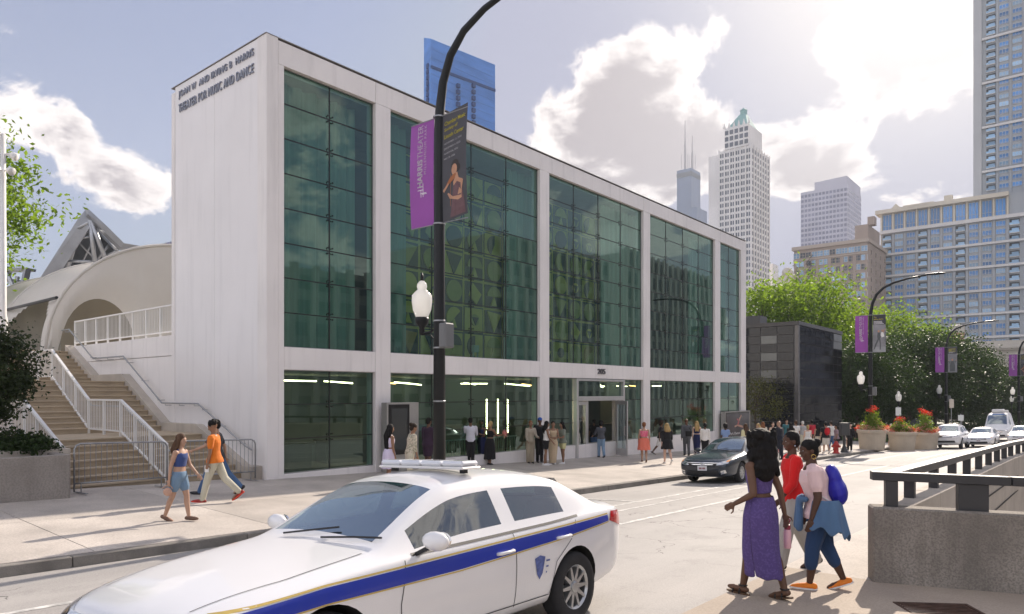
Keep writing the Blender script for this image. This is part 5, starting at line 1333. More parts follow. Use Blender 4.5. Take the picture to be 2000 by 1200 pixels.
tub('round tan concrete flower tub, middle of the three', 'broad pink flower mound in the middle tub', 1762, 47.5, 1.75, 1.28, .95, 2)
tub('round tan concrete flower tub partly behind the white SUV', 'red topped flowers in the tub behind the white SUV', 1806, 49, 1.75, 1.2, 1.6, 3)
# hydrant and meter box
p = on_g(1633, 886); t = thing('fire_hydrant', 'red fire hydrant on the pavement near the curb', 'hydrant', p)
M_RED = mat('hydrant_red', (.42, .035, .03), .45, .15, 6)
mb = MB(); mb.lathe((0, 0, 0), [(.2, 0), (.2, .05), (.14, .07), (.13, .42), (.18, .44), (.18, .5), (.13, .55), (.1, .66), (.04, .72)], 14); local('barrel', mb, M_RED, t, smooth=True)
for a in (0, 1.57, 3.14): mb = MB(); d = Vector((cos(a), sin(a), 0)); mb.tube([d*.1+Vector((0, 0, .4)), d*.24+Vector((0, 0, .4))], .065, 10); local('outlet', mb, M_RED, t)
mb = MB(); mb.lathe((0, 0, .72), [(.05, 0), (.05, .06), (.02, .08)], 6); local('cap_nut', mb, MATS['black_pole_paint'], t)
p = on_g(1649, 884); t = thing('parking_pay_box', 'dark grey pay box on a flared post beside the hydrant', 'meter', p, ANG)
mb = MB(); mb.lathe((0, 0, 0), [(.24, 0), (.2, .05), (.08, .4), (.07, 1.0)], 12); local('post', mb, M_RAIL, t)
mb = MB(); mb.box(-.26, .26, -.17, .17, 1.0, 1.75); local('box', mb, mat('pay_box', (.06, .062, .064), .45, .05), t, bevel=.03)
# ================================================================== park trees beyond
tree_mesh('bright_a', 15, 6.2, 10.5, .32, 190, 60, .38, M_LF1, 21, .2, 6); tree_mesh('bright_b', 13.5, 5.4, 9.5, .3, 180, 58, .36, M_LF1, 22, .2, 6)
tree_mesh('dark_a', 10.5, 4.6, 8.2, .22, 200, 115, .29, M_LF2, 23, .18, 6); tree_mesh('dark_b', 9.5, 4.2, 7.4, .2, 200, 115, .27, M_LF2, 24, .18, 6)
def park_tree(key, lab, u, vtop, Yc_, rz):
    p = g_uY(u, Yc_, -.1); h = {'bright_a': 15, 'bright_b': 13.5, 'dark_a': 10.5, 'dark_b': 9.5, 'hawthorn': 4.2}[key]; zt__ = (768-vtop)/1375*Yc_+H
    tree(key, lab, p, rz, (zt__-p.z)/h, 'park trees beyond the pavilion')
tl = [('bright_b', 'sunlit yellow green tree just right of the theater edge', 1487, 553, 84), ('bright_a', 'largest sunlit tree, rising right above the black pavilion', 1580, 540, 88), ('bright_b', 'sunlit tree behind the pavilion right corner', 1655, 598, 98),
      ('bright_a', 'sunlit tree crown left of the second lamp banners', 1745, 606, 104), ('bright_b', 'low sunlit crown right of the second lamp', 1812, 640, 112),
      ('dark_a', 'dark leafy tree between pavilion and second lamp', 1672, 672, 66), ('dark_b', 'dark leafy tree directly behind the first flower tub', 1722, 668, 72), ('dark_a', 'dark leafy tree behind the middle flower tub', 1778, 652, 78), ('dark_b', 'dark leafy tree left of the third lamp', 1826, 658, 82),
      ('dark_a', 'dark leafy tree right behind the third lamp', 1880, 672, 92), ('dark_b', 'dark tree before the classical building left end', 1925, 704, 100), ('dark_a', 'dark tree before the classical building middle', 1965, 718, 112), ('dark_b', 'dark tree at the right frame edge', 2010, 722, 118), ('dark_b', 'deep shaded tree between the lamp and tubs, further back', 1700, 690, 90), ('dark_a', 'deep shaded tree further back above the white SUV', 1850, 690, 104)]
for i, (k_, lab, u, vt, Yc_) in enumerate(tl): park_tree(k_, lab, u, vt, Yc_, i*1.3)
tree_mesh('hawthorn', 4.2, 2.3, 2.4, .08, 60, 46, .13, m_leaf('leaf_olive', (.05, .06, .02), (.12, .12, .04), .45), 31, .3, 5)
park_tree('hawthorn', 'small olive green tree with layered branches before the pavilion', 1478, 742, 49.0, .4)
# hedge added behind the trees to darken the bright gaps between trunks
hg = thing('park_hedge', 'tall dark hedge closing the park behind the tree trunks', 'hedge', g_uY(1800, 125)); cs = []; rng = random.Random(12)
for k in range(520):
    u = rng.uniform(1560, 2080); Y_ = (128 if k % 2 else 119)+rng.uniform(-3, 3); q = g_uY(u, Y_, rng.uniform(.0, 5.4)); cs.append((q, 1.0))
vs, fs = leaf_cloud(rng, cs, 34, 1, .75); me = bpy.data.meshes.new('foliage'); me.from_pydata(vs, [], fs); me.materials.append(M_LF3); o = obj('foliage', me, hg)
# low hedge and lawn behind the tubs
mb = MB(); mb.grid([[Vector((x, y, gz(x, y)+.02)) for x in (-40, -30, -20, -12.6)] for y in (66, 80, 100, 140)]); mb.build('lawn', m_leaf('lawn_green', (.04, .09, .015), (.08, .13, .03), .1), kind='structure')
for k, u in enumerate((1668, 1745, 1915, 1960)):
    p = g_uY(u, 70+k*8); shrub(('low hedge clump behind the black clothed person', 'low hedge clump behind the middle flower tub', 'green bush behind the white ambulance van', 'green bush right of the white ambulance van')[k], p, 3.2, 1.5, 60, 60, .2, M_LF2, 70+k)
# ================================================================== vehicles
def lerp_tab(tab, x):                                  # smooth (Catmull-Rom) interpolation of (x, value) with x descending
    t = sorted(tab)
    if x <= t[0][0]: return t[0][1]
    if x >= t[-1][0]: return t[-1][1]
    for i in range(len(t)-1):
        if t[i][0] <= x <= t[i+1][0]:
            a, b = t[i], t[i+1]; k = (x-a[0])/(b[0]-a[0]); return a[1]+(b[1]-a[1])*k
M_TYRE = mat('tyre_rubber', (.022, .022, .024), .8, .2, 12, .2, 60); M_RIM = mat('alloy_rim', (.50, .51, .52), .3, .08, metal=.85); M_ARCH = mat('arch_black', (.012, .012, .013), .9, 0)
M_CHR = mat('chrome', (.75, .76, .78), .1, 0, metal=1.0); M_BLKP = mat('black_trim', (.016, .016, .018), .45, 0); M_SEAMC = mat('panel_gap', (.03, .03, .032), .8, 0)
M_CGL = glass('car_glass', (.20, .27, .28), (.85, .9, .92), .10, 0); M_CGW = glass('windshield_glass', (.34, .44, .46), (.80, .92, 1.0), .22, 0)
M_HLG = glass('headlight_lens', (.9, .92, .94), (.95, .95, .95), .12, .05); M_HLB = mat('headlight_bowl', (.62, .64, .66), .18, .15, 18, metal=.7); M_AMB = mat('amber_lens', (.75, .25, .03), .25, 0, coat=.5); M_TLR = mat('tail_lens', (.42, .012, .015), .2, 0, coat=.6)
M_PLT = mat('plate_white', (.70, .70, .72), .5, .1, 25); M_SEAT = mat('seat_fabric', (.05, .05, .055), .85, .2, 10)
def paint(name, col, metal=.0, rough=.3, coat=.7):
    return mat(name, col, rough, .03, 1.0, metal=metal, spec=.5, coat=coat)
def make_wheel(parent, x, y, r, wd, side, rim_m=None):
    mb = MB(); prof = [(r*.62, -wd/2+.015), (r*.80, -wd/2), (r*.95, -wd/2+.012), (r, -wd/2+.05), (r, wd/2-.05), (r*.95, wd/2-.012), (r*.80, wd/2), (r*.62, wd/2-.015)]
    mb.lathe((0, 0, 0), prof, 28, cap=False)
    def turn(m_): m_.v = [(x+p[0], y+p[2]*side, r+p[1]) for p in m_.v]; return m_
    tyre = local('wheel', turn(mb), M_TYRE, parent, smooth=True)
    rb = MB(); rb.lathe((0, 0, 0), [(r*.63, -wd*.3), (r*.66, wd*.40), (r*.62, wd*.43), (r*.56, wd*.34), (r*.55, wd*.05), (.02, wd*.05)], 28)
    for k in range(10):
        a = 2*pi*k/10; c, s_ = cos(a), sin(a); q = lambda rr, t, z: Vector((c*rr-s_*t, s_*rr+c*t, z))
        rb.hexa([q(.05, -.028, wd*.10), q(r*.59, -.016, wd*.16), q(r*.59, .016, wd*.16), q(.05, .028, wd*.10)], [q(.05, -.022, wd*.36), q(r*.59, -.012, wd*.40), q(r*.59, .012, wd*.40), q(.05, .022, wd*.36)])
    rb.lathe((0, 0, 0), [(.055, wd*.1), (.055, wd*.40), (.04, wd*.43), (.005, wd*.43)], 12)
    db = MB(); db.lathe((0, 0, 0), [(r*.52, wd*.02), (r*.52, wd*.06), (.02, wd*.06)], 20)
    rm = local('rim', turn(rb), rim_m or M_RIM, None); rm.parent = tyre
    dm = local('brake_disc', turn(db), M_ARCH, None); dm.parent = tyre
def car_shell(S):
    """closed lofted shell -> subdivided -> wheel arches cut; returns mesh with material slots = regions"""
    xs = S['xs']; rings = []
    for x in xs:
        w_ = lerp_tab(S['w'], x); zb = lerp_tab(S['bot'], x); zl = lerp_tab(S['belt'], x); zc = lerp_tab(S['top'], x)
        g = max(0.0, zc-zl-.04); tum = S.get('tum', .30)
        zsill = zb+.07; zm = zb+(zl-zb)*.58
        wb = w_*.965
        y6 = wb-.10-g*tum; y7 = y6-.075
        flat = max(0, min(1, g/.12))
        pts = [(0, zb), (w_*.80, zb), (w_*.955, zsill), (w_, zm), (w_*.995, zl-(zl-zm)*.28), (wb, zl), (wb-.035, zl+.012*(1 if flat else .6)+g*.02), (y6, zl+max(g*.85, .018+.3*(zc-zl-.02))), (y7, zl+max(g*.965, .5*(zc-zl)+.012)+.012*flat), (y7*.5, zc-.010), (0, zc)]
        if x in S.get('ends', {}):
            k = S['ends'][x]; cz = (zb+zl)/2; pts = [(p[0]*k, cz+(p[1]-cz)*k) for p in pts]
        rings.append([Vector((x, y, z)) for y, z in pts])
    n = len(rings[0]); N = 2*n-2; mb = MB()
    full = [r+[Vector((p.x, -p.y, p.z)) for p in reversed(r[1:-1])] for r in rings]
    for r in full: mb.v += [tuple(p) for p in r]
    def region(i, j):                                   # i: segment along x, j: side segment index on the left half
        x0, x1 = xs[i], xs[i+1]; xm = (x0+x1)/2
        a, b_ = S['ws']; c, d = S['rw']
        if j in (8, 9) and b_ <= xm <= a: return 1
        if j in (8, 9) and d <= xm <= c: return 2
        if j == 6:
            for k, (p, q) in enumerate(S['side']):
                if q <= xm <= p: return 3+k
        return 0
    for i in range(len(xs)-1):
        for j in range(N):
            jj = j if j < n-1 else N-1-j
            rg = region(i, jj)
            if rg >= 3 and j >= n-1: rg += len(S['side'])
            mb.f.append((i*N+j, i*N+(j+1) % N, (i+1)*N+(j+1) % N, (i+1)*N+j)); mb.m.append(rg)
    for i in (0, len(xs)-1): mb.f.append(tuple(i*N+j for j in range(N))); mb.m.append(0)
    nm = 3+2*len(S['side'])
    me = mb.mesh('shell', [bpy.data.materials.new('tmp') for _ in range(nm+1)])
    o = obj('shell_tmp', me); sb = o.modifiers.new('s', 'SUBSURF'); sb.levels = sb.render_levels = S.get('sub', 2)
    m2 = ev_mesh(o); bpy.data.objects.remove(o); o = obj('shell_tmp', m2)
    cut = []
    for wx in S['wx']:
        for sd in (-1, 1):
            cb_ = MB(); cb_.cur = 0; r_ = S['wr']+.055; cb_.tube([(wx, sd*(S['hw']-.30), S['wr']), (wx, sd*(S['hw']+.2), S['wr'])], r_, 32)
            cm = cb_.mesh('c', bpy.data.materials.new('tmpc')); co = obj('cut_tmp', cm); cut.append(co)
            md = o.modifiers.new('b', 'BOOLEAN'); md.operation = 'DIFFERENCE'; md.object = co; md.solver = 'EXACT'; md.material_mode = 'TRANSFER'
    m3 = ev_mesh(o); bpy.data.objects.remove(o)
    for c_ in cut: bpy.data.objects.remove(c_)
    m3.polygons.foreach_set('use_smooth', [True]*len(m3.polygons))
    names = [m.name for m in m3.materials]
    arch = {i for i, nme in enumerate(names) if nme.startswith('tmpc')}
    return m3, nm, arch
def split_shell(m3, nm, arch, t, body_m, S):
    bm = bmesh.new(); bm.from_mesh(m3)
    groups = {}
    for f in bm.faces:
        k = 'arch' if f.material_index in arch else f.material_index; groups.setdefault(k, []).append(f)
    out = {}
    for k, fs in groups.items():
        ix = {}; vs = []; F = []
        for f in fs:
            q = []
            for v in f.verts:
                if v.index not in ix: ix[v.index] = len(vs); vs.append(tuple(v.co))
                q.append(ix[v.index])
            F.append(q)
        nmn = 'body' if k == 0 else 'wheel_arch' if k == 'arch' else 'windshield' if k == 1 else 'rear_window' if k == 2 else 'side_window'
        me = bpy.data.meshes.new(nmn); me.from_pydata(vs, [], F)
        me.materials.append(body_m if k == 0 else M_ARCH if k == 'arch' else M_CGW if k == 1 else M_CGL); me.polygons.foreach_set('use_smooth', [True]*len(F)); me.update()
        if k == 0:
            try: me.set_sharp_from_angle(angle=radians(40))
            except Exception: pass
        o = obj(nmn, me, kind='stuff' if k == 'arch' else None); o.parent = t; out[k] = o
    bm.free(); return out
class Proj:
    def __init__(s, me): s.t = BVHTree.FromPolygons([v.co for v in me.vertices], [tuple(p.vertices) for p in me.polygons])
    def hit(s, p, d):
        r = s.t.ray_cast(p, d); return r[0], r[1]
    def front(s, y, z, off=.004, sgn=1):
        h, n = s.hit(Vector((4*sgn, y, z)), Vector((-sgn, 0, 0)))
        return (h+Vector((off*sgn, 0, 0))) if h else Vector((2.2*sgn, y, z))
    def side(s, x, z, sgn=1, off=.004):
        h, n = s.hit(Vector((x, 3*sgn, z)), Vector((0, -sgn, 0)))
        return (h+Vector((0, off*sgn, 0))) if h else Vector((x, .9*sgn, z))
    def top(s, x, y, off=.004):
        h, n = s.hit(Vector((x, y, 4)), Vector((0, 0, -1))); return h+Vector((0, 0, off)) if h else Vector((x, y, 1))
def resamp(pl, n):
    L = [0]
    for a, b in zip(pl[:-1], pl[1:]): L.append(L[-1]+sqrt((a[0]-b[0])**2+(a[1]-b[1])**2))
    out = []
    for k in range(n+1):
        t = L[-1]*k/n; i = max(i for i in range(len(L)) if L[i] <= t+1e-9); i = min(i, len(pl)-2); q = (t-L[i])/max(1e-9, L[i+1]-L[i])
        out.append((pl[i][0]+(pl[i+1][0]-pl[i][0])*q, pl[i][1]+(pl[i+1][1]-pl[i][1])*q))
    return out
def patch(nm, t, f, up, lo, m, n=14, k=4):
    """skin patch between an upper and a lower line, laid on the shell by f(a, b)"""
    U, L = resamp(up, n), resamp(lo, n); mb = MB()
    mb.grid([[f(u_[0]+(l_[0]-u_[0])*j/k, u_[1]+(l_[1]-u_[1])*j/k) for j in range(k+1)] for u_, l_ in zip(U, L)])
    return local(nm, mb, m, t, smooth=True)
def seam(nm, t, f, pl, wd=.007, m=None, n=24):
    P = resamp(pl, n); mb = MB(); rows = []
    for i, p in enumerate(P):
        a, b = P[max(0, i-1)], P[min(n, i+1)]; d = Vector((b[0]-a[0], b[1]-a[1])); d = d.normalized() if d.length else Vector((1, 0)); q = Vector((-d.y, d.x))*wd/2
        rows.append([f(p[0]-q.x, p[1]-q.y), f(p[0]+q.x, p[1]+q.y)])
    mb.grid(rows); return local(nm, mb, m or M_SEAMC, t)
SEDAN = dict(xs=[2.43, 2.40, 2.30, 2.12, 1.85, 1.45, 1.15, .95, .86, .60, .35, .14, .05, -.15, -.42, -.54, -.85, -1.15, -1.30, -1.42, -1.52, -1.75, -1.97, -2.07, -2.2, -2.34, -2.40, -2.43],
    w=[(2.43, .66), (2.40, .74), (2.30, .81), (2.12, .86), (1.85, .895), (1.3, .91), (0, .915), (-1.3, .91), (-1.9, .885), (-2.2, .85), (-2.36, .79), (-2.43, .70)],
    bot=[(2.43, .30), (2.3, .22), (1.8, .19), (0, .19), (-1.8, .21), (-2.3, .28), (-2.43, .36)],
    belt=[(2.43, .60), (2.36, .66), (2.2, .725), (1.85, .80), (1.3, .865), (.9, .90), (0, .925), (-1.0, .955), (-1.7, .985), (-2.1, .995), (-2.36, .98), (-2.43, .92)],
    top=[(2.43, .62), (2.40, .70), (2.30, .755), (2.12, .815), (1.85, .875), (1.45, .935), (1.15, .975), (.95, 1.0), (.86, 1.03), (.60, 1.175), (.35, 1.315), (.14, 1.40), (.05, 1.425), (-.15, 1.455), (-.5, 1.468), (-.85, 1.46), (-1.15, 1.435), (-1.42, 1.375), (-1.52, 1.34), (-1.75, 1.225), (-1.97, 1.105), (-2.07, 1.08), (-2.2, 1.075), (-2.34, 1.06), (-2.40, 1.03), (-2.43, .95)],
    ws=(.87, .13), rw=(-1.41, -1.98), side=[(.62, -.42), (-.53, -1.30)], wx=(1.40, -1.38), wr=.33, hw=.915, ends={})
def place(t, x, y, rz, zf=gz):
    """stand a vehicle on the sloping road: x forward axis at heading rz"""
    f = Vector((cos(rz), sin(rz))); l = Vector((-f.y, f.x)); g = lambda p: Vector((p.x, p.y, zf(p.x, p.y)))
    c = Vector((x, y)); F = (g(c+f*1.4)-g(c-f*1.4)).normalized(); Lf = (g(c+l*.7)-g(c-l*.7)).normalized(); Up = F.cross(Lf).normalized(); Lf = Up.cross(F)
    m = Matrix((F, Lf, Up)).transposed(); t.rotation_euler = m.to_euler(); zc = (g(c+f*1.4).z+g(c-f*1.4).z)/2; t.location = (x, y, zc)
def sedan(lab, body_m, S=SEDAN, amber=True, cat='car', name='car', front=True, rear=True, det=True, rim_m=None, group=None):
    t = thing(name, lab, cat, (0, 0, 0), 0, group)
    m3, nm, arch = car_shell(S); pr = Proj(m3); split_shell(m3, nm, arch, t, body_m, S)
    for wx in S['wx']:
        for sd in (-1, 1): make_wheel(t, wx, sd*(S['hw']-.125), S['wr'], .21, sd, rim_m)
    # cabin: floor, dash, seats, wheel
    cb_ = MB(); cb_.box(-1.7, .75, -.7, .7, .30, .42); local('cabin_floor', cb_, M_SEAT, t)
    cb_ = MB(); cb_.box(.45, .95, -.72, .72, .62, .92); local('dashboard', cb_, M_SEAT, t, bevel=.04)
    for y in (-.37, .37):
        for x in (-.25, -1.15):
            sb = MB(); sb.box(x-.25, x+.28, y-.25, y+.25, .42, .60); sb.hexa([Vector(p) for p in ((x-.36, y-.24, .58), (x-.18, y-.24, .58), (x-.18, y+.24, .58), (x-.36, y+.24, .58))], [Vector(p) for p in ((x-.50, y-.20, 1.12), (x-.40, y-.20, 1.12), (x-.40, y+.20, 1.12), (x-.50, y+.20, 1.12))]); sb.box(x-.52, x-.40, y-.12, y+.12, 1.14, 1.32); local('seat', sb, M_SEAT, t, bevel=.03)
    sw_ = MB(); sw_.tube([(.30+.05*sin(a), .37+.18*cos(a), .93+.17*sin(a)) for a in [2*pi*k/20 for k in range(21)]], .015, 6, cap=False); local('steering_wheel', sw_, M_BLKP, t)
    for sd in (-1, 1):
        f = lambda x, z, s_=sd: pr.side(x, z, s_)
        if det:
            seam('door_gap', t, f, [(.78, .34), (.80, .6), (.74, .895)]); seam('door_gap', t, f, [(-.48, .32), (-.47, .94)]); seam('door_gap', t, f, [(-.98, .34), (-1.05, .62), (-1.30, .80), (-1.40, .955)])
            seam('sill_gap', t, f, [(.80, .335), (-.98, .335)], .008)
            seam('crease', t, f, [(1.75, .70), (.3, .745), (-1.0, .79), (-2.1, .83)], .012, body_m)
            seam('window_trim', t, f, [(.66, .922), (0, .938), (-1.0, .965), (-1.46, .988)], .020, M_BLKP)
            for x in (-.33, -1.16):
                h = pr.side(x, .80 if x > -1 else .825, sd, .0); hb = MB(); hb.tube([h+Vector((.10, 0, 0)), h+Vector((.08, sd*.035, .004)), h+Vector((-.08, sd*.035, .008)), h+Vector((-.10, 0, .008))], .014, 8); local('door_handle', hb, body_m, t, smooth=True)
        mb = MB(); c = pr.side(.60, .92, sd, 0); mb.bar(c, c+Vector((-.02, sd*.1, .05)), .05, .03); local('mirror_stalk', mb, M_BLKP, t)
        mb = MB(); mb.ball(c+Vector((-.03, sd*.16, .10)), .115, 16, (.55, 1.12, .62)); mo = local('mirror', mb, body_m, t, smooth=True)
        mb = MB(); mb.prism([c+Vector((-.108, sd*.16+.085*cos(a), .10+.058*sin(a))) for a in [2*pi*k/12 for k in range(12)]], (.02, 0, 0)); q = local('mirror_glass', mb, M_CHR, None); q.parent = mo
    if front:
        F = lambda y, z: pr.front(y, z)
        patch('grille', t, F, [(-.50, .665), (0, .66), (.50, .665)], [(-.44, .575), (0, .555), (.44, .575)], M_BLKP)
        patch('grille_bar', t, lambda y, z: pr.front(y, z, .012), [(-.53, .685), (0, .685), (.53, .685)], [(-.52, .66), (0, .655), (.52, .66)], M_CHR, k=2)
        patch('grille_bar', t, lambda y, z: pr.front(y, z, .012), [(-.36, .628), (0, .622), (.36, .628)], [(-.36, .612), (0, .604), (.36, .612)], M_CHR, k=2)
        patch('lower_intake', t, F, [(-.50, .44), (0, .43), (.50, .44)], [(-.58, .30), (0, .285), (.58, .30)], M_BLKP)
        for s_ in (-1, 1):
            patch('headlight', t, F, [(s_*.50, .685), (s_*.66, .73), (s_*.79, .775)], [(s_*.46, .60), (s_*.64, .615), (s_*.80, .66)], M_HLB, k=6)
            patch('headlight_lamp', t, lambda y, z: pr.front(y, z, .012), [(s_*.55, .672), (s_*.63, .69)], [(s_*.55, .625), (s_*.63, .635)], M_CHR, 4, 3)
            if amber: patch('turn_lamp', t, lambda y, z: pr.front(y, z, .010), [(s_*.735, .752), (s_*.795, .772)], [(s_*.735, .70), (s_*.80, .715)], M_AMB, 4, 3)
            patch('fog_surround', t, F, [(s_*.60, .42), (s_*.74, .46)], [(s_*.60, .31), (s_*.76, .36)], M_CHR, 6, 3)
            patch('fog_lamp', t, lambda y, z: pr.front(y, z, .008), [(s_*.63, .41), (s_*.71, .43)], [(s_*.63, .345), (s_*.71, .365)], M_HLB, 5, 3)
        mb = MB(); c = pr.front(0, .625, .02); mb.tube([c+Vector((0, .055*cos(a)*1.3, .055*sin(a))) for a in [2*pi*k/18 for k in range(19)]], .008, 6, cap=False); mb.tube([c+Vector((0, .03*cos(a), .05*sin(a))) for a in [2*pi*k/14 for k in range(15)]], .006, 6, cap=False); mb.bar(c+Vector((0, -.06, .02)), c+Vector((0, .06, .02)), .01); local('badge', mb, M_CHR, t, smooth=True)
        c = pr.front(0, .49, .012); mb = MB(); mb.box(c.x-.01, c.x+.008, -.155, .155, .425, .575); pl_ = local('number_plate', mb, M_PLT, t, bevel=.004)
        for y, ww in ((-.06, .09), (.055, .1)):
            mb = MB(); mb.box(c.x+.009, c.x+.0115, y-ww/2, y+ww/2, .468, .525); q = local('plate_mark', mb, mat('plate_mark', (.30, .16, .18), .6, .3, 60), None); q.parent = pl_
        seam('hood_gap', t, lambda x, y: pr.top(x, y), [(.98, .70), (1.6, .70), (2.15, .60)]); seam('hood_gap', t, lambda x, y: pr.top(x, y), [(.98, -.70), (1.6, -.70), (2.15, -.60)])
        for y in (-.05, .45):
            mb = MB(); mb.tube([pr.top(.93, y-.3, .02), pr.top(.86, y, .025), pr.top(.80, y+.25, .03)], .008, 5); local('wiper', mb, M_BLKP, t)
    if rear:
        for s_ in (-1, 1): patch('tail_light', t, lambda x, z, q=s_: pr.side(x, z, q, .006), [(-2.08, .97), (-2.30, .96)], [(-2.02, .88), (-2.30, .80)], M_TLR, 8, 4)
        for s_ in (-1, 1): patch('tail_light', t, lambda y, z: pr.front(y, z, .006, -1), [(s_*.42, .93), (s_*.74, .95)], [(s_*.42, .80), (s_*.74, .80)], M_TLR, 8, 4)
    return t, pr
# ---- white patrol car with a blue stripe, foreground
PW = paint('patrol_white', (.80, .80, .81), 0, .28)
t, pr = sedan('white patrol car with a blue side stripe in the near lane', PW, cat='car', name='patrol_car', amber=False)
M_STB = mat('stripe_blue', (.012, .035, .38), .35, .04, 2, coat=.5); M_STG = mat('stripe_gold', (.55, .40, .10), .4, 0, coat=.4)
for sd in (-1, 1):
    f = lambda x, z, s_=sd: pr.side(x, z, s_, .005)
    patch('blue_stripe', t, f, [(2.10, .76), (1.4, .825), (.2, .865), (-1.0, .905), (-2.0, .94)], [(2.1, .68), (1.4, .728), (.2, .75), (-1.0, .81), (-2.0, .88)], M_STB, 60, 5)
    seam('gold_line', t, f, [(2.10, .775), (1.4, .838), (.2, .878), (-1.0, .918), (-2.0, .952)], .012, M_STG, 60)
    seam('gold_line', t, f, [(2.1, .672), (1.4, .722), (.2, .740), (-1.0, .80), (-2.0, .870)], .010, M_STG, 60)
    # shield on the rear door and its lines of small print, too small to read
    cx_e, cz_e = -.80, .60
    em = patch('emblem', t, f, [(cx_e-.075, cz_e+.09), (cx_e, cz_e+.11), (cx_e+.075, cz_e+.09)], [(cx_e-.04, cz_e-.05), (cx_e, cz_e-.10), (cx_e+.04, cz_e-.05)], mat('emblem_blue', (.10, .14, .36), .4, .35, 30), 10, 6)
    for k in range(3):
        q = patch('emblem_mark', t, lambda x, z, s_=sd: pr.side(x, z, s_, .008), [(cx_e-.14+.02*k, cz_e+.06-k*.05), (cx_e-.085, cz_e+.06-k*.05)], [(cx_e-.14+.02*k, cz_e+.045-k*.05), (cx_e-.085, cz_e+.045-k*.05)], MATS['emblem_blue'], 4, 1)
lb = MB(); lb.box(-.45, -.21, -.55, .55, 1.478, 1.50); lbo = local('light_bar', lb, M_WR, t, bevel=.01)
for k in range(4):
    mb = MB(); y = -.54+.27*k; mb.box(-.44, -.22, y+.004, y+.266, 1.501, 1.55); q = local('light_bar_lens', mb, mat('clear_lens', (.72, .74, .78), .15, .05, coat=.5), None, bevel=.02); q.parent = lbo
for y in (-.45, .45): mb = MB(); mb.bar((-.33, y, 1.44), (-.33, y, 1.48), .05); q = local('light_bar_foot', mb, M_BLKP, None); q.parent = lbo
place(t, -4.62, 4.08, -pi/2)
# ---- parked blue grey sedan at the curb
t, pr = sedan('parked dark blue grey sedan with its front to the camera', paint('slate_metallic', (.016, .026, .042), .2, .22), name='parked_car')
place(t, -9.6, 23.5, -pi/2)
# ---- white SUV
SUV = dict(SEDAN); SUV.update(xs=[2.41, 2.38, 2.28, 2.1, 1.85, 1.5, 1.2, 1.02, .92, .72, .50, .34, .25, 0, -.40, -.52, -.85, -1.2, -1.32, -1.42, -1.75, -2.0, -2.08, -2.16, -2.28, -2.36, -2.40],
    w=[(2.41, .74), (2.38, .80), (2.28, .87), (2.1, .92), (1.5, .955), (0, .96), (-1.5, .955), (-2.1, .93), (-2.4, .84)], bot=[(2.41, .42), (2.28, .30), (1.8, .26), (0, .26), (-1.8, .30), (-2.4, .45)],
    belt=[(2.41, .86), (2.3, .94), (2.1, .98), (1.3, 1.03), (0, 1.08), (-1.5, 1.13), (-2.2, 1.15), (-2.4, 1.05)],
    top=[(2.41, .90), (2.38, .96), (2.28, 1.01), (2.1, 1.05), (1.85, 1.08), (1.5, 1.12), (1.2, 1.15), (1.02, 1.18), (.92, 1.22), (.72, 1.36), (.50, 1.52), (.34, 1.62), (.25, 1.66), (0, 1.71), (-.5, 1.735), (-1.2, 1.725), (-1.75, 1.69), (-2.0, 1.65), (-2.08, 1.60), (-2.16, 1.48), (-2.28, 1.26), (-2.36, 1.16), (-2.40, 1.08)],
    ws=(.93, .33), rw=(-2.05, -2.30), side=[(.70, -.40), (-.52, -1.32), (-1.42, -1.98)], wx=(1.42, -1.38), wr=.37, hw=.96, tum=.26)
def boxy_front(t, pr, z0, dz):
    F = lambda y, z: pr.front(y, z)
    patch('grille', t, F, [(-.55, z0+.16), (.55, z0+.16)], [(-.45, z0-.02), (.45, z0-.02)], M_BLKP)
    for k in range(3): patch('grille_bar', t, lambda y, z: pr.front(y, z, .012), [(-.52, z0+.13-k*.05), (.52, z0+.13-k*.05)], [(-.50, z0+.105-k*.05), (.50, z0+.105-k*.05)], M_CHR, k=2)
    patch('lower_intake', t, F, [(-.6, z0-.22), (.6, z0-.22)], [(-.66, z0-.36), (.66, z0-.36)], M_BLKP)
    for s_ in (-1, 1): patch('headlight', t, F, [(s_*.56, z0+.17), (s_*.82, z0+.22)], [(s_*.54, z0+.05), (s_*.84, z0+.09)], M_HLB, k=5)
    c = pr.front(0, z0-.12, .012); mb = MB(); mb.box(c.x-.01, c.x+.008, -.155, .155, z0-.19, z0-.05); local('number_plate', mb, M_PLT, t)
t, pr = sedan('white SUV driving towards the camera below the third lamp', PW, SUV, name='suv', front=False, rear=False, det=False); boxy_front(t, pr, .80, 0)
mb = MB(); mb.tube([(.1, .62, 1.76), (-1.8, .62, 1.76)], .02, 6); mb.tube([(.1, -.62, 1.76), (-1.8, -.62, 1.76)], .02, 6); local('roof_rails', mb, M_BLKP, t)
def put_px(t, u, v, rz=-pi/2): p = on_g(u, v); place(t, p.x, p.y, rz); return p
p = g_uY(1856, 50.5); place(t, p.x, p.y, -pi/2)
# ---- white sedan and a second one behind the rail
t, pr = sedan('white sedan with a lit amber lamp right of the SUV', PW, name='white_sedan', det=False); p = g_uY(1920, 52); place(t, p.x, p.y, -pi/2)
t, pr = sedan('white sedan partly cut by the right frame edge', PW, name='white_sedan', det=False); p = g_uY(1998, 56); place(t, p.x, p.y, -pi/2)
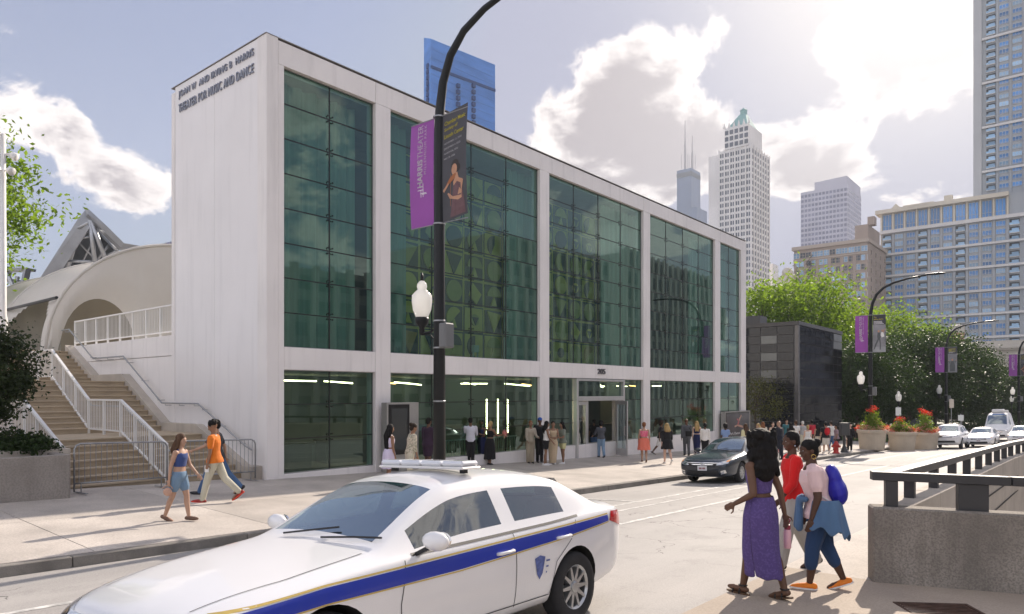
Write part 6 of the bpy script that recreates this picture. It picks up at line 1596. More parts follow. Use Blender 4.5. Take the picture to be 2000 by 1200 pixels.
# ---- white van with roof units
VAN = dict(SUV); VAN.update(xs=[2.75, 2.72, 2.62, 2.45, 2.2, 1.95, 1.85, 1.6, 1.35, 1.15, 1.0, .6, .2, .1, -.5, -1.2, -2.0, -2.6, -2.70, -2.74], w=[(2.75, .80), (2.6, .92), (2.3, 1.0), (1.5, 1.03), (-2.5, 1.03), (-2.74, .95)], bot=[(2.75, .45), (2.5, .32), (-2.5, .35), (-2.74, .45)],
    belt=[(2.75, .95), (2.6, 1.06), (2.2, 1.18), (1.8, 1.26), (0, 1.34), (-2.6, 1.36), (-2.74, 1.3)], top=[(2.75, 1.0), (2.72, 1.05), (2.62, 1.14), (2.45, 1.22), (2.2, 1.30), (1.95, 1.40), (1.85, 1.48), (1.6, 1.78), (1.35, 2.05), (1.15, 2.22), (1.0, 2.34), (.6, 2.50), (.2, 2.56), (-2.0, 2.58), (-2.6, 2.55), (-2.70, 2.45), (-2.74, 1.6)],
    ws=(1.86, 1.05), rw=(-9, -10), side=[(1.6, .6)], wx=(1.75, -1.75), wr=.38, hw=1.03, tum=.10)
t, pr = sedan('white ambulance style van with roof units behind the sedans', PW, VAN, cat='van', name='white_van', front=False, rear=False, det=False); boxy_front(t, pr, .82, 0)
mb = MB(); mb.box(-.3, .5, -.45, .45, 2.56, 2.82); local('roof_unit', mb, M_WR, t, bevel=.05); mb = MB(); mb.box(.6, .95, .4, .8, 2.5, 2.72); local('roof_beacon', mb, M_WR, t, bevel=.04)
patch('blue_marking', t, lambda y, z: pr.front(y, z, .02), [(-.6, 2.40), (.6, 2.40)], [(-.6, 2.32), (.6, 2.32)], mat('marking_blue', (.10, .22, .50), .4, .2, 30), 10, 2)
p = g_uY(1953, 63); place(t, p.x, p.y, -pi/2)
# ================================================================== people
def cap_(mb, p0, r0, p1, r1, n=10):
    p0, p1 = Vector(p0), Vector(p1); d = p1-p0; d = d.normalized() if d.length > 1e-6 else Vector((0, 0, 1))
    mb.tube([p0-d*r0*.98, p0-d*r0*.7, p0, p1, p1+d*r1*.7, p1+d*r1*.98], [r0*.18, r0*.72, r0, r1, r1*.72, r1*.18], n)
def ell_(mb, c, r, M3=None, n=14):
    b = len(mb.v); mb.ball((0, 0, 0), 1.0, n)
    for i in range(b, len(mb.v)):
        q = Vector((mb.v[i][0]*r[0], mb.v[i][1]*r[1], mb.v[i][2]*r[2]))
        if M3 is not None: q = M3 @ q
        mb.v[i] = tuple(q+Vector(c))
def rings_(mb, rs, n=18):
    """rs: (centre, half width left-right, half depth front-back, forward axis, left axis)"""
    b = len(mb.v); m = len(rs)
    for c, rx, ry, fx, lf in rs:
        for k in range(n):
            t = 2*pi*k/n; mb.v.append(tuple(c+lf*(rx*cos(t))+fx*(ry*sin(t))))
    fs = [(b+i*n+k, b+i*n+(k+1) % n, b+(i+1)*n+(k+1) % n, b+(i+1)*n+k) for i in range(m-1) for k in range(n)]
    fs += [tuple(b+k for k in reversed(range(n))), tuple(b+(m-1)*n+k for k in range(n))]
    mb.f += fs; mb.m += [0]*len(fs)
def fuse(mb, name, m, voxel, smooth=3):
    me = mb.mesh('tmp', m); o = obj('tmp', me)
    r = o.modifiers.new('r', 'REMESH'); r.mode = 'VOXEL'; r.voxel_size = voxel
    if smooth: s_ = o.modifiers.new('s', 'SMOOTH'); s_.factor = .5; s_.iterations = smooth
    me2 = ev_mesh(o); bpy.data.objects.remove(o); bpy.data.meshes.remove(me)
    me2.name = name; me2.materials.clear(); me2.materials.append(m); me2.polygons.foreach_set('use_smooth', [True]*len(me2.polygons)); return me2
def cloth(name, col, rough=.85): return mat('cloth_'+name, col, rough, .16, 5, .55, 16, spec=.2, aniso=(1, 1, .35), sheen=.1)
def cloth_print(name, c1, c2, sc=30, th=.52):
    key = 'cloth_'+name
    if key in MATS: return MATS[key]
    m, nt, o = newmat(key); b = nd(nt, 'ShaderNodeBsdfPrincipled', Roughness=.85); P = nt.nodes.new('ShaderNodeNewGeometry').outputs['Position']
    f = mapr(nt, noise(nt, P, sc, 2), th-.04, th+.04); nt.links.new(mixc(nt, f, c1, c2), b.inputs['Base Color']); nt.links.new(b.outputs[0], o.inputs[0]); MATS[key] = m; return m
SKIN = {k: mat('skin_'+k, c, .5, .08, 8, .1, 60, spec=.35) for k, c in dict(deep=(.085, .042, .026), dark=(.13, .068, .042), brown=(.26, .145, .09), tan=(.44, .27, .19), light=(.60, .40, .31)).items()}
HAIR = {k: mat('hair_'+k, c, .68, .35, 20, .9, 50, spec=.18, aniso=(1, 1, .12)) for k, c in dict(black=(.010, .009, .009), dark=(.03, .02, .014), brown=(.09, .05, .03), blond=(.42, .29, .13), grey=(.35, .33, .31), auburn=(.22, .09, .04), white=(.7, .68, .64)).items()}
M_EYE = mat('eye_white', (.45, .43, .41), .2, 0); M_PUP = mat('eye_dark', (.015, .012, .01), .15, 0)
LABELS_USED = set()
def person(lab, pos, yaw, h=1.68, sex='f', skin='tan', hair=('short', 'dark', .2), top=('tee', None), bottom=('trousers', None), shoes=None, legs=(8, 4, -10, 18), arms=((8, 6, 12), (-10, 6, 15)), lean=3, headyaw=0, headpitch=5, build=1.0, near=False, voxel=None, grp='people on the pavement', extra=None, eyes=False):
    t = thing('person', lab, 'person', (0, 0, 0), 0, grp); s = h/1.70; vx = voxel or (.0075 if near else .0155)
    b = build*s; D = radians; fx, lf, up = Vector((1, 0, 0)), Vector((0, 1, 0)), Vector((0, 0, 1))
    male = sex == 'm'
    J = {}
    thl, shl = .415*s, .40*s; hipz = .90*s; hw_ = (.088 if not male else .085)*s
    for sd, (a, k) in (('L', legs[:2]), ('R', legs[2:])):
        sg = 1 if sd == 'L' else -1; hp = Vector((0, sg*hw_, hipz)); kn = hp+Vector((sin(D(a)), 0, -cos(D(a))))*thl; an = kn+Vector((sin(D(a-k)), 0, -cos(D(a-k))))*shl
        kn.y = sg*hw_*.92; an.y = sg*hw_*.80; J['hip'+sd], J['knee'+sd], J['ank'+sd] = hp, kn, an
        J['fp'+sd] = D(a-k)
    foot = {}
    for sd in 'LR':
        p = J['fp'+sd]; tilt = max(-.9, min(.35, p*.8)) if p < 0 else min(.25, p*.5)
        foot[sd] = Vector((cos(tilt), 0, sin(tilt)))
    low = min(min((J['ank'+sd]-up*.075*s).z, (J['ank'+sd]-up*.065*s+foot[sd]*.17*s).z) for sd in 'LR')
    for k in J:
        if isinstance(J[k], Vector): J[k] = J[k]-up*low
    pel = (J['hipL']+J['hipR'])/2; sp = Vector((sin(D(lean)), 0, cos(D(lean)))); tf = Vector((cos(D(lean)), 0, -sin(D(lean))))
    at_ = lambda q: pel+sp*q*s
    neck = at_(.535); hd = neck+(sp*.5+up*.5).normalized()*.155*s+tf*.012*s
    sw_ = (.185 if male else .162)*s*(.6+.4*build)
    for i, sd in enumerate('LR'):
        sg = 1 if sd == 'L' else -1; p, ab, el = arms[i]; sh = at_(.465)+lf*sg*sw_
        d = Vector((sin(D(p)), sg*sin(D(ab)), -cos(D(p))*cos(D(ab)))).normalized(); d = d+sp*0; e = sh+d*.285*s
        d2_ = Vector((sin(D(p+el)), sg*sin(D(ab))*.35, -cos(D(p+el)))).normalized(); w_ = e+d2_*.245*s
        J['sh'+sd], J['el'+sd], J['wr'+sd], J['hd'+sd] = sh, e, w_, d2_
    # ---- torso rings (relative height, half width, half depth)
    tor = [(-.10, .11, .075), (-.05, .155, .105), (.01, .172 if not male else .160, .115), (.09, .150, .10), (.18, .125 if not male else .142, .09), (.27, .137, .10), (.36, .153 if not male else .165, .112 if male else .118), (.44, .158 if not male else .178, .098), (.485, .125, .078), (.52, .07, .06)]
    def torso(inf, lo, hi, wide=1.0, flare=0.0): return [(at_(q)+tf*.004, (rx*b*wide+inf+flare*max(0, .12-q)), (ry*b*wide+inf+flare*1.3*max(0, .12-q)), tf, lf) for q, rx, ry in tor if lo-1e-6 <= q <= hi+1e-6]
    hm3 = Matrix.Rotation(D(headyaw), 3, 'Z') @ Matrix.Rotation(D(headpitch), 3, 'Y'); H3 = lambda x, y, z: hd+hm3 @ Vector((x*s, y*s, z*s))
    B = MB(); rings_(B, torso(0, -.2, .53)); cap_(B, at_(.50), .060*b, neck+up*.07*s, .050*s)
    for sd in 'LR':
        sg = 1 if sd == 'L' else -1
        cap_(B, J['hip'+sd]-up*.02, .088*b, J['knee'+sd], .054*b); mid = J['knee'+sd].lerp(J['ank'+sd], .3)-fx*.012*s
        cap_(B, J['knee'+sd], .052*b, mid, .055*b); cap_(B, mid, .055*b, J['ank'+sd], .034*s)
        an = J['ank'+sd]; f = foot[sd]; cap_(B, an-f*.035*s-up*.035*s, .034*s, an+f*.10*s-up*.048*s, .032*s); cap_(B, an+f*.10*s-up*.048*s, .036*s, an+f*.165*s-up*.055*s, .022*s)
        ell_(B, J['sh'+sd]-up*.01, (.055*b, .055*b, .055*b)); cap_(B, J['sh'+sd], .050*b, J['el'+sd], .037*b); cap_(B, J['el'+sd], .037*b, J['wr'+sd], .025*s)
        # hand: palm, four fingers, thumb
        hdv = J['hd'+sd]; sdv = Vector((hdv.z, 0, -hdv.x)).normalized()      # across the palm (front-back)
        w_ = J['wr'+sd]; palm = w_+hdv*.05*s; nrm = hdv.cross(sdv)
        R3 = Matrix((sdv, nrm, hdv)).transposed(); ell_(B, palm, (.038*s, .016*s, .050*s), R3)
        curl = -nrm*sg
        for q, L in ((-.028, .060), (-.010, .073), (.009, .068), (.026, .054)):
            a0 = w_+hdv*.085*s+sdv*q*s; a1 = a0+hdv*L*.55*s+curl*.008*s; a2 = a1+hdv*L*.42*s+curl*.024*s
            cap_(B, a0, .0092*s, a1, .0085*s, 7); cap_(B, a1, .0085*s, a2, .007*s, 7)
        a0 = w_+hdv*.035*s+sdv*-.032*s*-1; a1 = a0+(hdv*.6+sdv*.8)*.04*s; a2 = a1+(hdv*.95+sdv*.2)*.032*s; cap_(B, a0, .011*s, a1, .010*s, 7); cap_(B, a1, .010*s, a2, .008*s, 7)
    # head
    ell_(B, H3(-.008, 0, .028), (.096*s, .077*s, .092*s), hm3); ell_(B, H3(.020, 0, -.035), (.074*s, .060*s, .082*s), hm3); ell_(B, H3(.052, 0, -.085), (.030*s, .034*s, .026*s), hm3)
    cap_(B, H3(.085, 0, .012), .011*s, H3(.104, 0, -.022), .015*s, 8); cap_(B, H3(.078, -.018, -.062), .011*s, H3(.078, .018, -.062), .011*s, 8); cap_(B, H3(.080, -.03, .03), .013*s, H3(.080, .03, .03), .013*s, 8)
    for sg in (-1, 1): ell_(B, H3(-.005, sg*.078, -.008), (.020*s, .010*s, .032*s), hm3); ell_(B, H3(.05, sg*.042, -.025), (.026*s, .020*s, .024*s), hm3)
    body = obj('body', fuse(B, 'body', SKIN[skin], vx)); body.parent = t
    if eyes or near:
        for sg in (-1, 1):
            E = MB(); ell_(E, H3(.080, sg*.030, .010), (.008*s, .012*s, .006*s), hm3, 10); local('eye', E, M_EYE, t, smooth=True); E = MB(); ell_(E, H3(.0865, sg*.030, .010), (.004*s, .006*s, .006*s), hm3, 8); local('iris', E, M_PUP, t, smooth=True)
        E = MB(); cap_(E, H3(.087, -.02, -.064), .006*s, H3(.087, .02, -.064), .006*s, 6); local('lips', E, mat('lips', (.30, .10, .09), .4, 0), t, smooth=True)
    def garment(nm, mb, m, v=None, sm=4): o = obj(nm, fuse(mb, nm, m, v or vx*1.05, sm)); o.parent = t; return o
    # ---- top
    kind, m = top
    if m is not None:
        G = MB(); inf = .013*s
        lo = {'crop': .14, 'tank': -.02, 'dress': .12, 'tee': -.08, 'shirt': -.06, 'jacket': -.10, 'blouse': -.06, 'bolero': .2}.get(kind, -.06)
        hi = .455 if kind in ('tank', 'dress', 'crop') else .50
        rr = torso(inf+(.012 if kind == 'jacket' else .006 if kind in ('tee', 'shirt', 'blouse') else 0), lo, hi, 1.0, .22 if kind in ('tee', 'jacket') else 0.0); 
        rings_(G, rr)
        if kind in ('tank', 'dress', 'crop'):
            for sg in (-1, 1): cap_(G, at_(.44)+lf*sg*.085*b+tf*.06*b, .026*s, at_(.505)+lf*sg*.085*b, .022*s, 8); cap_(G, at_(.505)+lf*sg*.085*b, .022*s, at_(.42)+lf*sg*.085*b-tf*.05*b, .026*s, 8)
        else:
            cap_(G, at_(.47)-lf*.08*b, .062*b+inf*.4, at_(.47)+lf*.08*b, .062*b+inf*.4)
            sl_ = {'tee': .62, 'shirt': 2.0, 'jacket': 2.0, 'blouse': 1.5, 'bolero': 2.0, 'polo': .6}.get(kind, .6)
            for sd in 'LR':
                k = min(1, sl_); e = J['sh'+sd].lerp(J['el'+sd], k); cap_(G, J['sh'+sd]-up*.004, .058*b+inf, e, (.048*b if sl_ < 1 else .040*b)+inf)
                if sl_ > 1: cap_(G, J['el'+sd], .040*b+inf, J['el'+sd].lerp(J['wr'+sd], (sl_-1)*.97), .030*b+inf)
        garment({'dress': 'bodice', 'jacket': 'jacket'}.get(kind, 'top'), G, m)
        if kind == 'jacket':
            V = MB(); c = at_(.40)+tf*(.118*b+.022); V.prism([at_(.47)+tf*.10*b+lf*.045*s, at_(.47)+tf*.10*b-lf*.045*s, c-sp*.16*s-lf*.02*s, c-sp*.16*s+lf*.02*s], tf*.025); local('shirt_front', V, extra.get('shirt', M_WR) if extra else M_WR, t)
    # ---- bottom
    kind, m = bottom[:2]
    par_ = bottom[2] if len(bottom) > 2 else None
    if m is not None and kind in ('trousers', 'shorts', 'capri', 'wide'):
        G = MB(); inf = .014*s; rings_(G, torso(inf, -.12, .13))
        L = {'trousers': 1.0, 'wide': 1.0, 'shorts': .42, 'capri': .70}[kind] if par_ is None else par_; wd = 1.35 if kind == 'wide' else 1.0
        for sd in 'LR':
            hp, kn, an = J['hip'+sd], J['knee'+sd], J['ank'+sd]
            if L <= .52: cap_(G, hp-up*.01, .092*b+inf, hp.lerp(kn, L/.52), .075*b+inf*1.6)
            else:
                cap_(G, hp-up*.01, .092*b+inf, kn, .060*b*wd+inf); e = kn.lerp(an+up*.0, (L-.52)/.48); cap_(G, kn, .060*b*wd+inf, e, (.048*b*(1.5 if kind == 'wide' else 1))+inf)
        garment('shorts' if L < .5 else 'trousers', G, m)
    if m is not None and kind in ('skirt', 'dress', 'gown'):
        hem = (par_ if par_ is not None else .45)*s      # hem height above the ground
        zt_ = at_(.15).z; rows = []; n = 40; NR = 12; ph = R.uniform(0, 6); nf = R.choice((7, 8, 9))
        for i in range(NR+1):
            k = i/NR; z = zt_+(hem-zt_)*k
            def legx(sd):
                hp, kn, an = J['hip'+sd], J['knee'+sd], J['ank'+sd]
                if z >= hp.z: return pel+sp*((z-pel.z)/max(.2, sp.z)) if False else Vector((pel.x+(z-pel.z)*tan_(D(lean)), 0, z))
                if z >= kn.z: return hp.lerp(kn, (hp.z-z)/(hp.z-kn.z))
                return kn.lerp(an, min(1, (kn.z-z)/max(.01, kn.z-an.z)))
            a, c = legx('L'), legx('R'); cxm = (a.x+c.x)/2; ex = abs(a.x-c.x)/2
            hipk = max(0, 1-abs(k-.28)/.28) if k < .56 else 0
            tight = .0 if kind == 'gown' else .03
            rx = (.145+.055*min(1, k/.22))*b+(tight+.02)*k*s; ry = (.112+.035*min(1, k/.22))*b+.01+tight*k*s+ex*(.80 if kind == 'gown' else .95)
            if kind == 'gown': rx *= 1-.50*max(0, k-.22); ry = ((.112+.035*min(1, k/.22))*b+.01)*(1-.30*max(0, k-.22))+ex*.62
            row = []
            for q in range(n+1):
                th_ = 2*pi*q/n; am = 1+(.05+.02*(kind != 'gown'))*k*sin(nf*th_+ph+k*1.2)+.025*k*sin(3*th_+2*ph)
                row.append(Vector((cxm+ry*am*sin(th_), rx*am*cos(th_), z+.012*k*sin(nf*th_+ph))))
            rows.append(row)
        G = MB(); G.grid(rows); o = local('skirt', G, m, t, smooth=True); md = o.modifiers.new('t', 'SOLIDIFY'); md.thickness = .006
        sb = o.modifiers.new('s', 'SUBSURF'); sb.levels = sb.render_levels = 1
    # ---- shoes
    if shoes is not None:
        for sd in 'LR':
            G = MB(); an = J['ank'+sd]; f = foot[sd]; u_ = Vector((-f.z, 0, f.x)); base = an-u_*.040*s
            cap_(G, base-f*.045*s, .042*s, base+f*.02*s, .044*s); cap_(G, base+f*.02*s-u_*.006*s, .044*s, base+f*.125*s-u_*.018*s, .040*s); cap_(G, base+f*.125*s-u_*.018*s, .039*s, base+f*.175*s-u_*.022*s, .028*s)
            garment('shoe', G, shoes[0], vx*.9, 2)
            if len(shoes) > 1:
                G = MB(); rows = []
                for q in range(17):
                    th_ = 2*pi*q/16; px_ = .065*s+.155*s*cos(th_); w__ = .044*s*sin(th_)*(1-.12*cos(th_)); rows.append([an+f*px_+lf*w__-u_*.078*s, an+f*px_+lf*w__-u_*.058*s])
                G.grid(rows); G.poly([r_[0] for r_ in rows[:-1]]); local('shoe_sole', G, shoes[1], t)
    # ---- hair
    st_, hc, hl = hair; m = HAIR[hc] if isinstance(hc, str) else hc; G = MB()
    if st_ != 'none':
        if st_ == 'short': ell_(G, H3(-.018, 0, .045), (.096*s, .086*s, .090*s), hm3); ell_(G, H3(-.05, 0, -.005), (.058*s, .080*s, .085*s), hm3)
        if st_ == 'curly':
            for k in range(26):
                th_ = k*2.4; zz = -.3+1.25*k/26; rr_ = sqrt(max(0, 1-min(1, zz)**2)); ell_(G, H3(-.022+.085*rr_*cos(th_)*(.7 if cos(th_) > 0 else 1), .08*rr_*sin(th_), .05+.075*zz), (.034*s,)*3, None, 8)
            ell_(G, H3(-.02, 0, .05), (.085*s, .08*s, .085*s), hm3)
        if st_ == 'afro': ell_(G, H3(-.03, 0, .05), (.125*s, .125*s, .12*s), hm3); ell_(G, H3(-.05, 0, -.02), (.10*s, .115*s, .10*s), hm3)
        if st_ in ('long', 'pony', 'bun', 'wavy'): ell_(G, H3(-.018, 0, .045), (.099*s, .089*s, .092*s), hm3); ell_(G, H3(-.055, 0, -.01), (.055*s, .085*s, .09*s), hm3)
        if st_ in ('long', 'wavy'):
            q0 = H3(-.06, 0, -.03); bw = .080 if st_ == 'long' else .088
            end = at_(.53)-tf*.10*b-up*hl*s; midp = at_(.50)-tf*.11*b
            for off in (-.05, 0, .05):
                wv = lf*off*s; cap_(G, q0+wv, bw*.62*s, midp+wv*1.5, bw*.58*s); cap_(G, midp+wv*1.5, bw*.58*s, end+wv*1.3, bw*.42*s)
            for sg in (-1, 1): cap_(G, H3(.0, sg*.075, .03), .03*s, H3(-.01, sg*.082, -.12), .032*s); cap_(G, H3(-.01, sg*.082, -.12), .032*s, midp+lf*sg*.10*s+tf*.05*s, .036*s)
        if st_ == 'big':
            for c_, r_ in ((H3(-.035, 0, .035), (.125, .135, .125)), (H3(-.07, 0, -.10), (.125, .155, .15)), (H3(-.085, 0, -.22), (.115, .15, .12)), (H3(-.09, .03, -.31), (.085, .11, .09))): ell_(G, c_, tuple(q*s for q in r_), hm3)
            rg = random.Random(5)
            for _ in range(60):
                th_ = rg.uniform(0.9, 5.4); zz = rg.uniform(-.34, .12); ww = .135 if zz > -.05 else .15; ell_(G, H3(-.05+.12*cos(th_), ww*sin(th_), zz), (.03*s, .03*s, .045*s), None, 8)
        if st_ == 'pony': q0 = H3(-.11, 0, .03); cap_(G, q0, .038*s, q0-tf*.04*s-up*hl*s*.5, .045*s); cap_(G, q0-tf*.04*s-up*hl*s*.5, .045*s, q0-tf*.02*s-up*hl*s, .02*s)
        if st_ == 'bun': ell_(G, H3(-.10, 0, .075), (.055*s,)*3, hm3)
        hv = garment('hair', G, m, max(.009, vx*.85) if not near else .009, 2)
    t.location = Vector(pos); t.rotation_euler = (0, 0, yaw)
    return t, J, dict(at=at_, tf=tf, lf=lf, sp=sp, s=s, b=b, H3=H3, hm3=hm3, M=Matrix.Translation(Vector(pos)) @ Matrix.Rotation(yaw, 4, 'Z'))
def tan_(a): return sin(a)/cos(a)
AW, TO, RT, LT = ANG+pi/2, ANG-pi/2, ANG, ANG+pi
def held(name, lab, cat, K, mb, m, smooth=True, part='body'):       # a thing carried by a person, built in the person's own axes
    loc = K['M'].translation; t = thing(name, lab, cat, loc, 0); t.rotation_euler = K['M'].to_euler(); local(part, mb, m, t, smooth=smooth); return t
C = cloth
# ---- three women crossing at the right
M_DNM = cloth('denim_dark', (.025, .055, .13)); M_DNL = cloth('denim_mid', (.09, .17, .30))
t, J, K = person('woman in a long purple dress walking, seen from behind at right', on_g(1486, 1166), ANG+radians(128), 1.74, 'f', 'dark', ('big', 'black', .26), ('dress', cloth_print('violet', (.085, .055, .20), (.115, .078, .25), 45, .55)), ('gown', MATS['cloth_violet'], .22), None,
    legs=(13, 3, -12, 8), arms=((-12, 7, 72), (-18, 14, 8)), lean=2, headyaw=-8, near=True, grp='women crossing at right')
for sd in 'LR':
    an = J['ank'+sd]
    sb = MB(); f = Vector((1, 0, 0)) if sd == 'L' else Vector((.95, 0, -.2)).normalized(); u_ = Vector((-f.z, 0, f.x))
    rows = []
    for q in range(17): th_ = 2*pi*q/16; px_ = .06+.145*cos(th_); wq = .045*sin(th_); rows.append([an+f*px_+K['lf']*wq-u_*.092, an+f*px_+K['lf']*wq-u_*.074])
    sb.grid(rows); sb.poly([r_[1] for r_ in rows[:-1]]); sb.poly([r_[0] for r_ in rows[:-1]]); local('sandal_sole', sb, mat('sandal_brown', (.12, .07, .04), .6, .1), t)
    sb = MB()
    for px_ in (.10, .02): sb.tube([an+f*px_+K['lf']*.046*cos(a)-u_*(.085-.062*sin(a)*(1 if px_ < .05 else .8)) for a in [pi*k/10 for k in range(11)]], .009, 6)
    sb.tube([an+Vector((.04*cos(a), .04*sin(a), .005)) for a in [2*pi*k/14 for k in range(15)]], .009, 6, cap=False); local('sandal_straps', sb, mat('strap_black', (.02, .018, .018), .5, 0), t)
bm_ = MB(); hpos = J['wrR']+J['hdR']*.10+Vector((0, -.02, -.28)); bm_.lathe(hpos, [(.036, 0), (.04, .01), (.04, .17), (.034, .185), (.034, .2)], 16)
bt_ = held('water_bottle', 'pink water bottle carried beside the purple dress', 'bottle', K, bm_, mat('bottle_pink', (.72, .42, .47), .35, .05))
bm_ = MB(); bm_.lathe(hpos, [(.03, .2), (.032, .205), (.032, .25), (.02, .255)], 14); bm_.tube([hpos+Vector((0, 0, .24)), hpos+Vector((.03, 0, .30)), hpos+Vector((0, 0, .33)), hpos+Vector((-.03, 0, .30)), hpos+Vector((0, 0, .24))], .008, 6); local('cap', bm_, mat('bottle_cap', (.25, .03, .06), .4, 0), bt_)
t, J, K = person('woman in a red top and grey wide trousers, face in profile', on_g(1550, 1112), ANG+radians(175), 1.72, 'f', 'deep', ('short', 'black', .1), ('blouse', C('red', (.62, .018, .018))), ('wide', C('pale_grey', (.40, .385, .36))), (mat('shoe_black', (.02, .02, .02), .5, .1),),
    legs=(16, 6, -14, 12), arms=((10, 6, 30), (-12, 8, 20)), lean=2, headyaw=10, near=True, grp='women crossing at right')
em_ = MB(); c = K['H3'](-.005, .085, -.05); em_.ball(c, .012, 8); local('earring', em_, M_CHR, t)
t, J, K = person('woman in a pink tee with a blue bag on her back', on_g(1603, 1152), ANG+radians(166), 1.66, 'f', 'deep', ('bun', 'black', .1), ('tee', C('pale_pink', (.78, .58, .58))), ('capri', M_DNM, .76), (mat('shoe_orange', (.80, .22, .015), .6, .12, 8), M_WR),
    legs=(14, 10, -10, 16), arms=((-4, 12, 20), (-4, 10, 18)), lean=11, headyaw=18, headpitch=8, build=1.20, near=True, grp='women crossing at right')
em_ = MB(); c = K['H3'](-.005, .088, -.065); em_.tube([c+Vector((.024*cos(a), 0, .024*sin(a))) for a in [2*pi*k/16 for k in range(17)]], .0035, 6, cap=False); local('hoop_earring', em_, mat('gold', (.7, .5, .15), .25, 0, metal=.9), t)
# drawstring bag, jacket tied round the hips
bg2 = MB(); c = K['at'](.26)-K['tf']*.205; M3 = Matrix.Rotation(radians(14), 3, 'Y')
ell_(bg2, c+Vector((.02, 0, .06)), (.085, .14, .175), M3); ell_(bg2, c-Vector((.005, 0, .06)), (.115, .18, .17), M3)
me = fuse(bg2, 'bag', mat('bag_blue', (.015, .015, .36), .42, .15, 6, .6, 14, coat=.15), .012, 2); bt_ = thing('drawstring_bag', 'bright blue drawstring bag on the back of the pink tee woman', 'bag', K['M'].translation); bt_.rotation_euler = K['M'].to_euler(); o = obj('bag', me); o.parent = bt_
cd = MB()
for sg in (-1, 1): cd.tube([c+Vector((.04, 0, .22)), K['at'](.50)+K['lf']*sg*.10-K['tf']*.04, K['at'](.44)+K['lf']*sg*.15+K['tf']*.09, K['at'](.2)+K['lf']*sg*.20, c+Vector((0, sg*.14, -.22))], .007, 6)
local('cord', cd, M_WR, bt_)
jk = thing('tied_denim_jacket', 'blue denim jacket tied round the hips of the pink tee woman', 'jacket', K['M'].translation); jk.rotation_euler = K['M'].to_euler()
G = MB(); rows = []; s_ = K['s']; p0 = K['at'](.12)
for i in range(9):
    k = i/8; row = []
    for q in range(25):
        th_ = pi*.30+(2*pi-.6*pi)*q/24; dr = abs(q/24-.5)*2
        hang = .44-.16*dr+.10*sin(q*1.7)*k*.6
        row.append(p0+Vector(((.205+.09*k+.02*sin(q*1.3)*k)*cos(th_)-.02, (.245+.05*k+.02*sin(q*1.9+1)*k)*sin(th_), .03-hang*k)))
    rows.append(row)
G.grid(rows); o = local('jacket_body', G, M_DNL, jk, smooth=True); md = o.modifiers.new('t', 'SOLIDIFY'); md.thickness = .012; sb = o.modifiers.new('s', 'SUBSURF'); sb.levels = sb.render_levels = 1
G = MB()
for sg in (-1, 1): cap_(G, p0+Vector((.15, sg*.12, .02)), .035, p0+Vector((.20, sg*.03, 0)), .03); cap_(G, p0+Vector((.20, sg*.03, 0)), .035, p0+Vector((.21, sg*.07, -.30)), .045)
cap_(G, p0+Vector((.18, -.04, .01)), .045, p0+Vector((.19, .04, .01)), .045); o = obj('knotted_sleeves', fuse(G, 'knotted_sleeves', M_DNL, .014)); o.parent = jk
# ---- people on the left pavement
t, J, K = person('woman in a blue top and denim shorts walking on the left pavement', on_g(350, 1018), RT-.12, 1.57, 'f', 'tan', ('wavy', 'brown', .12), ('crop', C('navy_top', (.045, .075, .22))), ('shorts', C('denim_light', (.16, .25, .36)), .30), (mat('shoe_tan', (.16, .09, .06), .6, .1),), legs=(15, 8, -13, 10), arms=((16, 6, 25), (-16, 6, 10)), voxel=.011, grp='people on the left pavement')
G = MB(); ell_(G, J['wrR']+J['hdR']*.1+Vector((0, -.03, -.12)), (.085, .03, .075)); G.tube([J['wrR']+J['hdR']*.1+Vector((.1, -.03, -.06)), J['wrR']+J['hdR']*.08, J['wrR']+J['hdR']*.1+Vector((-.1, -.03, -.06))], .008, 6); held('hand_bag', 'pale brown hand bag carried by the woman in denim shorts', 'bag', K, G, mat('bag_tan', (.50, .30, .22), .6, .1))
t, J, K = person('man in an orange tee and pale trousers looking down', on_g(420, 981), LT+.1, 1.77, 'm', 'brown', ('curly', 'black', .1), ('tee', C('orange', (.70, .19, .025))), ('trousers', C('stone', (.52, .50, .40))), (mat('shoe_redblack', (.30, .025, .02), .5, .6, 14), mat('sole_red', (.7, .06, .03), .6, 0)), legs=(18, 4, -24, 22), arms=((2, 5, 8), (-6, 6, 6)), headpitch=26, voxel=.011, grp='people on the left pavement')
G = MB(); q = J['wrL']+J['hdL']*.1; G.box(q.x-.04, q.x+.04, q.y-.012, q.y-.002+.006, q.z-.07, q.z+.07); held('phone', 'white phone in the hand of the man in orange', 'phone', K, G, M_WR, False)
t, J, K = person('man in blue jeans and dark top hidden behind the orange tee', on_g(425, 966)+Vector((0, .0, 0)), LT+.15, 1.78, 'm', 'tan', ('short', 'black', .1), ('tee', C('charcoal', (.05, .052, .06))), ('trousers', C('jeans', (.07, .14, .28))), (mat('shoe_dark', (.025, .025, .03), .5, .1),), legs=(28, 6, -28, 14), arms=((40, 8, 30), (-24, 8, 20)), voxel=.012, grp='people on the left pavement')
